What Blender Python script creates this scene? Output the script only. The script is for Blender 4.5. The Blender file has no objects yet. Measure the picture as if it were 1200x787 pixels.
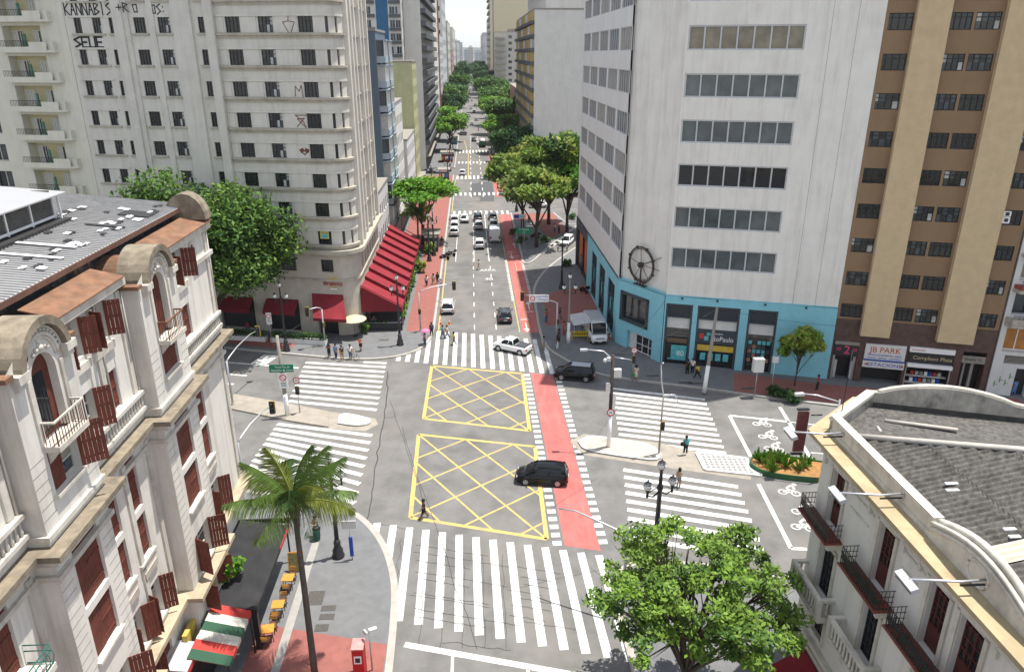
import bpy, bmesh, math, random
from mathutils import Vector, Matrix, noise
PI = math.pi
R = math.radians
rnd = random.Random(11)
scene = bpy.context.scene
col = scene.collection
# ---------------------------------------------------------------- survey frame
# camera 32 m above the crossing, looking along +Y, tilted down; avenue runs 3.08 deg left of +Y
FOC, CAMH = 870.0 / 1200 * 36, 32.0
TILT = math.atan(330.5 / 870)
CT, ST = math.cos(TILT), math.sin(TILT)
AV = R(3.08)
AX, AY = -math.sin(AV), math.cos(AV)

def G(px, py, z=0.0):
    """survey photo point -> ground point (x, y) at height z"""
    x, y = px - 600, py - 393.5
    rx, ry, rz = x, 870 * CT - y * ST, -(y * CT + 870 * ST)
    t = (z - CAMH) / rz
    return Vector((rx * t, ry * t, z))

def W(r, a, z=0.0):
    """avenue frame (r = metres right of the axis, a = metres along it) -> world"""
    return Vector((r * AY + a * AX, a * AY - r * AX, z))

def RA(px, py, z=0.0):
    p = G(px, py, z)
    return (p.x * AY - p.y * AX, p.x * AX + p.y * AY)

# ---------------------------------------------------------------- materials
MATS = {}
def mat(name, c, rough=.8, var=.12, scale=2.0, dirt=0.0, streak=0.0, metal=0.0, spec=.3, bump=0.0, dirtcol=None, trans=0.0, dscale=.35, worn=None):
    if name in MATS: return MATS[name]
    m = bpy.data.materials.new(name); m.use_nodes = True
    nt = m.node_tree; N = nt.nodes; L = nt.links
    b = N['Principled BSDF']
    b.inputs['Roughness'].default_value = rough
    b.inputs['Metallic'].default_value = metal
    b.inputs['Specular IOR Level'].default_value = spec
    tc = N.new('ShaderNodeTexCoord')
    def nz(sc, det=4, mp=None, ro=.6):
        n = N.new('ShaderNodeTexNoise'); n.inputs['Scale'].default_value = sc; n.inputs['Detail'].default_value = det
        n.inputs['Roughness'].default_value = ro
        if mp:
            q = N.new('ShaderNodeMapping'); q.inputs['Scale'].default_value = mp
            L.new(tc.outputs['Object'], q.inputs['Vector']); L.new(q.outputs['Vector'], n.inputs['Vector'])
        else: L.new(tc.outputs['Object'], n.inputs['Vector'])
        return n
    def ramp(src, p0, p1):
        r = N.new('ShaderNodeMapRange'); r.inputs['From Min'].default_value = p0; r.inputs['From Max'].default_value = p1
        L.new(src, r.inputs['Value']); return r.outputs['Result']
    def mix(fac, a, bb):
        x = N.new('ShaderNodeMix'); x.data_type = 'RGBA'
        if isinstance(fac, float): x.inputs['Factor'].default_value = fac
        else: L.new(fac, x.inputs['Factor'])
        for s, v in ((6, a), (7, bb)):
            if isinstance(v, tuple): x.inputs[s].default_value = v
            else: L.new(v, x.inputs[s])
        return x.outputs[2]
    def k(f): return tuple(min(1, v * f) for v in c) + (1,)
    n1 = nz(scale, 6)
    out = mix(ramp(n1.outputs['Fac'], .3, .7), k(1 - var), k(1 + var))
    dc = (dirtcol or (.08, .07, .055)) + (1,)
    if dirt:
        n2 = nz(dscale, 8, None, .7)
        f = N.new('ShaderNodeMath'); f.operation = 'MULTIPLY'; f.inputs[1].default_value = dirt
        L.new(ramp(n2.outputs['Fac'], .5, .72), f.inputs[0]); out = mix(f.outputs[0], out, dc)
    if streak:
        n3 = nz(1.0, 5, (1.6, 1.6, .12), .65)
        f = N.new('ShaderNodeMath'); f.operation = 'MULTIPLY'; f.inputs[1].default_value = streak
        L.new(ramp(n3.outputs['Fac'], .48, .75), f.inputs[0]); out = mix(f.outputs[0], out, dc)
    if worn:
        n5 = nz(worn[2], 7, worn[3] if len(worn) > 3 else None, .65); f = N.new('ShaderNodeMath'); f.operation = 'MULTIPLY'; f.inputs[1].default_value = worn[0]
        L.new(ramp(n5.outputs['Fac'], .46, .66), f.inputs[0]); out = mix(f.outputs[0], out, worn[1] + (1,))
    L.new(out, b.inputs['Base Color'])
    if bump:
        bp = N.new('ShaderNodeBump'); bp.inputs['Strength'].default_value = bump; bp.inputs['Distance'].default_value = .03
        n4 = nz(scale * 6, 4); L.new(n4.outputs['Fac'], bp.inputs['Height']); L.new(bp.outputs['Normal'], b.inputs['Normal'])
    if trans:
        t = N.new('ShaderNodeBsdfTranslucent'); L.new(out, t.inputs['Color'])
        ms = N.new('ShaderNodeMixShader'); ms.inputs[0].default_value = trans
        L.new(b.outputs[0], ms.inputs[1]); L.new(t.outputs[0], ms.inputs[2]); L.new(ms.outputs[0], N['Material Output'].inputs['Surface'])
    MATS[name] = m
    return m

def stripes(name, cols, axis=0, period=1.0, rough=.8, spec=.2):
    """hard coloured bands along an object axis"""
    m = bpy.data.materials.new(name); m.use_nodes = True; N = m.node_tree.nodes; L = m.node_tree.links
    b = N['Principled BSDF']; b.inputs['Roughness'].default_value = rough; b.inputs['Specular IOR Level'].default_value = spec
    tc = N.new('ShaderNodeTexCoord'); sp = N.new('ShaderNodeSeparateXYZ'); L.new(tc.outputs['Object'], sp.inputs[0])
    d = N.new('ShaderNodeMath'); d.operation = 'DIVIDE'; d.inputs[1].default_value = period; L.new(sp.outputs[axis], d.inputs[0])
    f = N.new('ShaderNodeMath'); f.operation = 'FRACT'; L.new(d.outputs[0], f.inputs[0])
    r = N.new('ShaderNodeValToRGB'); r.color_ramp.interpolation = 'CONSTANT'
    e = r.color_ramp.elements
    for i, c in enumerate(cols):
        x = e[i] if i < 2 else e.new(i / len(cols))
        x.position = i / len(cols); x.color = c + (1,)
    L.new(f.outputs[0], r.inputs[0])
    n = N.new('ShaderNodeTexNoise'); n.inputs['Scale'].default_value = 1.5; n.inputs['Detail'].default_value = 6; L.new(tc.outputs['Object'], n.inputs['Vector'])
    mx = N.new('ShaderNodeMix'); mx.data_type = 'RGBA'; mx.blend_type = 'MULTIPLY'; mx.inputs['Factor'].default_value = .35
    L.new(r.outputs[0], mx.inputs[6]); L.new(n.outputs['Fac'], mx.inputs[7]); L.new(mx.outputs[2], b.inputs['Base Color'])
    return m

# ---------------------------------------------------------------- mesh builder
class MB:
    def __init__(s): s.bm = bmesh.new(); s.mats = []; s.i = 0; s.M = Matrix.Identity(4)
    def m(s, mt):
        if mt not in s.mats: s.mats.append(mt)
        s.i = s.mats.index(mt); return s
    def v(s, p): return s.bm.verts.new(s.M @ Vector(p))
    def f(s, vs, sm=False):
        try: f = s.bm.faces.new(vs)
        except ValueError: return None
        f.material_index = s.i; f.smooth = sm; return f
    def poly(s, pts): return s.f([s.v(p) for p in pts])
    def box(s, x0, x1, y0, y1, z0, z1):
        a = [s.v((x, y, z)) for z in (z0, z1) for y in (y0, y1) for x in (x0, x1)]
        for q in ((0, 2, 3, 1), (4, 5, 7, 6), (0, 1, 5, 4), (2, 6, 7, 3), (0, 4, 6, 2), (1, 3, 7, 5)): s.f([a[j] for j in q])
        return s
    def cbox(s, c, d, rz=0.0, rx=0.0, ry=0.0):
        old = s.M; s.M = old @ Matrix.Translation(c) @ Matrix.Rotation(rz, 4, 'Z') @ Matrix.Rotation(ry, 4, 'Y') @ Matrix.Rotation(rx, 4, 'X')
        s.box(-d[0] / 2, d[0] / 2, -d[1] / 2, d[1] / 2, -d[2] / 2, d[2] / 2); s.M = old; return s
    def prism(s, pts, z0, z1, top=True, bot=True):
        """closed 2-D outline extruded in z"""
        a = [s.v((p[0], p[1], z0)) for p in pts]; b = [s.v((p[0], p[1], z1)) for p in pts]; n = len(pts)
        for i in range(n): s.f([a[i], a[(i + 1) % n], b[(i + 1) % n], b[i]])
        if top: s.f(b)
        if bot: s.f(a[::-1])
        return s
    def xprism(s, pts, y0, y1):
        """outline in x,z extruded in y"""
        a = [s.v((p[0], y0, p[1])) for p in pts]; b = [s.v((p[0], y1, p[1])) for p in pts]; n = len(pts)
        for i in range(n): s.f([a[i], b[i], b[(i + 1) % n], a[(i + 1) % n]])
        s.f(a); s.f(b[::-1]); return s
    def yprism(s, pts, x0, x1):
        """outline in y,z extruded in x"""
        a = [s.v((x0, p[0], p[1])) for p in pts]; b = [s.v((x1, p[0], p[1])) for p in pts]; n = len(pts)
        for i in range(n): s.f([a[i], a[(i + 1) % n], b[(i + 1) % n], b[i]])
        s.f(a[::-1]); s.f(b); return s
    def tube(s, path, rad, n=8, sm=True):
        path = [Vector(p) for p in path]; rings = []
        if not isinstance(rad, (list, tuple)): rad = [rad] * len(path)
        for i, p in enumerate(path):
            t = (path[min(i + 1, len(path) - 1)] - path[max(i - 1, 0)]).normalized()
            ref = Vector((0, 0, 1)) if abs(t.z) < .9 else Vector((1, 0, 0))
            u = t.cross(ref).normalized(); w = t.cross(u)
            rings.append([s.v(p + (u * math.cos(2 * PI * k / n) + w * math.sin(2 * PI * k / n)) * rad[i]) for k in range(n)])
        for a, b in zip(rings, rings[1:]):
            for k in range(n): s.f([a[k], a[(k + 1) % n], b[(k + 1) % n], b[k]], sm)
        s.f(rings[0]); s.f(rings[-1][::-1]); return s
    def lathe(s, prof, c=(0, 0, 0), n=12, sm=True):
        rings = [[s.v((c[0] + r * math.cos(2 * PI * k / n), c[1] + r * math.sin(2 * PI * k / n), c[2] + z)) for k in range(n)] for r, z in prof]
        for a, b in zip(rings, rings[1:]):
            for k in range(n): s.f([a[k], a[(k + 1) % n], b[(k + 1) % n], b[k]], sm)
        s.f(rings[0][::-1]); s.f(rings[-1]); return s
    def ball(s, c, r, n=10, sz=1.0):
        pr = [(r * math.sin(PI * (j + .02) / 6.04), -r * sz * math.cos(PI * (j + .02) / 6.04)) for j in range(7)]
        return s.lathe(pr, c, n)
    def ring(s, c, r, w, t, n=28):
        """flat ring lying in x,y (thickness t up)"""
        for k in range(n):
            a0, a1 = 2 * PI * k / n, 2 * PI * (k + 1) / n
            P = [(c[0] + q * math.cos(a), c[1] + q * math.sin(a), c[2]) for a in (a0, a1) for q in (r - w / 2, r + w / 2)]
            s.poly([P[0], P[1], P[3], P[2]])
        return s
    def strip(s, pts, w, z=None):
        """flat ribbon along ground points"""
        pts = [Vector(p) for p in pts]
        L = []
        for i, p in enumerate(pts):
            t = (pts[min(i + 1, len(pts) - 1)] - pts[max(i - 1, 0)]); t.z = 0; t.normalize()
            nn = Vector((-t.y, t.x, 0)) * w / 2
            zz = p.z if z is None else z
            L.append((s.v((p.x + nn.x, p.y + nn.y, zz)), s.v((p.x - nn.x, p.y - nn.y, zz))))
        for a, b in zip(L, L[1:]): s.f([a[0], a[1], b[1], b[0]])
        return s
    def mesh(s, name, recalc=True):
        if recalc:
            bmesh.ops.recalc_face_normals(s.bm, faces=s.bm.faces)
            if all(abs(f.normal.z) > .98 for f in s.bm.faces):
                for f in s.bm.faces:
                    if f.normal.z < 0: f.normal_flip()
        me = bpy.data.meshes.new(name); s.bm.to_mesh(me); s.bm.free()
        for mt in s.mats: me.materials.append(mt)
        return me
    def pieces(s, name, parent=None, loc=(0, 0, 0), rz=0.0):
        """every separate piece becomes an object of its own"""
        me = s.mesh(name); bm = bmesh.new(); bm.from_mesh(me); bm.verts.ensure_lookup_table(); seen = set(); out = []
        for v in bm.verts:
            if v.index in seen: continue
            st, isl = [v], []
            seen.add(v.index)
            while st:
                q = st.pop(); isl.append(q)
                for e in q.link_edges:
                    w = e.other_vert(q)
                    if w.index not in seen: seen.add(w.index); st.append(w)
            nm = bpy.data.meshes.new(name); ix = {q.index: i for i, q in enumerate(isl)}; fs = {f for q in isl for f in q.link_faces}; fl = list(fs)
            nm.from_pydata([q.co.copy() for q in isl], [], [[ix[u.index] for u in f.verts] for f in fl])
            for m in s.mats: nm.materials.append(m)
            for p, f in zip(nm.polygons, fl): p.material_index = f.material_index; p.use_smooth = f.smooth
            out.append(put(name, nm, parent, loc, rz))
        bm.free(); return out
    def build(s, name, parent=None, loc=(0, 0, 0), rz=0.0, recalc=True):
        return put(name, s.mesh(name, recalc), parent, loc, rz)

def put(name, me, parent=None, loc=(0, 0, 0), rz=0.0):
    o = bpy.data.objects.new(name, me); col.objects.link(o)
    o.location = loc; o.rotation_euler = (0, 0, rz)
    if parent: o.parent = parent
    return o
def tag(o, label=None, cat=None, group=None, kind=None):
    if label: o['label'] = label
    if cat: o['category'] = cat
    if group: o['group'] = group
    if kind: o['kind'] = kind
    return o
def thing(name, label, cat, loc=(0, 0, 0), rz=0.0, group=None):
    o = bpy.data.objects.new(name, None); col.objects.link(o); o.empty_display_size = .3
    o.location = loc; o.rotation_euler = (0, 0, rz)
    return tag(o, label, cat, group)
def struct(o): o['kind'] = 'structure'; return o
SCR = bpy.data.scenes.new('scratch')
def evaluated(o):
    SCR.collection.objects.link(o); vl = SCR.view_layers[0]; vl.update(); me = bpy.data.meshes.new_from_object(o.evaluated_get(vl.depsgraph)); bpy.data.objects.remove(o); return me
def dup(root, loc, rz, label, group=None):
    """copy a thing with copies of its parts and sub-parts"""
    def rec(o, par):
        c = o.copy(); col.objects.link(c); c.parent = par
        for ch in [x for x in scene.objects if x.parent == o]: rec(ch, c)
        return c
    r = rec(root, None); r.location = loc; r.rotation_euler = (0, 0, rz); r['label'] = label
    if group: r['group'] = group
    return r
def text(s, size, m, ext=.01, align='CENTER', sx=1.0):
    cu = bpy.data.curves.new('lettering', 'FONT'); cu.body = s; cu.size = size; cu.extrude = ext; cu.align_x = align; cu.align_y = 'CENTER'
    cu.resolution_u = 3
    me = evaluated(bpy.data.objects.new('lettering', cu)); me.materials.clear(); me.materials.append(m)
    if sx != 1:
        for v in me.vertices: v.co.x *= sx
    return me
def lettering(s, size, m, parent, loc, rz=0.0, tilt=PI / 2, ext=.01, align='CENTER', sx=1.0):
    o = put('lettering', text(s, size, m, ext, align, sx), parent, loc); o.rotation_euler = (tilt, 0, rz); return o

# facade sheet with real openings: local x = along, y = inwards, z = up
def facade(mb, u0, u1, z0, z1, holes, depth=.25, arch=()):
    xs = sorted({u0, u1} | {h[0] for h in holes} | {h[1] for h in holes}); zs = sorted({z0, z1} | {h[2] for h in holes} | {h[3] for h in holes})
    xs = [x for x in xs if u0 <= x <= u1]; zs = [z for z in zs if z0 <= z <= z1]
    V = {}
    def vv(x, z):
        if (x, z) not in V: V[(x, z)] = mb.v((x, 0, z))
        return V[(x, z)]
    for i in range(len(xs) - 1):
        for j in range(len(zs) - 1):
            cx, cz = (xs[i] + xs[i + 1]) / 2, (zs[j] + zs[j + 1]) / 2
            if any(h[0] < cx < h[1] and h[2] < cz < h[3] for h in holes): continue
            mb.f([vv(xs[i], zs[j]), vv(xs[i + 1], zs[j]), vv(xs[i + 1], zs[j + 1]), vv(xs[i], zs[j + 1])])
    for a, b, c, d in holes:
        for p, q in (((a, c), (b, c)), ((b, c), (b, d)), ((b, d), (a, d)), ((a, d), (a, c))):
            mb.poly([(p[0], 0, p[1]), (q[0], 0, q[1]), (q[0], depth, q[1]), (p[0], depth, p[1])])
    return mb

WM = {}
def winmesh(w, h, nx, nz, fm, gm, fr=.06, dep=.08, split=None, key=None):
    """window: frame bars with panes of glass, origin bottom centre, front at y=0"""
    k = (round(w, 2), round(h, 2), nx, nz, fm.name, tuple(g.name for g in gm), fr, split, key)
    if k in WM: return WM[k]
    mb = MB()
    for i in range(nx):
        for j in range(nz):
            mb.m(gm[(i * 3 + j * 5 + (key or 0)) % len(gm)])
            x0, x1 = -w / 2 + w * i / nx, -w / 2 + w * (i + 1) / nx
            mb.poly([(x0, dep, h * j / nz), (x1, dep, h * j / nz), (x1, dep, h * (j + 1) / nz), (x0, dep, h * (j + 1) / nz)])
    mb.m(fm)
    for i in range(nx + 1):
        x = min(max(-w / 2 + w * i / nx, -w / 2 + fr / 2), w / 2 - fr / 2)
        mb.box(x - fr / 2, x + fr / 2, 0, dep + .002, 0, h)
    for j in range(nz + 1):
        z = min(max(h * (split if (split and j == 1 and nz == 2) else j / nz), fr / 2), h - fr / 2)
        mb.box(-w / 2 + .001, w / 2 - .001, .003, dep + .003, z - fr / 2, z + fr / 2)
    WM[k] = mb.mesh('window'); return WM[k]

def edge(p, q):
    d = Vector((q[0] - p[0], q[1] - p[1])); return d.length, math.atan2(d.y, d.x)
# ================================================================ camera, sun, sky
cam = bpy.data.objects.new('camera', bpy.data.cameras.new('camera')); col.objects.link(cam)
cam.location = (0, 0, CAMH); cam.rotation_euler = (PI / 2 - TILT, 0, 0)
cam.data.lens = FOC; cam.data.sensor_width = 36; cam.data.sensor_fit = 'HORIZONTAL'; cam.data.clip_end = 9000; cam.data.clip_start = .5
scene.camera = cam
SUN_EL = R(75.5); SUN_AZ = math.atan2(.37, .93)          # sun stands to the right and slightly beyond the crossing
sd = Vector((math.cos(SUN_EL) * math.cos(SUN_AZ), math.cos(SUN_EL) * math.sin(SUN_AZ), math.sin(SUN_EL)))
sun = bpy.data.objects.new('sun', bpy.data.lights.new('sun', 'SUN')); col.objects.link(sun)
sun.rotation_euler = sd.to_track_quat('Z', 'Y').to_euler(); sun.location = (0, 0, 120)
sun.data.energy = 4.5; sun.data.angle = R(.5); sun.data.color = (1, .95, .87)
wd = bpy.data.worlds.new('World'); scene.world = wd; wd.use_nodes = True
nt = wd.node_tree; N = nt.nodes; L = nt.links
bg = N['Background']; bg.inputs['Strength'].default_value = .125
sk = N.new('ShaderNodeTexSky'); sk.sky_type = 'NISHITA'; sk.sun_disc = False; sk.sun_elevation = SUN_EL
sk.sun_rotation = PI / 2 - SUN_AZ; sk.air_density = 1.0; sk.dust_density = .8; sk.ozone_density = 1.0
tc = N.new('ShaderNodeTexCoord'); mp = N.new('ShaderNodeMapping'); mp.inputs['Scale'].default_value = (1, 1, 3.5)
nz = N.new('ShaderNodeTexNoise'); nz.inputs['Scale'].default_value = 2.6; nz.inputs['Detail'].default_value = 9; nz.inputs['Roughness'].default_value = .6
L.new(tc.outputs['Generated'], mp.inputs[0]); L.new(mp.outputs[0], nz.inputs['Vector'])
rp = N.new('ShaderNodeMapRange'); rp.inputs['From Min'].default_value = .36; rp.inputs['From Max'].default_value = .60; L.new(nz.outputs['Fac'], rp.inputs['Value'])
mx = N.new('ShaderNodeMix'); mx.data_type = 'RGBA'; L.new(rp.outputs[0], mx.inputs['Factor']); L.new(sk.outputs[0], mx.inputs[6]); mx.inputs[7].default_value = (5.2, 5.3, 5.5, 1)
L.new(mx.outputs[2], bg.inputs['Color'])
vs = scene.view_settings; vs.view_transform = 'Standard'; vs.look = 'None'; vs.exposure = .72; vs.gamma = 1
# ================================================================ shared materials
ASPH = mat("asphalt", (.152, .149, .146), .9, .2, .5, .6, 0, dirtcol=(.078, .076, .075), spec=.2, bump=.15, dscale=.16, worn=(.6, (.205, .19, .168), .09, (1, .45, 1)))
WHITEP = mat('road_white', (.66, .66, .64), .7, .1, 3, .8, dirtcol=(.26, .26, .255), dscale=1.7, worn=(.7, (.36, .36, .35), .55))
YELP = mat('road_yellow', (.52, .385, .12), .7, .12, 3, .7, dirtcol=(.27, .22, .12), dscale=1.8, worn=(.6, (.30, .25, .15), .6))
REDP = mat('lane_red', (.40, .115, .105), .85, .14, .8, .6, dirtcol=(.27, .10, .09), dscale=.5, worn=(.45, (.46, .19, .17), .8, (1.5, .25, 1)))
PAVE = mat("paving_grey", (.15, .153, .158), .9, .12, 1.5, .3, dirtcol=(.09, .09, .09), dscale=.4, bump=.1)
PAVER = mat('paving_red', (.26, .10, .085), .9, .14, 2, .3, dirtcol=(.14, .08, .07), dscale=.5)
KERB = mat('kerb_stone', (.36, .34, .31), .9, .12, 2, .3, dirtcol=(.18, .15, .12), dscale=.8)
STONE = mat('mosaic_stone', (.42, .39, .34), .9, .25, 9, .2)
BLACK = mat('black_iron', (.018, .018, .022), .45, .1, 3, spec=.5)
STEEL = mat('galvanised', (.45, .46, .48), .4, .08, 3, metal=.6, spec=.5)
CONC = mat('concrete_pole', (.26, .24, .21), .9, .15, 3, .3)
WHITE = mat('white_paint', (.78, .78, .77), .6, .04, 3)
GLASS = mat('dark_glass', (.016, .019, .022), .06, .3, .5, spec=.6)
GLASS2 = mat('blue_glass', (.05, .065, .075), .06, .3, .5, spec=.6)
BLIND = mat('window_blind', (.30, .27, .22), .3, .15, 1, spec=.5)
CURT = mat('pale_curtain', (.42, .43, .42), .35, .2, 2, spec=.5)
BARK = mat('bark', (.075, .058, .042), .95, .25, 5)
# ================================================================ pale summer haze over the city
hz_ = MB(); hz_.box(-2600, 2600, -350, 6900, -1.0, 135)
hm = bpy.data.materials.new('haze'); hm.use_nodes = True; N = hm.node_tree.nodes; L = hm.node_tree.links; N.remove(N['Principled BSDF'])
pv = N.new('ShaderNodeVolumePrincipled'); pv.inputs['Color'].default_value = (.86, .91, .97, 1); pv.inputs['Density'].default_value = .00008; pv.inputs['Anisotropy'].default_value = .2
L.new(pv.outputs[0], N['Material Output'].inputs['Volume'])
hz_.m(hm); 
for f in hz_.bm.faces: f.material_index = 0
ho = hz_.build('haze'); ho['kind'] = 'stuff'
# ================================================================ ground, pavements, markings
mb = MB().m(ASPH)
mb.poly([(-2500, -300, 0), (2500, -300, 0), (2500, 6000, 0), (-2500, 6000, 0)])
struct(mb.build('ground'))
LINT = mat('city_floor', (.2, .2, .19), .95, .2, .05)

def slab(name, pts, m, h=.15, kerb=None, kw=.3):
    """raised pavement with a stone kerb along the listed edge"""
    o = MB().m(m).prism([(p[0], p[1]) for p in pts], -.02, h, bot=False); struct(o.build(name))
    if kerb:
        k = MB().m(KERB)
        pl = [Vector((p[0], p[1], 0)) for p in kerb]; off = []
        for i, p in enumerate(pl):
            t = (pl[min(i + 1, len(pl) - 1)] - pl[max(i - 1, 0)]).normalized(); off.append(Vector((-t.y, t.x, 0)))
        for i in range(len(pl) - 1):
            a, b = pl[i], pl[i + 1]; c, d = b + off[i + 1] * kw, a + off[i] * kw
            a2, b2 = a - off[i] * .02, b - off[i + 1] * .02
            k.prism([(q.x, q.y) for q in (a2, b2, c, d)], 0, h + .012)
        struct(k.build('kerb'))
def sheet(name, pts, m, z):
    q = MB().m(m); q.poly([(p[0], p[1], z) for p in pts]); struct(q.build(name))
def smooth_line(pts, n=3):
    pts = [Vector((p[0], p[1], 0)) for p in pts]
    for _ in range(n):
        q = [pts[0]]
        for a, b in zip(pts, pts[1:]): q += [a * .75 + b * .25, a * .25 + b * .75]
        pts = q + [pts[-1]]
    return pts
EX, EY = .966, -.259
# --- north-west pavement (in front of the bar and up the avenue)
nw = smooth_line([W(-80, 98.0), W(-20.6, 79.1), W(-12.0, 76.9), W(-7.0, 78.6), W(-5.0, 83), W(-4.9, 92), W(-4.9, 212)], 3)
slab('sidewalk', [*nw, W(-80, 212)], PAVE, kerb=nw)
nw2 = [W(-4.9, 226), W(-4.9, 700)]
slab('sidewalk', [*nw2, W(-80, 700), W(-80, 226)], PAVE, kerb=nw2)
sheet('paving', [W(-8.4, 86), W(-5.3, 86), W(-5.3, 211), W(-8.4, 211)], PAVER, .156)
sheet('paving', [W(-12.7, 126), W(-8.5, 126), W(-8.5, 211), W(-12.7, 211)], PAVER, .156)
sheet('paving', [W(-42, 87.2), W(-21.5, 80.6), W(-20.5, 83.6), W(-42, 90.4)], PAVER, .156)
# --- north-east pavement (office building)
ne = smooth_line([G(*p) for p in ((690, 281), (660, 301), (640, 317), (629, 332), (626, 345), (630, 365), (633, 387), (642, 409), (663, 421), (690, 436), (730, 444), (800, 452), (860, 460), (905, 466.5))] + [Vector((60, 56.5, 0))], 2)
ne_r = list(reversed(ne))
slab('sidewalk', [*ne_r, Vector((30, 150, 0)), Vector((60, 150, 0))], PAVE, kerb=ne_r)
sheet('paving', [G(637, 345, .156), G(700, 330, .156), G(700, 372, .156), G(640, 382, .156)], PAVER, .156)
sheet('paving', [G(860, 458, .156), G(860, 436.5, .156), G(985, 452, .156), Vector((50, 66.4, 0)), Vector((50, 60.6, 0)), G(985, 473, .156)], PAVER, .158)
# --- planted island beyond the slip road
isl = smooth_line([W(17.5, 158), W(19.2, 145), G(683, 261), G(650, 284), G(636, 297), G(622, 309.5), G(612, 309.5), W(8.1, 122), W(8.1, 140), W(8.1, 158)], 2)
isl_r = list(reversed(isl))
slab('sidewalk', isl_r, PAVE, kerb=isl_r)
sheet('paving', [W(13.5, 133), W(18.2, 140), W(17.2, 157), W(8.6, 157), W(8.6, 150), W(13, 148)], PAVER, .157)
sheet('paving', [G(600, 275, .157), G(640, 285, .157), G(622, 306, .157), G(611, 304, .157)], PAVE, .157)
ie = [W(90, 176), W(8.1, 176), W(8.1, 176.2)]
er = [W(8.1, 700), W(8.1, 178)]
slab('sidewalk', [*er, W(90, 178), W(90, 700)], PAVE, kerb=er)
sheet('paving', [W(8.5, 180), W(16.5, 180), W(16.5, 400), W(8.5, 400)], PAVER, .156)
# --- south-west pavement (cafe corner)
sw = smooth_line([W(-4.85, -40), W(-4.85, 30), W(-5.0, 37), W(-5.4, 40.5), W(-6.6, 44.2), W(-8.6, 47.3), W(-11, 49.0), W(-60, 64.6)], 3)
slab('sidewalk', [*sw, W(-60, -40)], PAVE, kerb=sw, kw=.42)
sheet('paving', [W(-13.2, -30), W(-5.4, -30), W(-5.4, 34.1), W(-13.2, 36.2)], PAVER, .156)
sheet('paving', [W(-11.6, 30), W(-11.1, 30), W(-11.1, 44), W(-11.6, 44)], mat('strip_pave', (.3, .29, .27), .9, .1), .160)
# --- south-east pavement
se = smooth_line([W(60, 26.3), W(18, 39.6), W(12, 41.0), W(9.2, 40.6), W(8.3, 37), W(8.35, 30), W(8.4, -40)], 3)
slab('sidewalk', [*se, W(60, -40)], PAVE, kerb=se, kw=.42)
# --- manholes / patches
mb = MB().m(mat('manhole', (.08, .075, .07), .8, .2, 6))
for p, w, d in (((306, 590), .9, .7), ((318, 424), 0, 0), ((370, 700), 1.0, 1.3), ((385, 712), .9, .5), ((383, 722), .9, .5), ((377, 735), .8, .6), ((450, 398), 1.1, .5), ((462, 385), .9, .4), ((372, 406), 1.3, .4), ((765, 440), 1.3, .5), ((725, 415), 1.3, .5), ((690, 425), 1.2, .5), ((815, 449), 1.5, .45), ((803, 448), 1.4, .45), ((877, 455), 1.4, .45), ((375, 590), .9, .9)):
    if w:
        q = G(*p, .162); mb.cbox((q.x, q.y, .163), (w, d, .006), AV)
struct(mb.build('manhole_cover'))
mb = MB().m(mat('asphalt_patch', (.085, .086, .09), .9, .12, 1))
mb.poly([W(-4.2, 172.0, .003), W(5.2, 172, .003), W(5.2, 200, .003), W(1.8, 200, .003), W(1.8, 173, .003)])
mb.poly([W(-.2, 178, .006), W(5.4, 178, .006), W(5.4, 198, .006), W(-.2, 198, .006)])
struct(mb.build('road_patch'))

def mark(name, mb): return struct(mb.build(name))
def quads(mb, TL, TR, BL, BR, n, w=.5, fw=None, z=.004):
    """n stripes: stripe i joins the point i on line TL-BL to the point i on line TR-BR"""
    for i in range(n):
        t = i / (n - 1); a = TL.lerp(BL, t); b = TR.lerp(BR, t); mb.strip([a, b], w, z)
# avenue crossing nearest the camera
mb = MB().m(WHITEP)
for i in range(14):
    r = -7.35 + i * 1.195; top = 46.3 - .297 * (r + 7.25); ln = 9.5
    if i == 0: ln = 2.6
    if i == 1: ln = 5.0
    mb.strip([W(r, top), W(r + .02 * i, top - ln)], .52, .004)
mb.strip([W(-4.4, 34.2), W(8.0, 30.6)], .42, .004); mb.strip([W(-1.6, 33.2), W(-1.6, 20)], .16, .004); mb.strip([W(2.6, 32), W(2.6, 20)], .16, .004)
mark('crosswalk', mb)
mb = MB().m(WHITEP)
for i in range(17):
    r = -8.6 + i * 1.05; bot = 77.0 - .27 * (r + 8.6); top = 86.2 - .30 * (r + 4)
    if i < 3: top = bot + 1.9 + i * 1.6
    mb.strip([W(r, bot), W(r, top)], .5, .004)
mark('crosswalk', mb)
def z4(a, b, c, d, n, w=.48): mb = MB().m(WHITEP); quads(mb, G(*a), G(*b), G(*c), G(*d), n, w); mark('crosswalk', mb)
z4((358, 424.5), (452, 430), (338, 469.5), (441.5, 480), 9); 
mb = MB().m(WHITEP); mb.strip([G(426, 424), G(453, 425.5)], .45, .004); mark('crosswalk', mb)
z4((325, 496.5), (436, 510), (292, 545), (416, 589), 9)
z4((718, 455), (826, 468), (726, 515.3), (851, 530.5), 11)
z4((730.5, 550), (865, 570), (738, 629), (900, 656), 9, .5)
# give-way squares, stop lines and lanes of the right arm
mb = MB().m(WHITEP)
for l in ([(855, 487), (880, 535)], [(855, 486.5), (925, 494)], [(914, 477), (955, 545)], [(889, 567), (927, 642)], [(927, 642), (946, 643)], [(640, 340), (625, 352)]):
    mb.strip([G(*p) for p in l], .32, .005)
for l in ([(925, 494), (960, 498)], [(950, 530), (975, 532)]): mb.strip([G(*p) for p in l], .12, .005)
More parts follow.
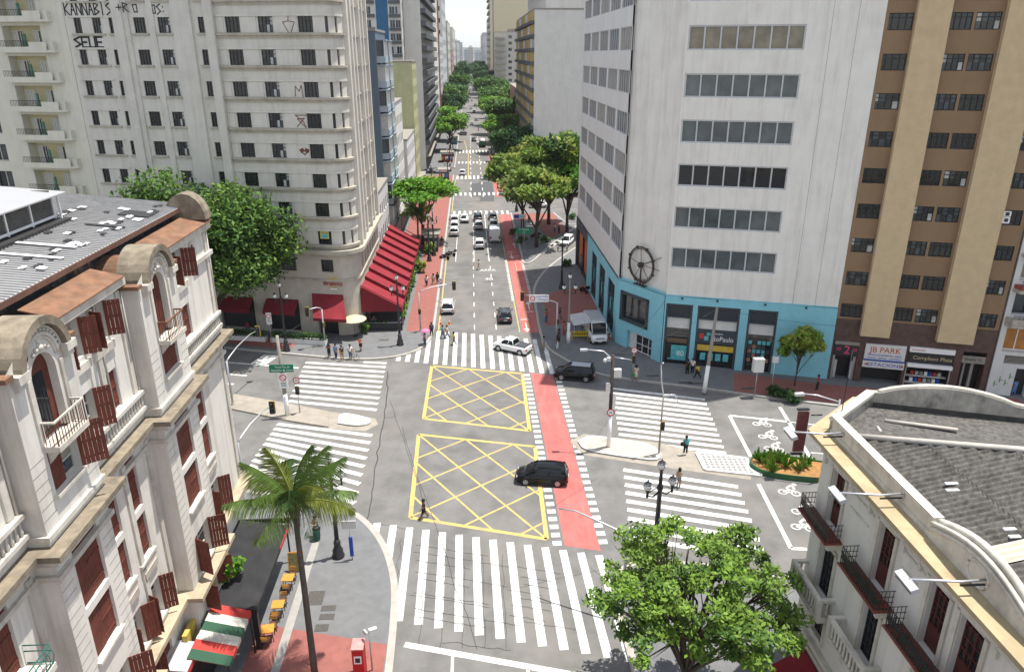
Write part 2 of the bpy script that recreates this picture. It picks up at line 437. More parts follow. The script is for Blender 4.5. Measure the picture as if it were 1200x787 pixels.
# left arm
for l in ([(262, 424), (350, 431)], [(268, 438), (289, 440)], [(262, 449), (274, 450)], [(318, 416), (302, 427)], [(262, 558), (286, 562)], [(262, 475), (330, 482)]):
    mb.strip([G(*p) for p in l], .3 if l[0][0] != 318 else 1.8, .005)
# avenue lane lines
for k in range(9): mb.strip([W(0, 86.5 + k * 4.6), W(0, 88.3 + k * 4.6)], .12, .005); mb.strip([W(2.7, 86.5 + k * 4.6), W(2.7, 88.3 + k * 4.6)], .12, .005)
for r in (-2.9, .15, 2.6): mb.strip([W(r, 119), W(r, 157)], .13, .005)
for k in range(16):
    for r in (-.2, 2.7): mb.strip([W(r, 178 + k * 9), W(r, 182 + k * 9)], .2, .010)
for a0, a1 in ((157.5, 161), (180, 184), (262, 270), (205, 211), (236, 240)):
    for k in range(11): mb.strip([W(-3.9 + k * 1.15, a0), W(-3.9 + k * 1.15, a1)], .5, .011)
# slip-road give-way bars
for k in range(4): mb.strip([G(636 + k * 5, 297 - k * 4), G(643 + k * 5.5, 290 - k * 3.6)], .5, .005)
mark('lane_marking', mb)
# yellow boxes
def ybox(TL, TR, BR, BL):
    mb = MB().m(YELP)
    def P(s, t): return (TL.lerp(TR, s)).lerp(BL.lerp(BR, s), t)
    for a, b in (((0, 0), (1, 0)), ((1, 0), (1, 1)), ((1, 1), (0, 1)), ((0, 1), (0, 0))): mb.strip([P(*a), P(*b)], .33, .006)
    def clip(f, z):
        pts = []
        for s, t in f:
            if -.001 <= s <= 1.001 and -.001 <= t <= 1.001: pts.append((s, t))
        if len(pts) >= 2:
            pts.sort(); mb.strip([P(*pts[0]), P(*pts[-1])], .17, z)
    for c in (-.82, -.41, 0, .38, .77): clip([(0, c), (1, 1 + c), (-c, 0), (1 - c, 1)], .0052)
    for k in range(1, 6): clip([(0, .33 * k), (.41 * k, 0), (1, .33 * (k - 1 / .41)), (.41 * (k - 1 / .33), 1)], .0046)
    mark('box_marking', mb)
V3 = lambda x, y: Vector((x, y, 0))
ybox(V3(-8.8, 75.0), V3(1.1, 72.9), V3(1.6, 60.0), V3(-8.3, 62.4))
ybox(V3(-8.4, 59.3), V3(2.0, 57.1), V3(2.45, 43.9), V3(-7.5, 46.5))
# red cycle lane with white squares
mb = MB().m(REDP)
mb.poly([W(5.98, 42.9, .003), W(8.4, 42.2, .003), W(8.25, 72.0, .003), W(5.95, 72.9, .003)])
mb.poly([W(5.9, 85.4, .003), W(8.0, 85.0, .003), W(8.0, 119, .003), W(5.7, 119.5, .003)])
mb.poly([W(5.7, 119.5, .0035), W(8.0, 119, .0035), W(8.0, 157, .0035), W(5.7, 157, .0035)])
mb.poly([W(5.7, 178, .0035), W(8.0, 178, .0035), W(8.0, 260, .0035), W(5.7, 260, .0035)])
mark('cycle_lane', mb)
mb = MB().m(WHITEP)
for k in range(31):
    a = 43.2 + k * .97
    for r in (5.48, 8.72): mb.cbox(W(r, a, .004), (.62, .5, .002), AV)
for k in range(30):
    a = 98 + k * .75
    for r in (5.4, 8.05): mb.cbox(W(r, a, .006), (.4, .32, .002), AV)
# arrows and cycle signs on the red lane
def bike(mb, c, rz, s=1.0, rider=False):
    old = mb.M; mb.M = Matrix.Translation((c.x, c.y, .007)) @ Matrix.Rotation(rz, 4, 'Z') @ Matrix.Scale(s, 4)
    mb.ring((-.55, 0, 0), .36, .12, 0, 20); mb.ring((.55, 0, 0), .36, .12, 0, 20)
    for a, b in (((-.55, 0), (-.15, .5)), ((-.15, .5), (.4, .5)), ((.4, .5), (.55, 0)), ((-.15, .5), (.05, 0)), ((.05, 0), (.4, .5)), ((.05, 0), (-.55, 0)), ((.4, .5), (.45, .72)), ((.3, .75), (.55, .7))):
        mb.strip([(a[0], a[1], .001), (b[0], b[1], .001)], .1)
    if rider:
        mb.ring((.5, 1.5, 0), .11, .2, 0, 12)
        for a, b in (((-.2, .75), (.25, 1.35)), ((.25, 1.3), (.5, .8)), ((-.2, .75), (.1, .4))): mb.strip([(a[0], a[1], .002), (b[0], b[1], .002)], .2)
    mb.M = old
for a in (90, 125): bike(mb, W(6.5, a), AV, .55); mb.strip([W(6.5, a - 3.4, .007), W(6.5, a - 1.2, .007)], .14); mb.poly([W(6.1, a - 3.4, .0075), W(6.5, a - 4.6, .0075), W(6.9, a - 3.4, .0075)])
for a in (95, 129): mb.strip([W(7.4, a - 1.2, .007), W(7.4, a + 1.2, .007)], .14); mb.poly([W(7.0, a + 1.2, .0075), W(7.8, a + 1.2, .0075), W(7.4, a + 2.4, .0075)])
for a in (93, 122): bike(mb, W(7.4, a), AV, .5)
th = math.atan2(EY, EX)
for p in ((893, 497), (900, 512), (907, 526), (925, 577), (941, 600), (941, 618)): bike(mb, G(*p), th, .88, True)
mark('cycle_marking', mb)
mb = MB().m(YELP)
mb.strip([W(-4.45, 85.4), W(-4.45, 122)], .17, .005); mb.strip([W(5.55, 85.4), W(5.35, 157)], .12, .0055); mb.strip([W(6.85, 86), W(6.85, 118)], .08, .0062); mb.strip([W(-.9, 205), W(-1.0, 260), W(-2.6, 300)], .2, .006); mb.strip([W(-4.4, 160), W(-4.4, 205)], .15, .005)
mark('yellow_line', mb)
for s, p, z in (('ÁREA', (571.5, 316.5), 1.0), ('40', (573, 327), 1.2)):
    c = G(*p, .006); o = put('lettering', text(s, z, WHITEP, 0.0, sx=1.0), None, c, AV); o.scale = (1.05, 1.5, 1); struct(o)
# --- tyre scuffs, seal cracks and old crossing paint over the near crossing
CRK = mat('tar_seal', (.045, .045, .048), .6, .2, 3)
mb = MB().m(CRK)
rr = random.Random(3)
def crack(p, q, w=.05, n=10, j=.12, z=.0085):
    P = []
    for i in range(n + 1):
        c = p.lerp(q, i / n); P.append((c.x + rr.uniform(-j, j), c.y + rr.uniform(-j, j), z))
    mb.strip(P, w * .75)
crack(G(455, 435), G(452, 475), .14); crack(G(452, 475), G(440, 545), .12); crack(G(440, 545), G(430, 610), .1)
crack(G(452, 490), G(465, 487), .08); crack(G(458, 470), G(500, 600), .05); crack(G(470, 500), G(560, 760), .05)
crack(G(430, 610), G(480, 620), .05); crack(G(780, 610), G(850, 585), .05)
for k in range(9):
    x0 = 482 + rr.uniform(-4, 8); y = 640 + k * 10 + rr.uniform(-4, 4); x1 = x0 + rr.uniform(60, 130)
    crack(G(x0, y), G(x1, y + (x1 - x0) * .16), .06, 14, .05)
for k in range(8):
    x0 = 602 + rr.uniform(-6, 12); y = 665 + k * 9 + rr.uniform(-3, 3); x1 = x0 + rr.uniform(30, 70)
    crack(G(x0, y), G(x1, y + (x1 - x0) * .16), .06, 10, .05)
for k in range(5): crack(G(500 + k * 22, 650), G(490 + k * 26, 760), .04, 12, .08)
crack(G(520, 752), G(600, 762), .06); crack(G(600, 690), G(780, 650), .04, 14, .05)
for p, q in (((470, 630), (462, 700)), ((640, 600), (700, 560)), ((560, 480), (640, 470))): crack(G(*p), G(*q), .04)
struct(mb.build('road_crack'))
# ================================================================ buildings round the crossing
def loc2(root, p):
    """world xy -> local xy of a root that is turned about z"""
    a = -root.rotation_euler[2]; d = Vector((p[0] - root.location.x, p[1] - root.location.y))
    return Vector((d.x * math.cos(a) - d.y * math.sin(a), d.x * math.sin(a) + d.y * math.cos(a), 0))
def band(mb, path, z0, z1, out, inn=.1):
    """moulding that follows a wall line; outside is on the right of the path"""
    P = [Vector((p[0], p[1], 0)) for p in path]; O = []; I = []
    for i, p in enumerate(P):
        d0 = (P[i] - P[i - 1]).normalized() if i else None; d1 = (P[i + 1] - P[i]).normalized() if i < len(P) - 1 else None
        n0 = Vector((d0.y, -d0.x, 0)) if d0 else None; n1 = Vector((d1.y, -d1.x, 0)) if d1 else None
        n = n0 if n1 is None else n1 if n0 is None else (n0 + n1).normalized()
        k = 1 / max(.35, n.dot(n0 or n1)); O.append(p + n * out * k); I.append(p - n * inn * k)
    mb.prism([(q.x, q.y) for q in O + I[::-1]], z0, z1)
    return mb
def place_wins(root, wins, holes, dep, loc=(0, 0, 0), rz=0.0, name='window', r=None, first=100):
    """one window object in every opening"""
    n = 0
    for h in holes:
        me = wins(h) if callable(wins) else wins
        x, y = (h[0] + h[1]) / 2, dep
        c, s = math.cos(rz), math.sin(rz)
        put(name, me, root, (loc[0] + x * c - y * s, loc[1] + x * s + y * c, loc[2] + h[2]), rz)

# ---------------------------------------------------------------- office tower with the blue base
PLAST = mat('office_render', (.73, .705, .655), .85, .05, .5, .2, .38, dirtcol=(.38, .35, .30))
PLAST2 = mat('office_render_grey', (.66, .655, .635), .85, .05, .5, .1, .2, dirtcol=(.30, .30, .30))
BLUE = mat('blue_paint', (.23, .53, .62), .7, .06, .8, .12, .15, dirtcol=(.13, .30, .36))
ALU = mat('aluminium', (.50, .51, .52), .45, .05, 2, metal=.3)
DARKF = mat('slate_frame', (.05, .062, .075), .6, .1, 2)
GRILLE = mat('dark_grille', (.035, .04, .05), .5, .2, 14)
oA, oB, oC = G(721.5, 402), G(774.5, 426), G(968, 444.5)
oD = oA + Vector((AX, AY, 0)) * 35
off = thing('office_building', 'tall pale office tower with ribbon windows above a sky blue ground floor', 'building', oA)
def L_(p): return p - oA
lBC, aBC = edge(oB, oC); lAB, aAB = edge(oA, oB); lDA, aDA = edge(oD, oA)
dBC = (oC - oB).normalized(); nBC = Vector((-dBC.y, dBC.x, 0)); dAB = (oB - oA).normalized(); nAB = Vector((-dAB.y, dAB.x, 0))
ZB, ZT = 8.0, 40.0
rows = [11.0 + 4.26 * k for k in range(7)]
officeG = [GLASS, GLASS2, GLASS, BLIND, GLASS2, GLASS]
# front facade
OG = mat('office_glass', (.085, .10, .105), .07, .35, .6, spec=.8); OG2 = mat('office_glass_tan', (.17, .15, .11), .1, .4, .8, spec=.8)
hBC = [(.2, 10.65, z, z + 2.2) for z in rows]
ZS = 57.0
hBC += [(.2, 10.65, 11.0 + 4.26 * k, 13.2 + 4.26 * k) for k in range(7, 11)]
mb = MB().m(PLAST); facade(mb, 0, lBC, ZB, ZS, hBC, .3)
mb.m(mat('panel_joint', (.30, .29, .27), .9))
for u in (12.75, 14.9): mb.box(u - .02, u + .02, -.004, .01, ZB + .02, ZT - .1)
mb.build('wall', off, L_(oB), aBC)
for k, h in enumerate(hBC):
    gl = [[OG, GLASS2, OG2], [OG2, OG, GLASS2], [GLASS2, OG, GLASS], [OG, GLASS, GLASS2], [GLASS2, OG, BLIND], [BLIND, BLIND, OG2], [OG, GLASS]][k % 7]
    put('window', winmesh(10.45, 2.2, 7, 1, ALU, gl, .14, .12, key=k), off, L_(oB) + dBC * 5.425 + nBC * .1 + Vector((0, 0, h[2])), aBC)
# chamfer (upper part set back behind a ledge)
mb = MB().m(PLAST); mb.box(-.2, lAB + .05, .42, .6, ZB, ZT); mb.build('wall', off, L_(oA), aAB)
mb = MB().m(PLAST); mb.prism([(L_(oB).x, L_(oB).y), (L_(oB + dBC * .05 + nBC * .01)).xy, L_(oB + nBC * .9 + dBC * .05).xy, L_(oB + nAB * .7 - dAB * .05).xy], ZB, ZT); mb.build('corner_pier', off)
# avenue facade
hAD = [(lDA - .15 - 6.9 * j - 6.1, lDA - .15 - 6.9 * j, z, z + 2.35) for j in range(5) for z in rows]
mb = MB().m(PLAST2); facade(mb, 0, lDA, ZB, ZT, hAD, .25); mb.build('wall', off, L_(oD), aDA)
for i, h in enumerate(hAD): 
    c = L_(oD) + Vector((math.cos(aDA), math.sin(aDA), 0)) * ((h[0] + h[1]) / 2) + Vector((-math.sin(aDA), math.cos(aDA), 0)) * .08
    put('window', winmesh(6.1, 2.35, 5, 1, ALU, [[OG, GLASS2, GLASS2], [OG, OG2, GLASS], [OG, GLASS, BLIND]][i % 3], .1, .12, key=i % 3), off, c + Vector((0, 0, h[2])), aDA)
# rear walls and roof
bk1, bk2 = oC + Vector((6, 22, 0)), oD + Vector((22, 4, 0))
mb = MB().m(PLAST2)
for p, q in ((oC, bk1), (bk1, bk2), (bk2, oD)):
    a, b = L_(p), L_(q); mb.poly([(a.x, a.y, 0), (b.x, b.y, 0), (b.x, b.y, ZT), (a.x, a.y, ZT)])
mb.build('rear_wall', off)
mb = MB().m(PLAST)
sl = [L_(p) for p in (oC, oC + nBC * 12, oB + nBC * 12, oB)]
for p, q in zip(sl, sl[1:]): mb.poly([(p.x, p.y, ZT + .4), (q.x, q.y, ZT + .4), (q.x, q.y, ZS), (p.x, p.y, ZS)])
mb.poly([(p.x, p.y, ZS) for p in sl]); mb.build('upper_tower', off)
mb = MB().m(PLAST); pr = [L_(p).xy for p in (oD, oA, oB, oC, bk1, bk2)]; mb.prism(pr, ZT, ZT + .4); mb.build('roof', off)
# blue ground floor
OUT = .14
hb = [(.1, 2.9, .1, 7.1), (3.4, 7.75, .1, 7.1), (8.55, 11.5, .1, 7.1)]
mb = MB().m(BLUE); facade(mb, -.05, lBC + .02, 0, ZB, hb, .55); mb.box(-.05, lBC + .02, 0, .5, ZB - .14, ZB + .02); mb.m(DARKF)
for u in (1.6, 5.2, 10, 14): mb.box(u, u + .2, -.12, 0, ZB - .35, ZB - .15)
mb.build('blue_wall', off, L_(oB) - nBC * OUT, aBC)
hc = [(.85, 5.0, 3.5, 6.6), (2.0, 6.0, .1, 2.35)]
mb = MB().m(BLUE); facade(mb, -.03, lAB - .03, 0, ZB, hc, .5); mb.box(-.03, lAB - .03, 0, .62, ZB - .14, ZB + .02); mb.build('blue_wall', off, L_(oA) - nAB * OUT, aAB)
ha = [(lDA - 6.0, lDA - 1.6, .3, 6.6), (lDA - 12.4, lDA - 8.2, .3, 6.6), (lDA - 18.8, lDA - 14.6, .3, 6.6), (1.0, 13.5, .1, 6.5)]
mb = MB().m(BLUE); facade(mb, 12, lDA + .02, 0, ZB, ha[:3], .5); mb.m(DARKF); facade(mb, 0, 12, 0, ZB, [(.6, 11.6, .1, 6.4)], .6); mb.box(-.02, lDA, 0, .5, ZB - .14, ZB + .02)
mb.build('blue_wall', off, L_(oD) - Vector((-math.sin(aDA), math.cos(aDA), 0)) * OUT, aDA)
mb = MB().m(mat('orange_shop', (.55, .13, .03), .6, .2, 1)); mb.box(.6, 11.6, .5, .6, .1, 6.4); mb.m(BLACK); mb.box(.6, 11.6, .3, .5, 0, .7); mb.box(5.9, 6.2, .2, .5, .1, 6.4); mb.box(3, 5, .35, .49, .7, 2.6); mb.build('orange_shopfront', off, L_(oD) - Vector((-math.sin(aDA), math.cos(aDA), 0)) * OUT, aDA)
SHOPW = mat('shop_white', (.62, .62, .60), .6, .05, 2)
POST = [mat('poster_teal', (.10, .42, .45), .6, .3, 2.5), mat('poster_yellow', (.60, .42, .06), .6, .2, 6), mat('poster_red', (.55, .05, .05), .6, .1, 3), mat('poster_brick', (.35, .16, .12), .6, .3, 3)]
def shopfront(w, kind):
    """tall shop window: grille over a white panel over glass"""
    o = thing('tmp', None, None) if False else None
    mb = MB().m(DARKF)
    for x0, x1, z0, z1 in ((-w / 2, -w / 2 + .22, 0, 7), (w / 2 - .22, w / 2, 0, 7), (-w / 2, w / 2, 6.8, 7), (-w / 2 + .2, w / 2 - .2, 5.45, 5.6)): mb.box(x0, x1, -.1, .3, z0, z1)
    f = mb.mesh('frame')
    mb = MB().m(GRILLE); mb.box(-w / 2 + .2, w / 2 - .2, .1, .2, 5.6, 6.8); mb.m(DARKF)
    for i in range(int(w * 4)): mb.box(-w / 2 + .25 + i * .25, -w / 2 + .3 + i * .25, .06, .1, 5.6, 6.8)
    for j in range(5): mb.box(-w / 2 + .2, w / 2 - .2, .07, .1, 5.7 + j * .24, 5.74 + j * .24)
    g = mb.mesh('grille')
    mb = MB().m(SHOPW); mb.box(-w / 2 + .2, w / 2 - .2, .15, .25, 4.2, 5.45); wp = mb.mesh('panel')
    mb = MB().m(GLASS); mb.box(-w / 2 + .2, w / 2 - .2, .2, .28, 0, 4.2)
    gl = mb.mesh('shop_window')
    return f, g, wp, gl
for (a, b, z0, z1), kind in zip(hb, 'abc'):
    w = b - a; c = L_(oB) - nBC * OUT + dBC * ((a + b) / 2) + nBC * .12 + Vector((0, 0, .1))
    f, g, wp, gl = shopfront(w, kind)
    fo = put('shopfront_frame', f, off, c, aBC)
    for nm, me in (('grille', g), ('panel', wp), ('shop_window', gl)): put(nm, me, fo)
    mb = MB()
    if kind == 'b':
        mb.m(DARKF); mb.box(-w / 2 + .2, w / 2 - .2, .02, .15, 2.75, 4.35)
        mb.m(POST[2]); mb.box(-1.75, -1.3, -.02, .02, 3.3, 3.85); mb.m(POST[0]); mb.box(-1.25, -.8, -.02, .02, 3.1, 3.6); mb.box(-1.0, -.6, -.025, .02, 3.7, 4.0)
        sg = mb.build('shop_sign', fo); lettering('sãoPaulo', .78, WHITE, sg, (.62, -.01, 3.35), sx=.85); lettering('descubra', .3, WHITE, sg, (.1, -.01, 3.95))
        mb = MB().m(POST[1]); mb.box(-1.9, 1.9, .1, .17, 1.9, 2.55); mb.m(POST[0])
        for x in (-1.5, -.7, .1, .9): mb.box(x, x + .55, .1, .18, .8, 1.6)
        mb.build('poster', fo)
    if kind == 'a':
        mb.m(POST[0]); mb.box(-.9, 1.1, .12, .19, .5, 2.2); mb.m(BLACK); mb.ring((0, 0, 0), .0, .0, 0, 3); mb.box(-1.15, -.55, .1, .17, .7, 2.4); mb.m(mat('shelf_brown', (.16, .11, .07), .7)); mb.box(-1.1, 1.1, .14, .19, 2.5, 3.0); mb.build('poster', fo)
        lettering('80', .8, WHITE, fo, (.45, .11, 1.3))
    if kind == 'c':
        for i in range(5):
            for j in range(6):
                if rnd.random() < .7: mb.m(rnd.choice([POST[0], POST[3], DARKF, GLASS2])); mb.box(-1.1 + i * .46, -.75 + i * .46, .13, .19, .6 + j * .5, 1.0 + j * .5)
        mb.build('poster', fo)
# chamfer window and entrance
mb = MB().m(DARKF); x0, x1, z0, z1 = hc[0]
for q in ((x0 - .18, x0 + .15, z0 - .18, z1 + .18), (x1 - .15, x1 + .18, z0 - .18, z1 + .18), (x0 - .18, x1 + .18, z0 - .18, z0 + .15), (x0 - .18, x1 + .18, z1 - .15, z1 + .18)): mb.box(q[0], q[1], -.16, .3, q[2], q[3])
fo = mb.build('display_window', off, L_(oA) - nAB * OUT, aAB); mb = MB().m(GLASS); mb.box(x0, x1, .2, .28, z0, z1); mb.build('pane', fo)
mb = MB().m(SHOPW); mb.box(2.0, 6.0, .42, .5, .1, 2.35); mb.m(WHITE)
for u in (3.2, 4.2, 5.2, 5.95): mb.box(u, u + .06, .3, .42, .1, 2.2)
for z in (.2, 1.1, 2.15): mb.box(3.2, 6.0, .31, .43, z, z + .06)
mb.m(GLASS); mb.box(3.22, 5.98, .36, .425, .1, 2.2); mb.build('entrance_door', off, L_(oA) - nAB * OUT, aAB)
for (a, b, z0, z1) in ha[:3]:
    c = L_(oD) - Vector((-math.sin(aDA), math.cos(aDA), 0)) * (OUT - .1) + Vector((math.cos(aDA), math.sin(aDA), 0)) * ((a + b) / 2) + Vector((0, 0, .3))
    fo = put('window', winmesh(b - a, z1 - z0, 2, 3, DARKF, [GLASS, GLASS2, POST[0]], .22, .2), off, c, aDA)
# wheel-shaped sculpture on the ledge
RUST = mat('rusty_iron', (.055, .042, .035), .8, .3, 4)
wheel = thing('wheel_sculpture', 'rusty iron wheel sculpture on a stand above the blue corner entrance', 'sculpture', oA + dAB * 3.45 - nAB * .02 + Vector((0, 0, ZB + .02)), aAB)
mb = MB().m(RUST); zc = 2.35
pts = [(1.95 * math.cos(t), 0, zc + 1.95 * math.sin(t)) for t in [2 * PI * k / 36 for k in range(37)]]
mb.tube(pts, .09, 6); pts = [(1.75 * math.cos(t), 0, zc + 1.75 * math.sin(t)) for t in [2 * PI * k / 36 for k in range(37)]]; mb.tube(pts, .05, 5)
for k in range(8):
    t = 2 * PI * (k + .5) / 8; mb.cbox((1.98 * math.cos(t), 0, zc + 1.98 * math.sin(t)), (.3, .2, .22), 0, 0, -t)
mb.build('rim', wheel)
mb = MB().m(RUST)
for k in range(5):
    t = 2 * PI * k / 5 + .4; mb.tube([(0, 0, zc), (1.8 * math.cos(t), 0, zc + 1.8 * math.sin(t))], .035, 5)
mb.cbox((0, -.05, zc), (.5, .35, .5)); mb.ball((0, -.2, zc), .3, 8); mb.tube([(0, 0, zc), (2.6, .38, zc + 1.3)], .03, 5); mb.tube([(0, 0, zc), (2.4, .38, zc - .2)], .03, 5)
mb.build('hub', wheel)
mb = MB().m(RUST); mb.tube([(0, 0, 0), (0, 0, zc)], .09, 6); mb.tube([(-.7, 0, 0), (0, 0, .8)], .06, 6); mb.tube([(.7, 0, 0), (0, 0, .8)], .06, 6); mb.box(-.9, .9, -.2, .2, 0, .08); mb.build('stand', wheel)

# ---------------------------------------------------------------- brown block with shops
BROWN = mat('brown_render', (.25, .165, .095), .9, .06, .6, .08, .12, dirtcol=(.12, .08, .05), bump=.15)
TAN = mat('tan_render', (.53, .41, .25), .95, .07, 1.2, .1, .1, dirtcol=(.28, .2, .12), bump=.35)
MARB = mat('brown_marble', (.095, .058, .048), .5, .3, 1.5, .2)
bw = thing('apartment_building', 'brown apartment block with two tan full height piers above small shops', 'building', oC, aBC)
WB = 14.75
colsB = [(0.02, 2.3), (5.15, 6.98), (7.22, 9.2), (12.65, 14.4)]
rowsB = [7.05 + 3.36 * k for k in range(10)]
hB = [(a, b, z, z + 1.42) for z in rowsB for a, b in colsB]
mb = MB().m(BROWN); facade(mb, 0.012, WB, 6.85, 41, hB, .16); mb.build('wall', bw)
BRF = mat('dark_bronze', (.02, .019, .018), .5, .2, 3)
for i, h in enumerate(hB):
    put('window', winmesh(round(h[1] - h[0], 2), 1.42, 4, 2, BRF, [[GLASS], [GLASS, GLASS2], [GLASS, GLASS, GLASS2, CURT], [GLASS]][(i * 7 + i // 4) % 4], .07, .06, .72, key=(i * 7 + i // 4) % 4), bw, ((h[0] + h[1]) / 2, .07, h[2]))
for a, b in ((2.38, 5.08), (9.4, 12.6)):
    mb = MB().m(TAN); mb.box(a, b, -.75, .05, 5.4, 41.0); mb.build('pier', bw)
hs = [(.3, 2.6, 0, 4.3), (3.2, 7.0, 0, 4.4), (7.3, 11.5, 0, 4.45), (12.2, 14.3, 0, 4.4)]
mb = MB().m(MARB); facade(mb, .012, WB, 0, 6.85, hs, 1.2); mb.build('marble_base', bw)
mb = MB().m(BLACK); mb.box(.2, WB - .2, 1.2, 1.3, 0, 4.6); mb.build('shop_interior', bw)
mb = MB().m(BROWN); mb.box(WB - .3, WB, .03, 18, 0, 41); mb.box(.02, .3, .03, 18, 0, 41); mb.box(.3, WB - .3, 17.7, 18, 0, 41); mb.build('side_wall', bw)
mb = MB().m(CONC); mb.box(0.02, WB, .02, 18, 41, 41.4); mb.build('roof', bw)
PINK = mat('sign_pink', (.75, .06, .22), .5); SBLUE = mat('sign_blue', (.03, .08, .42), .5); SRED = mat('sign_redbrown', (.45, .07, .02), .5)
mb = MB().m(BLACK); mb.box(.3, 2.6, -.12, .05, 2.9, 4.1); mb.m(CONC); mb.box(.3, 2.6, -.14, .06, 4.1, 4.42); s1 = mb.build('shop_sign', bw); lettering('2', 1.25, PINK, s1, (1.5, -.13, 3.5)); lettering('20', .45, PINK, s1, (.7, -.13, 3.6)); lettering('20', .45, PINK, s1, (2.25, -.13, 3.6))
mb = MB().m(STEEL); mb.box(.35, .55, .2, .3, 0, 2.8); mb.box(2.3, 2.55, .2, .3, 0, 2.8); mb.m(CURT); mb.box(.55, .8, .15, .2, .3, 2.3); mb.box(2.1, 2.3, .15, .2, .3, 2.3); mb.build('shop_door', bw)
mb = MB().m(SHOPW); mb.box(3.2, 7.0, -.2, 0, 2.75, 4.45); mb.m(SBLUE); mb.box(3.2, 7.0, -.22, -.19, 2.7, 2.82); mb.m(SHOPW); mb.box(3.15, 7.05, -.32, -.05, 1.95, 2.62)
s2 = mb.build('shop_sign', bw); lettering('JB PARK', .82, SRED, s2, (5.1, -.21, 3.85)); lettering('ESTACIONAMENTO AQUI', .27, SBLUE, s2, (5.1, -.21, 3.3)); lettering('AVULSO · MENSAL · CONVÊNIO', .22, SBLUE, s2, (5.1, -.21, 2.98)); lettering('ESTACIONE', .5, SBLUE, s2, (5.2, -.33, 2.3), sx=1.25)
mb = MB().m(SRED)
for x in (3.45, 6.85): mb.lathe([(.14, 0), (.14, .02)], (0, 0, 0), 10) if False else mb.box(x - .1, x + .1, -.34, -.32, 2.2, 2.4)
mb.build('sign_mark', s2)
mb = MB().m(BLACK); mb.box(7.3, 11.4, -.2, 0, 2.85, 4.0); mb.m(WHITE); mb.box(7.3, 11.4, -.3, .02, 4.0, 4.5); mb.box(7.3, 11.4, -.5, .02, 2.45, 2.8); s3 = mb.build('shop_sign', bw); lettering('Complexo Plaza', .55, mat('sign_gold', (.5, .42, .25), .5), s3, (9.5, -.21, 3.4)); lettering('PROMOÇÃO', .22, SRED, s3, (8.1, -.31, 4.25))
mb = MB()
for i in range(14):
    mb.m([WHITE, SBLUE, SRED, CURT, CONC][i % 5]); x = 8.0 + (i % 7) * .42; z = .5 + (i // 7) * .75; mb.box(x, x + .3, .55, .8, z, z + .4)
mb.m(SHOPW); mb.box(7.4, 11.3, .5, .9, .35, .45); mb.box(7.4, 11.3, .5, .9, 1.1, 1.2); mb.m(STEEL); mb.box(7.3, 7.42, .05, .2, 0, 2.5); mb.box(11.35, 11.48, .05, .2, 0, 2.5); mb.build('shop_display', bw)
mb = MB().m(CONC); mb.box(12.2, 14.3, .05, .15, 3.2, 3.95); mb.m(CONC); mb.box(13.2, 13.45, .3, .6, 0, 3.2); mb.box(12.5, 12.7, .3, .6, 0, 3.2); s4 = mb.build('entrance_sign', bw); lettering('Studio 15', .4, BLACK, s4, (13.2, .04, 3.6))
# air conditioner on the upper right window
mb = MB().m(WHITE); mb.box(12.75, 13.35, -.3, .02, 17.35, 17.95); mb.box(12.75, 13.35, -.3, .02, 18.0, 18.45); mb.m(BLACK)
for z in (17.65, 18.22): mb.cbox((13.05, -.31, z), (.32, .02, .32))
ac = mb.build('air_conditioner'); ac.location = bw.location; ac.rotation_euler = bw.rotation_euler; tag(ac, 'pair of white air conditioner units hung at a brown block window', 'air conditioner')
# ---------------------------------------------------------------- narrow balconied block at the right edge
WW = mat('white_facade', (.60, .60, .59), .85, .06, .7, .25, .2, dirtcol=(.3, .28, .25))
ORN = mat('orange_glass', (.42, .17, .03), .3, .25, 1.5, spec=.5)
rt = thing('balcony_building', 'white balconied block with orange glazed room beside the brown block', 'building', oC + dBC * 14.95, aBC)
hr = [(.5, 8, 4.75, 7.2)] + [(.5, 8, 8.6 + 3.4 * k, 11.0 + 3.4 * k) for k in range(9)]
hd = [(2.2, 3.4, .1, 3.1), (.9, 4.2, 3.5, 4.4)]
mb = MB().m(WW); facade(mb, 0, 10, 0, 41, hr + hd, .8); mb.box(0, .3, .03, 14, 0, 41); mb.box(9.7, 10, .03, 14, 0, 41); mb.box(.3, 9.7, 13.7, 14, 0, 41); mb.build('wall', rt)
mb = MB().m(CONC); mb.box(0, 10, .02, 14, 41, 41.3); mb.build('roof', rt)
for i, h in enumerate(hr):
    put('window', winmesh(7.5, round(h[3] - h[2], 2), 6, 1, BRF if i % 2 else WHITE, [ORN, ORN, GLASS] if i == 0 else [GLASS, GLASS2, BLIND], .09, .1, key=i), rt, (4.25, .7, h[2]))
mb = MB().m(BLACK); mb.box(2.2, 3.4, .6, .78, .1, 3.1); mb.build('door', rt)
mb = MB().m(CONC)
for k in range(7): mb.box(.9, 4.2, .2, .3, 3.55 + k * .12, 3.62 + k * .12)
mb.build('vent', rt)
STN = mat('stained_slab', (.42, .38, .33), .9, .15, 2, .4, .3)
for k in range(10):
    z = 7.2 + 3.4 * k - (.0 if k else 0)
    mb = MB().m(STN); mb.prism([(.1, .1), (.45, -1.0), (8.5, -1.0), (8.5, .1)], z + .3, z + .62)
    if k == 0: mb.prism([(.1, .1), (.45, -1.05), (8.5, -1.05), (8.5, .1)], z + .65, z + 1.15)
    if k == 1: mb.m(mat('brick_rail', (.30, .07, .05), .8, .2, 3)); mb.prism([(.2, .0), (.5, -.95), (8.5, -.95), (8.5, .0)], z + .62, z + 1.0)
    b = mb.build('balcony', rt)
    mb = MB().m(BLACK)
    for i in range(20): mb.box(.5 + i * .4, .53 + i * .4, -.95, -.92, z + .65, z + 1.5)
    mb.box(.45, 8.5, -.96, -.91, z + 1.5, z + 1.55); mb.build('railing', b)
mb = MB().m(mat('graffiti_green', (.16, .3, .12), .8))
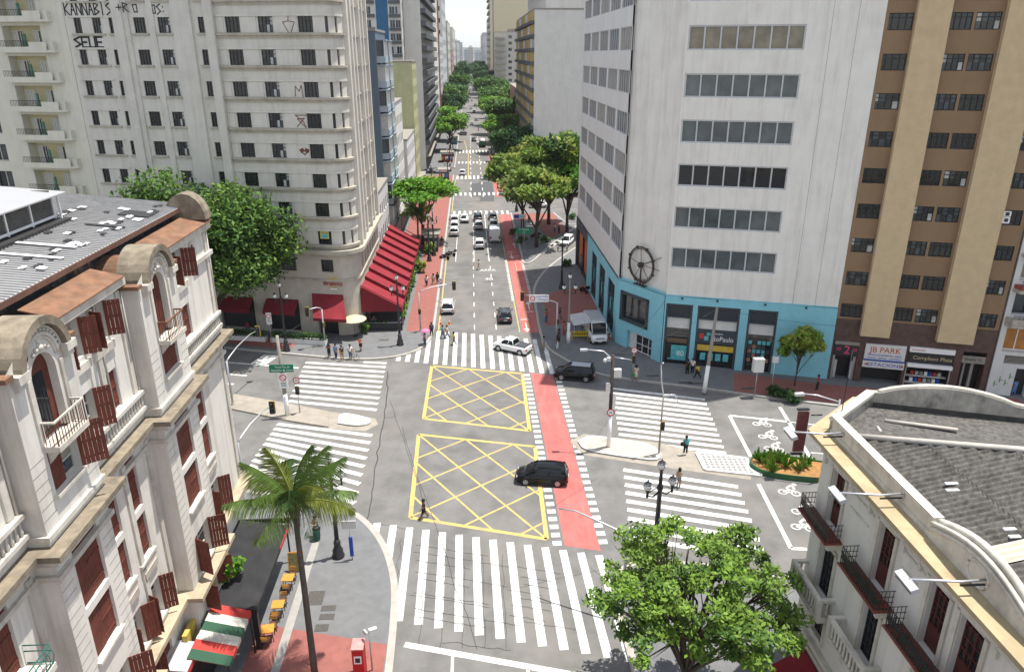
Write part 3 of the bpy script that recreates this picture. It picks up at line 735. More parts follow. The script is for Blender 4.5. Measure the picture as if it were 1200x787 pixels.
for x, z in ((.5, 1.0), (.9, 1.5), (1.4, 1.2), (1.7, 1.9)): mb.box(x, x + .12, -.006, -.002, z, z + .6); mb.box(x, x + .35, -.007, -.003, z + .2, z + .28)
mb.pieces('graffiti', rt)

# ---------------------------------------------------------------- grey rounded corner building with the bar
GREY = mat('grey_render', (.60, .575, .52), .9, .06, .5, .3, .34, dirtcol=(.32, .29, .25))
GREY2 = mat('ledge_stone', (.42, .385, .32), .9, .12, 1.2, .5, .25, dirtcol=(.15, .13, .10))
LSTONE = mat('limestone', (.47, .43, .37), .9, .10, 1.0, .3, .2, dirtcol=(.22, .19, .16))
P0 = G(420, 395)
gr = thing('corner_building', 'grey rounded corner block with graffiti rising above the corner bar', 'building', P0, R(-9))
aT = math.radians(12.08 + 90); rr_ = 2.15; ux = .45; tl = rr_ * math.tan(aT / 2)
fpath = [(-31.0, 0), (ux - tl, 0)]
cx_, cy_ = ux - tl, rr_
arc = [(cx_ + rr_ * math.sin(aT * k / 10), cy_ - rr_ * math.cos(aT * k / 10)) for k in range(11)]
ad = Vector((math.cos(aT), math.sin(aT)))
AVL = 19.0
aend = (arc[-1][0] + ad.x * AVL, arc[-1][1] + ad.y * AVL)
full = [(-31.0, 0)] + arc + [aend]
sills = [11.3 + 3.255 * k for k in range(9)]
ZG = 42.0
wcols = [(-30, -29.1), (-27.75, -26.7), (-25.75, -25.15), (-22.8, -21.4), (-19.95, -18.5), (-15.25, -14.55), (-12.15, -10.48), (-8.42, -6.75), (-3.95, -2.3)]
hG = [(a, b, z, z + 1.58) for z in sills for a, b in wcols]
hG += [(a, b, 8.0, 9.5) for a, b in ((-22.8, -21.4), (-15, -13), (-3.9, -2.4), (-9, -7))]
hshop = [(-29, -25.5, .3, 4.4), (-23.5, -19, .3, 4.4), (-17.5, -13, .3, 4.4), (-11.3, -7.2, .3, 4.4), (-4.9, -2.4, 0, 4.6)]
mb = MB().m(GREY); facade(mb, -31.0, cx_, 10.2, ZG, [h for h in hG if h[2] > 10.2], .28)
# arc with slit windows
slits = (3, 6)
for k in range(10):
    p, q = arc[k], arc[k + 1]; l = math.hypot(q[0] - p[0], q[1] - p[1]); an = math.atan2(q[1] - p[1], q[0] - p[0])
    mb.M = Matrix.Translation((p[0], p[1], 0)) @ Matrix.Rotation(an, 4, 'Z')
    hh = [(.02, l - .02, z, z + 1.58) for z in sills] if k in slits else []
    facade(mb, 0, l, 10.2, ZG, hh, .25)
    if hh:
        mb.m(GLASS); [mb.poly([(.02, .2, h[2]), (l - .02, .2, h[2]), (l - .02, .2, h[3]), (.02, .2, h[3])]) for h in hh]; mb.m(GREY)
    mb.M = Matrix.Identity(4)
mb.build('wall', gr)
acol = [(5.2, 6.3), (8.3, 9.4), (12.2, 13.5), (15.5, 16.8)]
hA = [(a, b, z, z + 1.58) for z in sills for a, b in acol[:2]] + [(a, b, z, z + 1.58) for z in sills for a, b in acol[2:]]
mb = MB().m(GREY); facade(mb, 0, AVL, 10.2, ZG, hA, .28); mb.build('wall', gr, (arc[-1][0], arc[-1][1], 0), aT)
# stone base
mb = MB().m(LSTONE); facade(mb, -31.0, cx_, 0, 10.2, hshop + hG[-4:], .5)
for k in range(10):
    p, q = arc[k], arc[k + 1]; mb.poly([(p[0], p[1], 0), (q[0], q[1], 0), (q[0], q[1], 10.2), (p[0], p[1], 10.2)])
mb.M = Matrix.Translation((arc[-1][0], arc[-1][1], 0)) @ Matrix.Rotation(aT, 4, 'Z')
facade(mb, 0, AVL, 0, 10.2, [(1.5 + 5 * k, 5.3 + 5 * k, .2, 4.4) for k in range(3)] + [(1.8 + 2.5 * k, 3.0 + 2.5 * k, 7.4, 9.3) for k in range(6)], .45)
mb.m(GLASS); mb.box(.5, AVL - .5, .4, .46, .2, 9.5); mb.M = Matrix.Identity(4)
mb.build('stone_base', gr)
mb = MB().m(BLACK); mb.box(-30, -2.0, .5, .6, 0, 4.7); mb.build('shop_interior', gr)
bkl = [(-31, 20), (aend[0], aend[1])]
mb = MB().m(GREY)
for p, q in (((-31, 20), (-31, 0)), (aend, (aend[0] - 14, aend[1] - 3)), ((aend[0] - 14, aend[1] - 3), (-31, 20))):
    mb.poly([(p[0], p[1], 0), (q[0], q[1], 0), (q[0], q[1], ZG), (p[0], p[1], ZG)])
mb.build('rear_wall', gr)
mb = MB().m(GREY2); mb.prism(full + [(aend[0] - 14, aend[1] - 3), (-31, 20)], ZG, ZG + .4); mb.build('roof', gr)
# ledges, cornices and piers
for k, z in enumerate(sills):
    mb = MB().m(GREY2)
    band(mb, [(-13.2, 0)] + arc, z - .26, z - .02, .32); band(mb, [(-13.2, 0)] + arc, z - .52, z - .26, .16)
    mb.m(GREY); band(mb, [(-13.2, 0)] + arc, z + 1.6, z + 1.82, .14)
    mb.build('ledge', gr)
    for a, b in ((-30.4, -26.3), (-23.1, -21.1), (-20.2, -18.2), (-15.5, -14.3), (-25.9, -25.0)): q = MB().m(GREY2); q.box(a, b, -.16, .05, z - .22, z - .03); q.build('sill', gr)
    q = MB().m(GREY); q.box(-30.4, -26.3, -.1, .05, z + 1.62, z + 1.8); q.build('hood', gr)
    for a, b in ((-13.15, -12.35), (-10.25, -8.6), (-6.5, -4.05)): q = MB().m(GREY); q.box(a, b, -.07, .05, z, z + 1.58); q.build('wall_panel', gr)
for a, b, o in ((-25.05, -23.9, .35), (-23.9, -23.3, .15), (-18.1, -15.9, .28), (-14.2, -13.25, .55), (-21.0, -20.3, .12)):
    mb = MB().m(GREY); mb.box(a, b, -o, .02, 10.2, ZG - .1); mb.build('pier', gr)
for a, o in ((.3, .5), (1.7, .35), (3.0, .5), (4.2, .35), (7.0, .3), (10.4, .45), (14.2, .3), (17.6, .4)):
    mb = MB().m(GREY); mb.box(a, a + .75, -o, .02, 10.5, ZG - .1); mb.build('pier', gr, (arc[-1][0], arc[-1][1], 0), aT)
for z in sills:
    mb = MB().m(GREY2); mb.box(4.9, AVL, -.18, .02, z - .25, z - .03); mb.build('ledge', gr, (arc[-1][0], arc[-1][1], 0), aT)
mb = MB().m(GREY2); band(mb, [(-31.3, 0)] + arc + [aend], 9.95, 10.25, .35); band(mb, [(-31.3, 0)] + arc + [aend], 10.25, 10.7, .75); band(mb, [(-31.3, 0)] + arc + [aend], 6.9, 7.15, .14); mb.build('cornice', gr)
GW = mat('window_bars', (.03, .032, .034), .5, .1, 3)
def gwin(h, i): return winmesh(round(h[1] - h[0], 2), round(h[3] - h[2], 2), max(2, round((h[1] - h[0]) / .4)), 2, GW, [[GLASS, GLASS2, GLASS], [GLASS, GLASS, GLASS2, CURT], [GLASS]][i % 3], .06, .06, .72, key=i % 3)
for i, h in enumerate(hG): put('window', gwin(h, i), gr, ((h[0] + h[1]) / 2, .15, h[2]))
ca, sa = math.cos(aT), math.sin(aT)
for i, h in enumerate(hA):
    x, y = (h[0] + h[1]) / 2, .15
    if i < 18: put('window', gwin(h, i), gr, (arc[-1][0] + x * ca - y * sa, arc[-1][1] + x * sa + y * ca, h[2]), aT)
mb = MB().m(GLASS)
for h in hA[18:]:
    mb.poly([(h[0], .15, h[2]), (h[1], .15, h[2]), (h[1], .15, h[3]), (h[0], .15, h[3])])
mb.build('window', gr, (arc[-1][0], arc[-1][1], 0), aT)['kind'] = 'stuff'
# notice in the lowest window
mb = MB().m(mat('notice_yellow', (.65, .6, .15), .6)); mb.box(-3.65, -2.6, -.02, .0, 12.0, 12.85); mb.m(POST[0]); mb.box(-3.55, -2.7, -.03, -.02, 12.1, 12.5); nb = mb.build('notice', gr); lettering('ALUGA', .28, SBLUE, nb, (-3.12, -.035, 12.66))
# graffiti
GRAF = mat('graffiti_black', (.03, .03, .035), .8); GRB = mat('graffiti_brown', (.16, .06, .045), .8)
def stroke(mb, pts, w=.1):
    for a, b in zip(pts, pts[1:]):
        d = Vector((b[0] - a[0], b[1] - a[1])); l = d.length; an = math.atan2(d.y, d.x)
        mb.cbox(((a[0] + b[0]) / 2, 0, (a[1] + b[1]) / 2), (l + w, .012, w), 0, 0, -an)
GL = {'K': [[(0, 0), (0, 1)], [(.5, 1), (0, .5), (.5, 0)]], 'A': [[(0, 0), (.25, 1), (.5, 0)], [(.1, .4), (.4, .4)]], 'N': [[(0, 0), (0, 1), (.5, 0), (.5, 1)]], 'B': [[(0, 0), (0, 1), (.45, .8), (.1, .5), (.5, .25), (0, 0)]], 'I': [[(.2, 0), (.2, 1)]], 'S': [[(.5, 1), (0, .75), (.5, .3), (0, 0)]], 'E': [[(.5, 1), (0, 1), (0, 0), (.5, 0)], [(0, .5), (.4, .5)]], 'U': [[(0, 1), (0, 0), (.5, 0), (.5, 1)]], '+': [[(.25, .2), (.25, .8)], [(0, .5), (.5, .5)]], 'O': [[(.1, .1), (0, .9), (.4, .9), (.4, .1), (.1, .1)]], 'W': [[(0, 1), (.12, 0), (.25, .7), (.4, 0), (.5, 1)]], 'R': [[(0, 0), (0, 1), (.45, .8), (.05, .5), (.5, 0)]], ':': [[(.2, .25), (.2, .3)], [(.2, .7), (.2, .75)]], 'M': [[(0, 0), (.05, 1), (.25, .4), (.45, 1), (.5, 0)]]}
def graf(s, x, z, h, w, m=GRAF, th=.11, y=-.02):
    mb = MB().m(m); mb.M = Matrix.Translation((0, y, 0))
    for i, ch in enumerate(s):
        for st in GL.get(ch, []): stroke(mb, [(x + i * w + p[0] * w * 1.5, z + p[1] * h) for p in st], th)
    return mb.build('graffiti', gr)
graf('KANNABIS', -31 + .2, 35.95, 1.2, .72, th=.13); graf('SEUE', -30.3, 32.65, 1.05, .9, th=.2); graf('+R', -24.3, 36.2, .9, .8, y=-.37); graf('O', -22.6, 36.1, .9, .8); graf('WOS:', -20.9, 35.95, 1.0, .55)
mb = MB().m(GRB); mb.M = Matrix.Translation((0, -.085, 3.2))
stroke(mb, [(-5.0, 32.0), (-5.6, 31.9), (-4.9, 30.6), (-4.3, 31.9), (-5.0, 32.0), (-4.9, 32.6)], .07)
stroke(mb, [(-5.0, 24.5), (-4.9, 25.5), (-4.5, 25.0), (-4.2, 25.6), (-4.1, 24.4)], .08)
stroke(mb, [(-5.1, 21.3), (-4.2, 22.2), (-5.0, 22.1), (-4.1, 21.2), (-4.3, 21.8), (-5.2, 22.5), (-4.0, 22.5)], .09)
for dx in (-.28, .28): mb.cbox((-4.55 + dx, 0, 18.75), (.5, .012, .42), 0, 0, dx * 1.5)
stroke(mb, [(-5.05, 18.7), (-4.55, 18.3), (-4.05, 18.7)], .12); mb.build('graffiti', gr)
# bar sign over the corner door
mb = MB().m(mat('sign_gold2', (.7, .5, .08), .4)); s5 = mb.m(mat('sign_gold2', (.7, .5, .08), .4)); mb.box(-2.9, -1.75, -.05, .0, 5.9, 5.95); sg = mb.build('bar_sign', gr, (-.35, -.03, .35)); lettering('BAR', .62, MATS['sign_gold2'], sg, (-2.2, -.06, 6.85), ext=.03); lettering('Brahma', .78, mat('sign_wine', (.35, .03, .03), .4), sg, (-2.25, -.08, 6.3), ext=.03); mb = MB().m(WHITE); mb.box(-2.6, -1.8, -.05, .0, 5.55, 5.7); mb.build('sign_plate', sg)

# ---------------------------------------------------------------- cream block with balconies
CREAM = mat('cream_render', (.62, .60, .51), .9, .05, .5, .2, .25, dirtcol=(.3, .27, .2))
CREAMY = mat('cream_yellow', (.56, .50, .30), .9, .05, .6, .15, .1, dirtcol=(.35, .3, .18))
SHUT = mat('white_shutter', (.58, .57, .52), .7, .06, 3)
cr = thing('apartment_building', 'cream apartment block with stacked balconies behind the grey metal roof', 'building', P0 + Vector((math.cos(R(-9)), math.sin(R(-9)), 0)) * -31.05, R(-9))
flz = [7.0 + 3.17 * k for k in range(11)]
hC = [(-8.0, -3.2, z, z + 2.55) for z in flz] + [(-13.6, -11.0, z + .3, z + 2.3) for z in flz] + [(-18, -15.4, z + .3, z + 2.3) for z in flz]
mb = MB().m(CREAM); facade(mb, -22, 0, 0, 42, hC, 1.1); mb.box(-22, -21.7, .02, 14, 0, 42); mb.box(-.3, 0, .02, 14, 0, 42); mb.box(-21.7, -.3, 13.7, 14, 0, 42); mb.build('wall', cr)
mb = MB().m(CREAM); mb.box(-22, 0, .01, 14, 42, 42.4); mb.build('roof', cr)
mb = MB().m(CREAMY)
for h in hC[:11]: mb.box(h[0], h[1], 1.1, 1.2, h[2], h[3])
mb.build('balcony_back', cr)
sw2 = winmesh(1.35, 2.1, 4, 1, SHUT, [SHUT, GLASS, GLASS, SHUT], .08, .06); sw3 = winmesh(1.35, 2.1, 4, 1, SHUT, [SHUT, SHUT, SHUT, SHUT], .08, .06, key=1)
for i, z in enumerate(flz):
    put('window', sw2 if i % 3 else sw3, cr, (-7.0, 1.0, z)); put('window', sw3 if i % 2 else sw2, cr, (-4.4, 1.0, z))
    put('window', winmesh(2.6, 2.0, 2, 1, SHUT, [GLASS, GLASS2], .08, .06), cr, (-12.3, .5, z + .3))
    put('window', winmesh(2.6, 2.0, 2, 1, SHUT, [GLASS, GLASS2], .08, .06), cr, (-16.7, .5, z + .3))
    mb = MB().m(CREAM); P = [(-8.3, 0), (-8.3, -.9), (-2.3, -.9), (-1.6, -.5), (-1.5, 0)]; mb.prism(P, z - .25, z)
    mb.box(-8.3, -2.2, -.9, -.75, z, z + .35); mb.box(-4.3, -2.2, -.91, -.74, z, z + .85); mb.box(-2.35, -1.6, -.55, 0, z, z + .85)
    b = mb.build('balcony', cr)
    mb = MB().m(BLACK); mb.box(-8.3, -4.3, -.86, -.82, z + .95, z + 1.0)
    for k in range(21): mb.box(-8.3 + k * .2, -8.27 + k * .2, -.86, -.83, z + .35, z + .95)
    mb.build('railing', b)
    mb = MB().m(mat('balcony_green', (.10, .22, .16), .8, .3, 4)); mb.box(-5.85, -5.6, .3, .5, z, z + 1.7); mb.box(-5.95, -5.5, .2, .5, z, z + .4); mb.build('planter', cr)
# ================================================================ ornate white building, left foreground
LWALL = mat('old_white_stucco', (.66, .635, .585), .85, .05, .7, .38, .5, dirtcol=(.25, .22, .18))
LTRIM = mat('old_white_trim', (.58, .55, .49), .85, .1, 1.5, .6, .5, dirtcol=(.22, .185, .145))
MOSS = mat('weathered_cement', (.23, .195, .145), .95, .3, 2.2, .75, .3, dirtcol=(.075, .065, .05), bump=.4)
COPPER = mat('rusted_sheet', (.20, .105, .062), .85, .35, 1.6, .8, .2, dirtcol=(.12, .09, .065), dscale=.9)
SHR = mat('oxblood_shutter', (.135, .036, .024), .75, .3, 2.0, .45, .4, dirtcol=(.05, .025, .02))
def tinroof(name, c, d, sc):
    m = mat(name, c, .45, .12, .5, .4, 0, metal=.15, spec=.4, dirtcol=d, dscale=sc); return m
TIN = tinroof('zinc_roof', (.36, .363, .37), (.23, .215, .20), .5)
TINP = mat('roof_patch_white', (.75, .76, .78), .6, .1, 3); TARP = mat('roof_tar', (.03, .03, .03), .7, .2, 4)
lb = thing('ornate_building', 'old white stucco corner building with oxblood shutters and grey metal roof', 'building', W(-15.67, 43.8), AV + PI / 2)
PV = .77
PAVS = [(-11.4, -7.1), (-21.4, -17.4), (-31.4, -27.4)]
ROWS = dict(A=(20.7, 22.3), B=(17.45, 19.25), C=(12.3, 15.2), D=(9.85, 11.95), E=(6.15, 8.2), F=(3.7, 5.35))
CB = [(-5.6, -4.1)]; CR = [(-16.65, -15.3), (-14.5, -13.15)]; CR2 = [(-26.6, -25.2), (-24.5, -23.1)]
segs = [(-7.1, 0, CB), (-17.4, -11.4, CR), (-27.4, -21.4, CR2)]
WINS = []
for x0, x1, cs in segs:
    hs = [(a, b, *ROWS[r]) for r in 'ABCDEF' for a, b in cs]
    mb = MB().m(LWALL); facade(mb, x0, x1, 0, 22.85, hs, .32); mb.build('wall', lb)
    WINS += [(h, 0, r) for h, r in zip(hs, [r for r in 'ABCDEF' for _ in cs])]
for x0, x1 in PAVS:
    c = (x0 + x1) / 2
    hs = [(c - .95, c + .95, *ROWS[r]) for r in 'BCDEF']
    mb = MB().m(LWALL); mb.M = Matrix.Translation((0, -PV, 0)); facade(mb, x0, x1, 0, 19.35, hs, .4); mb.M = Matrix.Identity(4)
    q = mb.m(mat('quoin_joint', (.22, .20, .18), .9))  # dark joint lines between the quoin blocks
    for xx in (x0, x1 - .85):
        z = 6.4
        while z < 19.2:
            if not 15.3 < z < 16.9: q.box(xx + .003, xx + .85, -PV - .004, -PV + .02, z, z + .025)
            z += .42
    mb.m(LWALL)
    for x in (x0, x1): mb.poly([(x, -PV, 0), (x, .1, 0), (x, .1, 22.2), (x, -PV, 22.2)])
    mb.build('wall', lb)
    WINS += [(h, -PV, r) for h, r in zip(hs, 'BCDEF')]
    # gable: arched door wall
    g = MB().m(LWALL); n = 16; ra, rg = .76, 1.5; zs, zg = 21.65, 22.2
    inner = [(c - ra, 19.35)] + [(c - ra * math.cos(PI * k / n), zs + ra * math.sin(PI * k / n)) for k in range(n + 1)] + [(c + ra, 19.35)]
    outer = [(x0, 19.35)] + [((x0 if k < 2 else x1 if k > n - 2 else c - rg * math.cos(PI * k / n)), (zg if k in (0, n) else zg + (.25 if k in (1, n - 1) else rg * math.sin(PI * k / n)))) for k in range(n + 1)] + [(x1, 19.35)]
    for k in range(len(inner) - 1):
        a, b, cc, d = inner[k], inner[k + 1], outer[k + 1], outer[k]
        g.poly([(a[0], -PV, a[1]), (b[0], -PV, b[1]), (cc[0], -PV, cc[1]), (d[0], -PV, d[1])])
        g.poly([(a[0], -PV, a[1]), (b[0], -PV, b[1]), (b[0], -PV + .45, b[1]), (a[0], -PV + .45, a[1])])
    gb = g.build('gable', lb, recalc=True)
    mo = MB().m(LTRIM)
    for rr2, th, yy in ((1.47, .12, -.12), (1.25, .055, -.05), (1.0, .08, -.05), (.88, .05, -.03)):
        mo.tube([(c - rr2 * math.cos(PI * k / n), -PV + yy, zg - .12 + rr2 * math.sin(PI * k / n)) for k in range(n + 1)], th, 6)
    for k in range(15):
        t = PI * (k + 1) / 16; mo.ball((c - 1.12 * math.cos(t), -PV - .05, zg - .1 + 1.12 * math.sin(t)), .07, 6)
    for dx, dz, rr2 in ((0, .98, .15), (-.24, .95, .1), (.24, .95, .1), (-.45, .85, .08), (.45, .85, .08), (0, 1.2, .08)): mo.ball((c + dx, -PV - .03, zs + dz), rr2, 7)
    for s in (-1, 1):
        mo.box(*sorted((c + s * 1.2, c + s * 1.85)), -PV - .3, -PV + .1, 22.0, 22.3); mo.box(*sorted((c + s * 1.28, c + s * 1.78)), -PV - .18, -PV + .1, 21.75, 22.0)
        mo.box(*sorted((c + s * .95, c + s * 1.15)), -PV - .08, -PV + .02, 19.5, 21.8)
    mo.build('moulding', gb)
    # barrel roof behind the gable
    b = MB().m(MOSS); r2 = 1.62; nb = 14
    P = [(c - r2 * math.cos(PI * k / nb), zg - .1 + r2 * math.sin(PI * k / nb)) for k in range(nb + 1)]
    Q = [(c - (r2 - .3) * math.cos(PI * k / nb), zg - .1 + (r2 - .3) * math.sin(PI * k / nb)) for k in range(nb + 1)]
    for k in range(nb):
        for y0, y1, S in ((-PV - .28, .35, P), (-PV - .28, .35, Q)): b.poly([(S[k][0], y0, S[k][1]), (S[k + 1][0], y0, S[k + 1][1]), (S[k + 1][0], y1, S[k + 1][1]), (S[k][0], y1, S[k][1])])
        for y in (-PV - .28, .35): b.poly([(P[k][0], y, P[k][1]), (P[k + 1][0], y, P[k + 1][1]), (Q[k + 1][0], y, Q[k + 1][1]), (Q[k][0], y, Q[k][1])])
    b.xprism([(x + (.0 if True else 0), z) for x, z in Q], .15, .3)
    b.build('barrel_roof', lb)
    b = MB().m(COPPER); r3 = 1.2
    P = [(c - r3 * math.cos(PI * k / nb), zg + r3 * .85 * math.sin(PI * k / nb)) for k in range(nb + 1)]; b.xprism(P, .36, 1.9); b.build('copper_roof', lb)
    b = MB().m(COPPER); b.xprism([(x0 - .3, 22.25), (x0 + .15, 22.25), (x0 + .15, 22.42), (x0 - .3, 22.42)], -PV - .15, 1.6); b.xprism([(x1 - .15, 22.25), (x1 + .25, 22.25), (x1 + .25, 22.42), (x1 - .15, 22.42)], -PV - .1, 1.4); b.build('copper_roof', lb)
    # arched door, open on the glazed leaf
    d = MB().m(SHR); pts = [(x - c, z - 19.35) for x, z in inner]
    d.M = Matrix.Translation((c, -PV + .3, 19.35)); d.xprism(pts, 0, .06); d.m(GLASS)
    if c > -15: 
        for k in range(6): d.m(SHR); d.box(-.72 + k * .24, -.70 + k * .24, -.02, .01, .05, 2.9 if 0 < k < 5 else 2.3)
    else: d.box(-.55, .35, -.02, .0, .1, 2.3); d.m(BLACK); [d.box(-.55 + .22 * i, -.53 + .22 * i, -.03, 0, .1, 2.3) for i in range(5)]
    d.build('arched_door', lb)
    # balcony of the arched door
    b = MB().m(LTRIM); b.box(c - 1.05, c + 1.05, -PV - .55, -PV - .002, 19.12, 19.33)
    for s in (-.8, .8): b.yprism([(-PV - .45, 19.12), (-PV - .003, 19.12), (-PV - .003, 18.6)], c + s - .1, c + s + .1)
    bb = b.build('balcony', lb)
    RI = mat('rusty_railing', (.16, .075, .045), .7, .3, 5)
    b = MB().m(RI)
    for k in range(12): b.box(c - 1.0 + k * .18, c - .98 + k * .18, -PV - .53, -PV - .505, 19.33, 20.2)
    for k in range(4):
        for s in (-1.0, .98): b.box(c + s, c + s + .02, -PV - .5 + k * .13, -PV - .48 + k * .13, 19.33, 20.2)
    b.m(LTRIM if c < -15 else RI); b.box(c - 1.03, c + 1.03, -PV - .55, -PV - .49, 20.2, 20.27)
    for s in (-1.03, .97): b.box(c + s, c + s + .06, -PV - .49, -PV, 20.2, 20.27)
    b.build('railing', bb)
# shutters
def shutter(w, h):
    k = ('sh', round(w, 2), round(h, 2))
    if k not in WM:
        mb = MB().m(SHR); n = max(2, round(w / .17))
        for i in range(n): mb.box(w * i / n + .006, w * (i + 1) / n - .006, -.03, .01, 0, h)
        for z in (.12, .5, .85): mb.box(.01, w - .01, .012, .035, h * z, h * z + .1)
        WM[k] = mb.mesh('shutter')
    return WM[k]
LFR = mat('old_window_frame', (.50, .48, .44), .7, .1, 3, .2)
for i, ((a, b, z0, z1), y, r) in enumerate(WINS):
    w, h = b - a, z1 - z0
    wo = put('window', winmesh(w, h, 2, 3, LFR, [GLASS, GLASS, GLASS2, BLIND], .07, .05, key=i % 4), lb, ((a + b) / 2, y + .26, z0))
    st = {'A': 'open', 'B': ['closed', 'closed', 'half'][i % 3], 'C': 'closed', 'D': 'closed', 'E': 'open', 'F': ['open', 'closed'][i % 2]}[r]
    hw = w / 2 - .01
    angs = {'closed': (0, 0), 'open': (R(100 + 25 * rnd.random()), R(100 + 30 * rnd.random())), 'half': (0, R(125))}[st]
    s1 = put('shutter', shutter(hw, h - .04), wo, (-w / 2 + .005, -.12 if not angs[0] else -.26, .02)); s1.rotation_euler = (0, 0, -angs[0])
    s2 = put('shutter', shutter(hw, h - .04), wo, (w / 2 - .005, -.12 if not angs[1] else -.26, .02)); s2.rotation_euler = (0, 0, PI + angs[1])
    if r in 'BDEF':
        mb = MB().m(LTRIM); mb.box(-w / 2 - .14, w / 2 + .14, -.26 - .16, -.255, -.14, -.01); mb.build('sill', wo)
# balustrades under row B, panels under D and E
for x0, x1, cs in segs:
    mb = MB().m(LTRIM); mb.box(x0 + .1, x1 - .1, -.28, -.02, 17.25, 17.42); mb.box(x0 + .1, x1 - .1, -.26, -.02, 16.45, 16.62)
    k = x0 + .3
    while k < x1 - .2: mb.lathe([(.05, 0), (.075, .15), (.045, .35), (.06, .63)], (k, -.14, 16.62), 6); k += .27
    mb.build('balustrade', lb)
    mb = MB().m(LTRIM)
    for a, b in cs:
        for z in (9.2, 5.5): mb.box(a - .1, b + .1, -.1, .02, z - .35, z + .5)
        mb.m(STN); mb.box(a, b, -.14, -.1, 8.95, 9.3); mb.m(LTRIM); mb.box(a - .25, b + .25, -.12, .02, 20.15, 20.5)
    mb.pieces('panel', lb)
    for xx in (x0 + .35, x1 - .5) + (((x0 + x1) / 2,) if len(cs) > 1 else ()):
        mb = MB().m(LTRIM); mb.box(xx - .17, xx + .17, -.1, .02, 6.3, 15.0); mb.box(xx - .17, xx + .17, -.1, .02, 17.45, 22.3); mb.lathe([(.05, 0), (.05, 5.2)], (xx + .3, -.1, 17.4), 6); mb.build('pilaster', lb)
mpath = [(-32, -PV), (-27.4, -PV), (-27.4, 0), (-21.4, 0), (-21.4, -PV), (-17.4, -PV), (-17.4, 0), (-11.4, 0), (-11.4, -PV), (-7.1, -PV), (-7.1, 0), (0, 0), (0, 14)]
mb = MB().m(LTRIM); band(mb, mpath, 15.35, 15.7, .35); band(mb, mpath, 14.55, 14.75, .14); band(mb, mpath, 16.2, 16.4, .12); mb.m(MOSS); band(mb, mpath, 15.72, 15.95, .62); mb.build('cornice', lb)
mb = MB().m(LTRIM); band(mb, mpath, 5.3, 5.55, .3); mb.m(mat('ledge_tan', (.42, .35, .25), .9, .15, 2, .4)); band(mb, mpath, 5.55, 5.8, .65); mb.build('ledge', lb)
mb = MB().m(LTRIM)
for z in (9.5, 12.1): pass
band(mb, [(-2.8, 0), (0, 0), (0, 14)], 20.9, 21.15, .2); band(mb, [(-7.1, 0), (0, 0), (0, 14)], 22.45, 22.85, .25); band(mb, [(-17.4, 0), (-11.4, 0)], 22.5, 22.84, .3); band(mb, [(-27.4, 0), (-21.4, 0)], 22.5, 22.84, .3); mb.build('moulding', lb)
mb = MB().m(BLACK); mb.M = Matrix.Translation((-2.65, -.03, 21.7)) @ Matrix.Rotation(PI / 2, 4, 'X'); pr = [(.26 * math.cos(2 * PI * k / 16), .4 * math.sin(2 * PI * k / 16)) for k in range(16)]; mb.prism(pr, 0, .03); ov = mb.build('oval_window', lb)
mb = MB().m(LTRIM); mb.tube([(-2.65 + .33 * math.cos(2 * PI * k / 16), -.05, 21.7 + .48 * math.sin(2 * PI * k / 16)) for k in range(17)], .06, 6); mb.build('frame', ov)
# copper dormer roofs, mansard strip with little panes, metal roof
for x0, x1 in ((-7.0, .3), (-17.2, -11.6), (-27.2, -21.6)):
    mb = MB().m(COPPER); mb.yprism([(-.38, 22.86), (1.0, 23.2), (1.0, 23.26), (-.38, 22.92)], x0, x1); mb.build('copper_roof', lb)
mb = MB().m(mat('mansard_board', (.06, .05, .045), .8, .3, 3)); mb.box(-31.4, .2, 1.5, 1.65, 22.2, 23.8); mb.m(GLASS2)
for k in range(70):
    if k % 7 != 3: mb.box(-31 + k * .44, -30.62 + k * .44, 1.48, 1.52, 23.1, 23.65)
mb.build('mansard', lb)
mb = MB().m(mat('brown_gutter', (.14, .075, .055), .7, .2, 2)); mb.box(-31.5, .4, 1.0, 1.35, 23.55, 23.78); mb.build('gutter', lb)
mb = MB().m(MOSS)
P = [(1.15 * math.cos(PI * k / 10), 23.1 + 1.5 * math.sin(PI * k / 10)) for k in range(11)]; mb.yprism([(.75 + y, z) for y, z in P], -.75, .25); mb.m(LTRIM); mb.yprism([(.75 + y * .8, 23.0 + (z - 23) * .8) for y, z in P], .25, .3); mb.build('barrel_roof', lb)
def zr(y): return 23.75 + .1 * (y - .7)
mb = MB().m(TIN); n = 112; RIB = mat('roof_seam', (.25, .25, .25), .7, .2, 2)
xs = [-31.6 + 32.0 * k / n for k in range(n + 1)]
for k in range(n):
    x0, x1 = xs[k], xs[k + 1]
    for y0, y1 in ((1.05, 6), (6, 11.5), (11.5, 16.5)):
        mb.m(TIN); mb.poly([(x0, y0, zr(y0)), (x1 - .05, y0, zr(y0)), (x1 - .05, y1, zr(y1)), (x0, y1, zr(y1))]); mb.m(RIB)
        mb.poly([(x1 - .05, y0, zr(y0)), (x1 - .03, y0, zr(y0) + .06), (x1 - .03, y1, zr(y1) + .06), (x1 - .05, y1, zr(y1))]); mb.poly([(x1 - .03, y0, zr(y0) + .06), (x1, y0, zr(y0)), (x1, y1, zr(y1)), (x1 - .03, y1, zr(y1) + .06)])
mb.poly([(-31.6, 16.5, zr(16.5)), (.4, 16.5, zr(16.5)), (.4, 24, 23.5), (-31.6, 24, 23.5)]); mb.build('roof', lb)
rr = random.Random(5); mb = MB()
def rp(m, x, y, w, d): mb.m(m); mb.M = Matrix.Translation((x, y, zr(y) + .075)) @ Matrix.Rotation(math.atan(.1), 4, 'X'); mb.box(-w / 2, w / 2, -d / 2, d / 2, 0, .012 + rr.random() * .01); mb.M = Matrix.Identity(4)
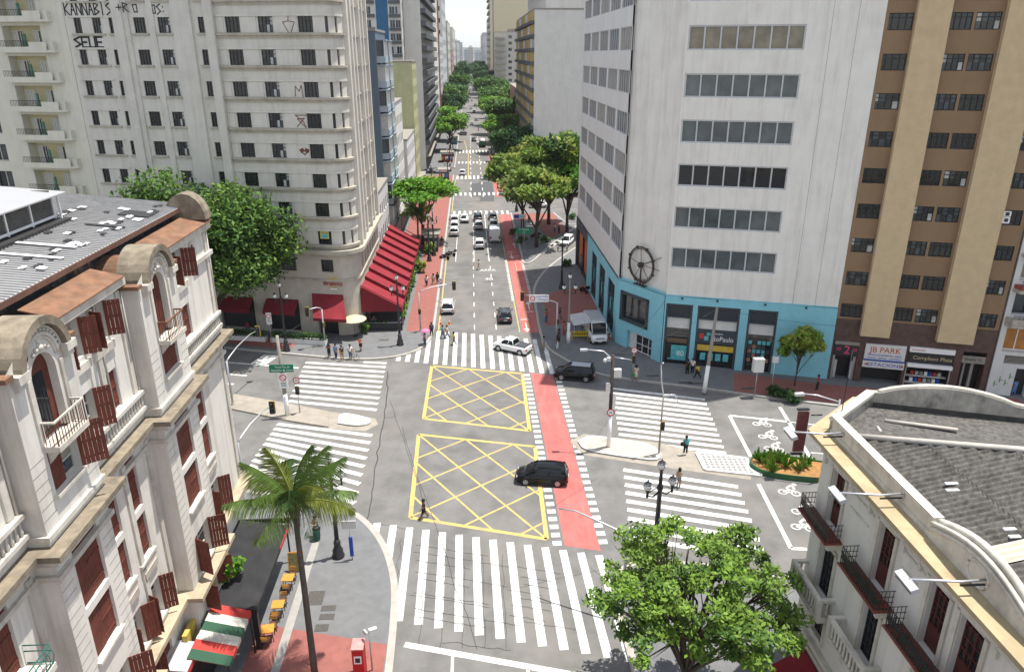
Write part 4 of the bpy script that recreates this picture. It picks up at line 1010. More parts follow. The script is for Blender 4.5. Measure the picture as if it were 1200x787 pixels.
for k in range(34): rp(TINP if rr.random() < .7 else TARP, -14 + 13.5 * rr.random(), 1.6 + rr.random() * .9, .3 + .3 * rr.random(), .2)
for k in range(40): t = k / 40; rp([TINP, TARP, TARP][k % 3], -15 + 12.5 * t, 5.0 + .5 * math.sin(t * 3) + .3 * rr.random(), .45, .35)
for k in range(16): rp([TINP, TARP][k % 2], -18 + 16 * rr.random(), 2 + 3 * rr.random(), .4, .25)
for x, y, w, d in ((-3.2, 2.3, 1.2, 1.6), (-6.3, 2.6, .25, 1.9)): rp(TARP, x, y, w, d)
for x, y in ((-10.5, 4.2), (-12.3, 3.9)): rp(TINP, x, y, .25, 4.5)
mb.build('roof_patch', lb)
# roof monitor with louvres
mb = MB().m(mat('monitor_slats', (.13, .125, .115), .8, .3, 3)); y0 = 5.2; zb = zr(y0)
mb.box(-20, -5.8, y0, y0 + .1, zb + .25, zb + 1.3); mb.box(-5.9, -5.8, y0, 12, zb, zb + 1.5)
for k in range(9): mb.cbox((-12.9, y0 - .03, zb + .35 + k * .11), (14.0, .02, .07), 0, .6)
mb.m(WHITE)
for k in range(8): mb.box(-20 + k * 2.02, -19.9 + k * 2.02, y0 - .08, y0, zb + .1, zb + 1.35)
mb.box(-20, -5.7, y0 - .1, y0 - .05, zb + .18, zb + .3); mb.cbox((-5.75, y0 - .3, zb + .6), (.1, .1, 1.4)); mb.m(TARP); mb.box(-20, -5.5, y0 - .7, y0, zb - .05, zb + .1)
mo = mb.build('roof_monitor', lb)
mb = MB().m(TIN); mb.yprism([(y0 - .6, zb + 1.3), (13, zb + 2.1), (13, zb + 2.16), (y0 - .6, zb + 1.36)], -20.4, -5.4); mb.build('roof', mo)
mb = MB().m(LWALL); mb.box(-.25, -.001, .02, 24, 0, 23.3); mb.box(-31.4, -31.2, .02, 24, 0, 23.3); mb.box(-31.2, -.25, 23.8, 24, 0, 23.3); mb.build('side_wall', lb)
# green railed balcony far left
GRN = mat('green_iron', (.02, .13, .11), .5, .2, 3)
mb = MB().m(LTRIM); mb.box(-26.6, -22.9, -.95, -.002, 12.05, 12.3); b = mb.build('balcony', lb); mb = MB().m(GRN)
for k in range(16): mb.tube([(-26.5 + k * .235, -.9, 12.3), (-26.5 + k * .235, -1.0, 12.7), (-26.5 + k * .235, -.9, 13.1)], .015, 4)
for z in (12.35, 12.85, 13.1): mb.tube([(-26.55, -.02, z), (-26.55, -.9, z), (-22.95, -.9, z), (-22.95, -.02, z)], .025, 5)
mb.build('railing', b)
# ---- awnings of the cafe and things on the pavement (own things, standing below the facade)
AWB = mat('black_canvas', (.022, .022, .024), .8, .25, 1.5, .3, dirtcol=(.06, .06, .06))
def loc_av(r, a, z=0): return W(r, a, z)
aw = thing('awning', 'long black canvas cafe awning under the ornate white building', 'awning', W(-14.0, 38.5, .15), AV)
mb = MB().m(AWB); mb.xprism([(-1.9, 3.3), (1.5, 2.75), (1.5, 2.82), (-1.9, 3.37)], -4.4, 3.6); mb.cbox((0, 3.7, 3.1), (3.2, .1, .35)); mb.build('canopy', aw)
mb = MB().m(mat('awning_red_edge', (.5, .04, .06), .7)); mb.box(1.5, 1.53, 1.2, 3.6, 2.55, 2.82); mb.m(AWB); mb.box(1.5, 1.53, -4.4, 1.2, 2.55, 2.82); mb.build('valance', aw)
mb = MB().m(BLACK); mb.box(1.2, 1.5, -4.38, -4.1, 0, 2.75); mb.box(1.35, 1.45, 3.4, 3.5, 0, 2.75); mb.pieces('post', aw)
mb = MB().m(AWB); mb.box(-1.9, -1.8, -4.4, 4.4, 0, 2.6); mb.build('shopfront', aw)
mb = MB().m(LTRIM); mb.box(-2.3, -1.75, -4.4, 4.6, 3.35, 3.6); mb.build('flashing', aw)
c5 = [(.52, .06, .05), (.62, .59, .52), (.04, .105, .065), (.62, .59, .52), (.52, .06, .05), (.04, .105, .065)]
STR = stripes('striped_canvas', c5[::-1], 1, 4.0)
aw2 = thing('awning', 'red white and green striped cafe awning beside the black awning', 'awning', W(-14.0, 29.95, .15), AV)
mb = MB().m(STR); mb.xprism([(-.75, 3.45), (1.25, 2.85), (1.25, 2.90), (-.75, 3.50)], 0, 4.0); mb.xprism([(1.25, 2.65), (1.28, 2.65), (1.28, 2.9), (1.25, 2.9)], 0, 4.0); mb.build('canopy', aw2)
mb = MB().m(BLACK); mb.tube([(1.2, .1, 0), (1.2, .1, 2.85)], .05, 6); mb.tube([(1.2, 3.9, 0), (1.2, 3.9, 2.85)], .05, 6); mb.pieces('post', aw2); mb = MB().m(BLACK); mb.box(-.8, -.7, 0, 4, 0, 3.4); mb.build('shopfront', aw2)
mb = MB().m(mat('yellow_board', (.5, .36, .08), .7, .3, 3)); mb.box(-1.35, -1.1, -.5, 6.5, 3.3, 4.0); yb = mb.build('sign_board'); yb.location = W(-14.0, 31.6, 0); yb.rotation_euler = (0, 0, AV); tag(yb, 'faded yellow board on the wall behind the striped awning', 'sign board')
aw3 = thing('awning', 'small flat grey awning at the bottom left wall', 'awning', W(-15.0, 29.2, .15), AV)
mb = MB().m(mat('grey_canvas', (.42, .43, .45), .7, .1, 2)); mb.xprism([(-.8, 3.5), (.5, 3.3), (.5, 3.36), (-.8, 3.56)], 0, 2.0); mb.build('canopy', aw3); mb = MB().m(POST[2]); mb.box(.46, .5, 0, 2.0, 3.0, 3.3); mb.build('valance', aw3); mb = MB().m(BLACK); mb.tube([(.4, .1, 0), (.4, .1, 3.3)], .04, 6); mb.tube([(.4, 1.9, 0), (.4, 1.9, 3.3)], .04, 6); mb.pieces('post', aw3)
# ================================================================ pale building with corrugated roof, right foreground
RW = mat('pale_grey_stucco', (.62, .60, .555), .85, .05, .7, .25, .4, dirtcol=(.34, .31, .27))
RT = mat('pale_trim', (.56, .53, .46), .85, .1, 1.2, .6, .45, dirtcol=(.20, .175, .14))
RY = mat('yellowed_cornice', (.40, .325, .20), .9, .22, 1.6, .8, .2, dirtcol=(.19, .15, .10), dscale=.8)
STAIN = mat('mouldy_render', (.36, .34, .30), .95, .3, 1.3, .95, .5, dirtcol=(.055, .052, .047), dscale=.55)
REDT = mat('red_tile_slab', (.20, .055, .04), .8, .2, 3, .4)
rbx = thing('ornate_building', 'pale stucco building with corrugated roof and iron balconies at right', 'building', W(16.56, 30.36), AV - PI / 2)
RC = loc2(rbx, (18.0, 34.2)); RF = loc2(rbx, (44, 27.2))
doors3 = [(1.2, 2.35), (5.4, 6.55), (9.0, 10.1), (10.75, 12.0), (14.5, 15.6), (18, 19.1)]
h3 = [(a, b, 11.2, 14.1) for a, b in doors3]; h2 = [(a, b, 7.4, 10.2) for a, b in ((1.25, 2.6), (5.4, 6.6), (9.1, 10.3), (14.5, 15.7), (18, 19.2))]; h1 = [(a, b, 5.1, 6.7) for a, b in ((1.5, 2.7), (5.5, 6.7), (9.2, 10.4), (14.5, 15.7))]
hg = [(1, 4, .2, 3.6), (5, 8, .2, 3.6), (9, 12.5, .2, 3.6)]
mb = MB().m(RW); facade(mb, 0, 21, 0, 15.1, h1 + h2 + h3 + hg, .35); mb.build('wall', rbx)
mb = MB().m(RW)
for p, q in (((RC.x, RC.y), (0, 0)), ((RF.x, RF.y), (RC.x, RC.y)), ((21, 0), (21, 26)), ((21, 26), (RF.x, RF.y))):
    mb.poly([(p[0], p[1], 0), (q[0], q[1], 0), (q[0], q[1], 15.1), (p[0], p[1], 15.1)])
mb.build('side_wall', rbx)
DOORR = mat('door_dark_red', (.09, .022, .02), .5, .15, 3)
for i, h in enumerate(h3 + h2 + h1 + hg):
    w, hh = h[1] - h[0], h[3] - h[2]
    if h in hg:
        put('shopfront', winmesh(w, hh, 3, 2, BLACK, [GLASS, BLACK], .1, .1), rbx, ((h[0] + h[1]) / 2, .25, h[2])); continue
    d = put('door' if h not in h1 else 'window', winmesh(round(w, 2), round(hh, 2), 4, 6, DOORR if h in h3 else BLACK, [GLASS, GLASS, BLACK], .05, .06, key=0), rbx, ((h[0] + h[1]) / 2, .22, h[2]))
    mb = MB().m(DOORR); 
    if h in h3: mb.box(-w / 2 + .04, w / 2 - .04, -.01, .04, .03, .95); mb.build('door_panel', d)
    mb = MB().m(RT)
    for x0, x1, z0, z1 in ((-w / 2 - .2, -w / 2 - .02, -.02, hh + .15), (w / 2 + .02, w / 2 + .2, -.02, hh + .15), (-w / 2 - .2, w / 2 + .2, hh + .02, hh + .22)): mb.box(x0, x1, -.30, -.215, z0, z1)
    mb.build('surround', d)
def ironbal(x0, x1, z):
    mb = MB().m(REDT); mb.box(x0, x1, -.85, -.002, z - .08, z); mb.m(RT); mb.box(x0 + .1, x1 - .1, -.72, -.002, z - .25, z - .08); mb.box(x0 + .3, x0 + .5, -.5, -.002, z - .6, z - .25); mb.box(x1 - .5, x1 - .3, -.5, -.002, z - .6, z - .25); b = mb.build('balcony', rbx)
    mb = MB().m(BLACK)
    for zz in (.05, .35, .62, .9): mb.box(x0 + .1, x1 - .1, -.78, -.76, z + zz, z + zz + .025); [mb.box(x, x + .02, -.78, -.05, z + zz, z + zz + .025) for x in (x0 + .1, x1 - .12)]
    k = x0 + .1
    while k < x1 - .1: mb.box(k, k + .03, -.79, -.76, z, z + .95); mb.cbox((k + .07, -.775, z + .48), (.035, .03, .4), 0, 0, .6); mb.cbox((k + .07, -.775, z + .48), (.035, .03, .4), 0, 0, -.6); k += .13
    for x in (x0 + .1, x1 - .12):
        for j in range(4): mb.box(x, x + .018, -.6 + j * .16, -.58 + j * .16, z, z + .92)
    mb.build('railing', b)
    mb = MB().m(mat('moss_green', (.05, .09, .02), .9, .4, 6))
    for j in range(7): mb.ball((x0 + .4 + (x1 - x0 - .8) * rnd.random(), -.35 - .3 * rnd.random(), z + .05), .06 + .08 * rnd.random(), 6)
    mb.build('moss', b)
for x0, x1 in ((.0, 2.95), (4.2, 7.35), (8.0, 12.9), (13.8, 16.5)): ironbal(x0, x1, 11.15)
for x0, x1 in ((.15, 3.25), (4.2, 7.4), (8.2, 11.6), (13.6, 16.8)):
    mb = MB().m(RT); mb.box(x0, x1, -.8, -.002, 7.0, 7.22); mb.box(x0 + .1, x1 - .1, -.65, -.002, 6.8, 7.0); mb.box(x0, x1, -.8, -.6, 8.05, 8.22); mb.box(x0, x0 + .22, -.8, -.58, 7.22, 8.05); mb.box(x1 - .22, x1, -.8, -.58, 7.22, 8.05)
    mb.box(x0, x0 + .2, -.58, -.002, 8.05, 8.2); mb.box(x1 - .2, x1, -.58, -.002, 8.05, 8.2)
    k = x0 + .4
    while k < x1 - .3: mb.lathe([(.06, 0), (.085, .2), (.05, .45), (.07, .83)], (k, -.7, 7.22), 6); k += .28
    for x in (x0 + .1, x1 - .1): mb.lathe([(.06, 0), (.085, .2), (.05, .45), (.07, .83)], (x, -.3, 7.22), 6)
    mb.build('balcony', rbx)
rpth = [(RC.x, RC.y), (0, 0), (21, 0)]; rpth2 = [(RF.x, RF.y)] + rpth
mb = MB().m(RT); band(mb, rpth2, 14.85, 15.05, .3); band(mb, rpth2, 14.25, 14.4, .12); mb.m(RY); band(mb, rpth2, 15.11, 15.3, .78); mb.m(RT); band(mb, rpth2, 15.05, 15.105, .74); mb.build('cornice', rbx)
mb = MB().m(RT); band(mb, rpth2, 4.5, 4.75, .25); band(mb, rpth2, 4.0, 4.15, .15); mb.build('ledge', rbx)
mb = MB().m(RT)
for x in (.45, 3.1, 4.6, 7.2, 8.3, 12.6): mb.box(x - .1, x + .1, -.22, -.002, 14.4, 14.85); mb.box(x - .07, x + .07, -.14, -.002, 13.9, 14.25)
for x0, x1 in ((2.75, 4.9), (6.95, 8.6)): mb.box(x0, x1, -.05, -.001, 13.9, 14.0); mb.box(x0 + .3, x1 - .3, -.05, -.001, 13.2, 13.28)
mb.pieces('bracket', rbx)
# parapets
mb = MB().m(RT); mb.box(0.0, 8.2, .12, .4, 15.1, 16.0); mb.box(0.0, 8.25, .06, .46, 16.0, 16.18); mb.box(0, 8.2, .07, .12, 15.3, 15.5); mb.box(13.6, 21, .12, .4, 15.1, 16.0); mb.box(13.55, 21, .06, .46, 16.0, 16.18)
pts = [(8.2, 15.1)] + [(8.2 + 5.4 * k / 12, 16.0 + .65 * math.sin(PI * k / 12)) for k in range(13)] + [(13.6, 15.1)]
mb.xprism(pts, .04, .44)
for r_ in (0, .22): mb.tube([(8.25 + 5.3 * k / 14, .02, 15.97 - r_ + .62 * math.sin(PI * k / 14)) for k in range(15)], .08, 6)
mb.tube([(10.9 + .55 * math.cos(2 * PI * k / 18), .03, 15.8 + .42 * math.sin(2 * PI * k / 18)) for k in range(19)], .06, 6)
mb.tube([(8.35 + 5.2 * k / 14, .24, 16.08 + .65 * math.sin(PI * k / 14)) for k in range(15)], .14, 6)
mb.build('parapet', rbx)
mb = MB().m(STAIN)
lc, ac2 = edge((0, 0), (RC.x, RC.y)); mb.M = Matrix.Rotation(ac2, 4, 'Z'); mb.box(0, lc, -.35, -.05, 15.1, 15.95)
mb.m(RT); mb.box(0, lc, -.42, .02, 15.95, 16.12); mb.m(STAIN)
lf, af = edge((RC.x, RC.y), (RF.x, RF.y)); mb.M = Matrix.Translation((RC.x, RC.y, 0)) @ Matrix.Rotation(af, 4, 'Z')
hump = [(0, 15.1), (0, 16.1)] + [(.6 + 5.9 * k / 12, 16.15 + .55 * math.sin(PI * k / 12) ** .8) for k in range(13)] + [(7.2, 16.05), (lf, 16.05), (lf, 15.1)]
mb.xprism(hump, -.35, -.02); mb.m(mat('black_mould', (.06, .058, .055), .95, .3, 2)); mb.box(0.3, lf, -.37, -.352, 15.2, 15.6)
mb.m(RT); mb.tube([(.5, -.18, 16.13)] + [(.6 + 5.9 * k / 12, -.18, 16.18 + .55 * math.sin(PI * k / 12) ** .8) for k in range(13)] + [(7.2, -.18, 16.08), (lf, -.18, 16.08)], .12, 6)
mb.build('parapet', rbx)
# corrugated roof
FIBRE = mat('old_fibre_cement', (.10, .095, .088), .95, .5, 4.5, .85, .0, dirtcol=(.026, .025, .023), dscale=1.3, bump=.3)
FIBL = mat('beige_sheet', (.50, .46, .38), .9, .1, 2, .2); CAP = mat('ridge_cap', (.50, .47, .42), .9, .12, 2, .3)
mb = MB(); ye, yr_, ze, zt = .55, 8.0, 15.62, 17.3
def wave(x0, x1, y0, y1, za, zb, m, x0b=None):
    mb.m(m); n = int((x1 - x0) / .045); prev = None
    for k in range(n + 1):
        x = x0 + (x1 - x0) * k / n; h = .075 * math.sin(2 * PI * x / .30); ylo = y0
        if x0b is not None:                                       # hip cut
            t = min(1, max(0, (x - x0) / x0b)); yhi = y0 + (y1 - y0) * t; zhi = za + (zb - za) * t
        else: yhi, zhi = y1, zb
        cur = (mb.v((x, ylo, za + h)), mb.v((x, yhi, zhi + h)))
        if prev: mb.f([prev[0], cur[0], cur[1], prev[1]], True)
        prev = cur
sl_ = (zt - ze) / (yr_ - ye)
def zz(y): return ze + sl_ * (y - ye)
wave(1.2, 21, ye, 3.0, zz(ye), zz(3.0), FIBRE, 1.8); wave(2.9, 21, 2.9, 5.5, zz(2.9) + .03, zz(5.5) + .03, FIBRE, 1.9)
wave(4.7, 21, 5.4, yr_, zz(5.4) + .06, zt + .06, FIBRE, 1.9); wave(6.4, 13.5, 5.0, 7.9, zz(5.0) + .10, zz(7.9) + .12, FIBL)
wave(9.6, 10.5, 1.2, 2.6, zz(1.2) + .08, zz(2.6) + .08, FIBL)
mb.m(FIBRE); mb.poly([(-.2, 1.2, 15.4), (1.2, .6, 15.6), (6.4, yr_, zt - .02), (2.5, 10, 15.5)]); mb.poly([(21, yr_, zt), (21, 15, 15.4), (3.5, 15, 15.4), (6.4, yr_, zt)]); mb.poly([(-.3, .5, 14.8), (21, .5, 14.8), (21, 24, 14.8), (-.3, 24, 14.8)]) if False else None
mb.build('roof', rbx)
mb = MB().m(FIBRE); mb.prism([(RC.x, RC.y), (0.3, .3), (21, .3), (21, 26), (RF.x, RF.y)], 15.1, 15.35); mb.build('roof_slab', rbx)
mb = MB().m(CAP); mb.tube([(1.2, .6, 15.72), (6.4, yr_, zt + .1)], .15, 5); mb.tube([(6.3, yr_, zt + .08), (21, yr_, zt + .08)], .16, 5); mb.tube([(6.4, yr_, zt + .06), (2.6, 10.2, 15.6)], .13, 5)
mb.tube([(0.0, 2.4, 15.5), (1.6, 1.9, 15.7)], .07, 5); mb.tube([(-.8, 3.2, 15.4), (.5, 6.0, 15.5)], .1, 5)
mb.m(TINP)
for x, y, w in ((5.9, 2.2, .5), (6.3, 2.0, .5), (9.0, 2.4, .45), (9.4, 2.3, .4), (12.2, 1.8, .4), (12.7, 3.0, .5)): mb.cbox((x, y, zz(y) + .1), (.14, w, .05))
mb.build('ridge_cap', rbx)
# floodlights reaching out from the parapet
FLH = mat('lamp_housing', (.62, .63, .65), .35, .05, 3, metal=.5, spec=.5)
def flood(x, out, label, drop=.0):
    t = thing('floodlight', label, 'floodlight', W(16.56 + .1, 30.36 - x, 15.9), AV - PI / 2, 'floodlights on the pale building')
    mb = MB().m(STEEL); mb.tube([(0, 0, 0), (0, -.9, -.05), (0, -out, .12 - drop)], .045, 7); mb.cbox((0, -.02, 0), (.2, .08, .3)); mb.m(BLACK); mb.cbox((0, -.45, -.2), (.06, .9, .05)); mb.build('arm', t)
    mb = MB().m(FLH); mb.cbox((.0, -out - .05, .03 - drop), (1.0, .26, .16), 0, .35); mb.m(GLASS2); mb.cbox((0, -out - .08, -.05 - drop), (.9, .2, .03), 0, .35); mb.build('lamp_head', t)
flood(1.2, 2.4, 'floodlight arm nearest the building corner, beside the dark red hanging sign'); flood(6.2, 2.6, 'middle floodlight arm, above the small corner iron balcony'); flood(11.3, 2.7, 'floodlight arm beside the arched parapet of the pale building')
t = thing('hanging_sign', 'dark red vertical sign hung on the corner of the pale building', 'sign', W(16.6, 32.0, 13.3), AV)
mb = MB().m(mat('sign_maroon', (.16, .05, .045), .6, .2, 2)); mb.cbox((-.45, .1, 1.1), (.55, .12, 2.2)); mb.build('panel', t); mb = MB().m(BLACK); mb.cbox((-.5, .1, 2.34), (.6, .16, .08)); mb.cbox((-.5, .1, -.14), (.6, .16, .08)); mb.tube([(-.05, .1, 2.0), (.5, .1, 2.0)], .04, 5); mb.build('frame', t)
t = thing('awning', 'dark red shop awning under the pale building at right', 'awning', W(16.5, 29.5, .15), AV - PI / 2)
mb = MB().m(mat('wine_canvas', (.20, .012, .018), .8, .12, 2)); mb.yprism([(-1.6, 2.5), (-.05, 3.5), (-.05, 3.56), (-1.6, 2.56)], .6, 5.5); mb.box(.6, 5.5, -1.63, -1.6, 2.2, 2.56); mb.build('canopy', t); mb = MB().m(STEEL); mb.tube([(.6, -.03, 3.5), (.6, -1.6, 2.5)], .04, 6); mb.tube([(5.5, -.03, 3.5), (5.5, -1.6, 2.5)], .04, 6); mb.build('frame', t)
mb = MB().m(BLACK); mb.tube([(0, 0, 0), (0, 0, 3.2)], .025, 5); mb.cbox((0, 0, .05), (.2, .2, .1)); an = mb.build('antenna'); an.location = W(17.4, 30.9, 16.0); tag(an, 'thin dark antenna rod on the corner parapet of the pale building', 'antenna')
# ================================================================ blocks along the avenue
def grid(n, m, span, z0, dz, w, h, off=0.0):
    return [(off + span * (i + .5) / n - w / 2, off + span * (i + .5) / n + w / 2, z0 + dz * j, z0 + dz * j + h) for j in range(m) for i in range(n)]
def block(label, side, r0, depth, a0, a1, zt, wall, front=None, end=None, fm=None, glass=None, bands=None, endwall=None, cat='building', name='apartment_building', nx=2, base=None, roofm=None, z0=0.0):
    ln = a1 - a0
    t = thing(name, label, cat, W(r0, a0 if side < 0 else a1), AV + (PI / 2 if side < 0 else -PI / 2))
    fh, eh = front or [], end or []
    mb = MB().m(wall); facade(mb, 0, ln, z0, zt, fh, .2); mb.build('wall', t)
    mb = MB().m(endwall or wall); facade(mb, 0, depth, z0, zt, eh, .2)
    el, er = ((0, depth, 0), -PI / 2) if side < 0 else ((ln, 0, 0), PI / 2)
    mb.build('end_wall', t, el, er)
    mb = MB().m(wall); ox = ln if side < 0 else 0
    mb.poly([(ox, 0, z0), (ox, depth, z0), (ox, depth, zt), (ox, 0, zt)]); mb.poly([(0, depth, z0), (ln, depth, z0), (ln, depth, zt), (0, depth, zt)]); mb.build('rear_wall', t)
    mb = MB().m(roofm or CONC); mb.box(-.1, ln + .1, -.1, depth + .1, zt, zt + .35); mb.box(ln * .3, ln * .6, depth * .4, depth * .8, zt + .35, zt + 2.6); mb.build('roof', t)
    gl = glass or [GLASS, GLASS, GLASS2, CURT]; fr = fm or ALU
    allw = [(h, 0) for h in fh] + [(h, 1) for h in eh]; rest = MB().m(GLASS); nr = 0
    allw.sort(key=lambda q: (q[0][2] - 15) ** 2)
    for i, (h, e) in enumerate(allw):
        x, y = (h[0] + h[1]) / 2, .1
        if e: p = (y, depth - x, h[2]) if side < 0 else (ln - y, x, h[2]); rz = er
        else: p = (x, y, h[2]); rz = 0
        if i < 100: put('window', winmesh(round(h[1] - h[0], 2), round(h[3] - h[2], 2), nx, 1, fr, [gl[(i * 5 + i // 3) % len(gl)], gl[(i * 3 + 1) % len(gl)]], .08, .05, key=i % 3), t, p, rz)
        else:
            rest.M = Matrix.Translation((p[0], p[1], 0)) @ Matrix.Rotation(rz, 4, 'Z'); w = (h[1] - h[0]) / 2
            rest.poly([(-w, 0, h[2]), (w, 0, h[2]), (w, 0, h[3]), (-w, 0, h[3])]); nr += 1
    if nr: rest.build('windows_above', t)['kind'] = 'stuff'
    if bands:
        m, zs, out, hh = bands
        for z in zs:
            mb = MB().m(m); mb.box(.1, ln - .1, -out, -.003, z, z + hh); mb.build('balcony_band', t)
    if base:
        mb = MB().m(base); mb.box(.2, ln - .2, -.12, -.004, .2, 3.6); mb.build('shopfronts', t)
        mb = MB().m(CONC); mb.box(0, ln, -1.4, -.004, 3.9, 4.15); mb.build('marquee', t)
    return t
SLATE = mat('slate_blue_wall', (.105, .14, .18), .9, .06, .6, .15, .2, dirtcol=(.06, .08, .1))
LBLUE = mat('pale_blue_bay', (.33, .39, .44), .85, .06, 1, .2, .2)
OLIVE = mat('yellow_green_wall', (.42, .42, .24), .9, .1, .6, .4, .3, dirtcol=(.25, .24, .15))
OFFW = mat('off_white_wall', (.60, .59, .55), .9, .05, .5, .2, .3, dirtcol=(.38, .36, .31))
PALEG = mat('pale_grey_wall', (.46, .47, .47), .9, .06, .6, .2, .25)
DBAND = mat('dark_balcony', (.10, .105, .11), .8, .15, 1, .2)
CRM = mat('cream_tower', (.60, .52, .36), .9, .05, .4, .12, .15, dirtcol=(.4, .34, .22))
BEI = mat('beige_block', (.50, .47, .41), .9, .06, .6, .2, .2)
YPAN = mat('yellow_panel', (.50, .36, .12), .7, .15, 1.5)
BRK = mat('brick_edge', (.22, .085, .06), .9, .1, 2)
SHOPS = mat('shop_dark', (.06, .055, .05), .6, .5, .8)
BLUEV = mat('tower_blue', (.03, .12, .24), .7, .08, 1)
lf = block('low dirty white shop building with graffiti after the grey corner block', -1, -14.0, 14, 105, 125.3, 12.5, WW, grid(8, 2, 20.3, 5, 3.6, 1.2, 1.9), None, base=SHOPS, name='shop_building')
bl = block('slate blue apartment block with a blank side wall and stacked bays', -1, -14.6, 14, 125.6, 140, 35.3, SLATE, grid(4, 8, 14.4, 5.0, 3.75, 1.8, 2.0), None, base=SHOPS)
for k in range(8):
    z = 4.4 + 3.75 * k
    for x0 in (.5, 7.6):
        mb = MB().m(LBLUE); P = [(x0, -.003), (x0 + .5, -1.3), (x0 + 5.0, -1.3), (x0 + 5.5, -.003)]; mb.prism(P, z, z + .95); mb.prism([(x0 - .1, -.003), (x0 + .4, -1.4), (x0 + 5.1, -1.4), (x0 + 5.6, -.003)], z + 3.3, z + 3.45); mb.m(WHITE)
        for x in (.5, 2.0, 3.5, 4.9): mb.box(x0 + x, x0 + x + .12, -1.28, -1.15, z + .95, z + 3.3)
        mb.m(GLASS2 if k % 2 else CURT); mb.prism([(x0 + .2, -.004), (x0 + .6, -1.1), (x0 + 4.9, -1.1), (x0 + 5.3, -.004)], z + .95, z + 3.28); mb.build('bay', bl)
block('white graffitied building squeezed past the slate blue block', -1, -13.6, 13, 140.4, 155, 23.5, OFFW, grid(5, 5, 14.6, 5, 3.6, 1.3, 1.8), grid(3, 2, 13, 14, 3.6, 1.1, 1.6), base=SHOPS)
block('low white shop building below the yellow green gable wall', -1, -13.0, 12, 155.4, 177, 15.5, WW, grid(7, 3, 21.6, 5, 3.5, 1.4, 1.9), None, base=SHOPS, name='shop_building')
block('old building with a yellow green blank gable wall', -1, -12.9, 15, 178, 192, 30.2, OLIVE, grid(4, 7, 14, 5, 3.6, 1.4, 2.0), [(6, 6.9, 25, 26.4), (9, 9.9, 18, 19.4)], base=SHOPS)
block('tall white tower with dark horizontal balcony bands', -1, -13.2, 4.6, 222, 290, 72, OFFW, grid(14, 9, 68, 8, 6.4, 3.4, 1.9), None, bands=(DBAND, [7.2 + 3.2 * k for k in range(20)], 1.5, 1.25), base=SHOPS)
bt = block('apartment tower with a bright blue vertical stripe and dark window columns', -1, -17.9, 26, 216, 240, 78, OFFW, grid(4, 14, 24, 12, 4.4, 1.6, 1.7), [(a, a + 1.4, z, z + 1.9) for a in (13.2, 14.9, 16.6, 22.9, 24.4) for z in [22 + 3.3 * k for k in range(16)]])
mb = MB().m(BLUEV); mb.box(-.12, -.003, 3.5, 6.6, 8, 77); mb.build('blue_stripe', bt)
for k in range(16):
    mb = MB().m(DBAND); mb.box(-.7, -.003, .15, 3.2, 21.2 + 3.3 * k, 22.0 + 3.3 * k); mb.build('balcony_band', bt); mb = MB().m(DBAND); mb.box(-.7, -.003, 7.0, 13.5, 21.2 + 3.3 * k, 22.0 + 3.3 * k); mb.build('balcony_band', bt)
block('white tower with a brick red edge on the left of the avenue', -1, -12.9, 14, 293, 332, 66, OFFW, grid(9, 9, 39, 8, 5.6, 1.8, 2.2), None, endwall=OFFW, base=SHOPS)
block('brick red tower slice far down the left side', -1, -12.7, 12, 334, 344, 70, BRK, grid(2, 9, 10, 8, 6, 1.8, 2.2), None)
block('pale glass fronted block far down the left side', -1, -13.2, 16, 350, 400, 40, PALEG, grid(10, 9, 50, 6, 3.6, 2.2, 2.2), grid(4, 9, 16, 6, 3.6, 1.6, 1.9))
block('tall pale grey tower far down the left side', -1, -13.4, 18, 406, 470, 78, PALEG, grid(11, 9, 64, 8, 7, 2.4, 3), grid(5, 12, 18, 8, 5.5, 1.6, 2.2), endwall=OFFW)
block('cream slab beyond the tall grey tower on the left', -1, -12.8, 18, 480, 545, 50, BEI, grid(12, 8, 65, 6, 5.2, 2.4, 2.4), None)
block('pinkish block near the far end of the left side', -1, -12.6, 20, 560, 640, 34, mat('pink_block', (.42, .27, .27), .9), grid(12, 8, 80, 5, 3.5, 2.4, 2), grid(4, 8, 20, 5, 3.5, 2, 2))
block('white block near the far end of the left side', -1, -13.6, 22, 660, 800, 52, OFFW, grid(16, 6, 140, 6, 7, 3, 3), grid(4, 8, 22, 6, 5, 2, 2.4))
block('last grey block at the far end of the left side', -1, -13.0, 30, 830, 1080, 44, PALEG, grid(20, 5, 250, 6, 7, 4, 3), grid(5, 6, 30, 6, 5.5, 2.6, 2.6))
# right side
bw_ = block('big white building with a blank side wall and yellow window panels', 1, 16.9, 24, 206, 279, 42.5, OFFW, None, [(19.6, 22.6, z, z + 1.6) for z in [7 + 3.35 * k for k in range(11)]], base=SHOPS)
mb = MB().m(mat('beige_strip', (.33, .29, .23), .9, .1, 1)); mb.box(73.003, 73.06, 19.3, 22.9, 6, 42)
for z in [7 + 3.35 * k for k in range(11)]: pass
mb.bm.free(); mb = MB().m(mat('beige_strip', (.33, .29, .23), .9, .1, 1))
for k in range(12): mb.box(73.003, 73.05, 19.3, 22.9, 5.2 + 3.35 * k, 6.98 + 3.35 * k)
mb.build('window_strip', bw_)
for k in range(11):
    z = 6.2 + 3.3 * k
    mb = MB().m(DBAND); mb.box(.3, 72.7, -1.0, -.003, z, z + .75); mb.build('balcony_band', bw_)
    for j in range(8):
        mb = MB().m(YPAN if (j + k) % 3 else CURT); mb.box(1.2 + j * 9, 8.6 + j * 9, -.5, -.004, z + .76, z + 3.0); mb.build('yellow_panel', bw_)
mb = MB().m(OFFW); mb.box(8, 71, 3, 22, 42.9, 48.5); mb.build('penthouse', bw_)
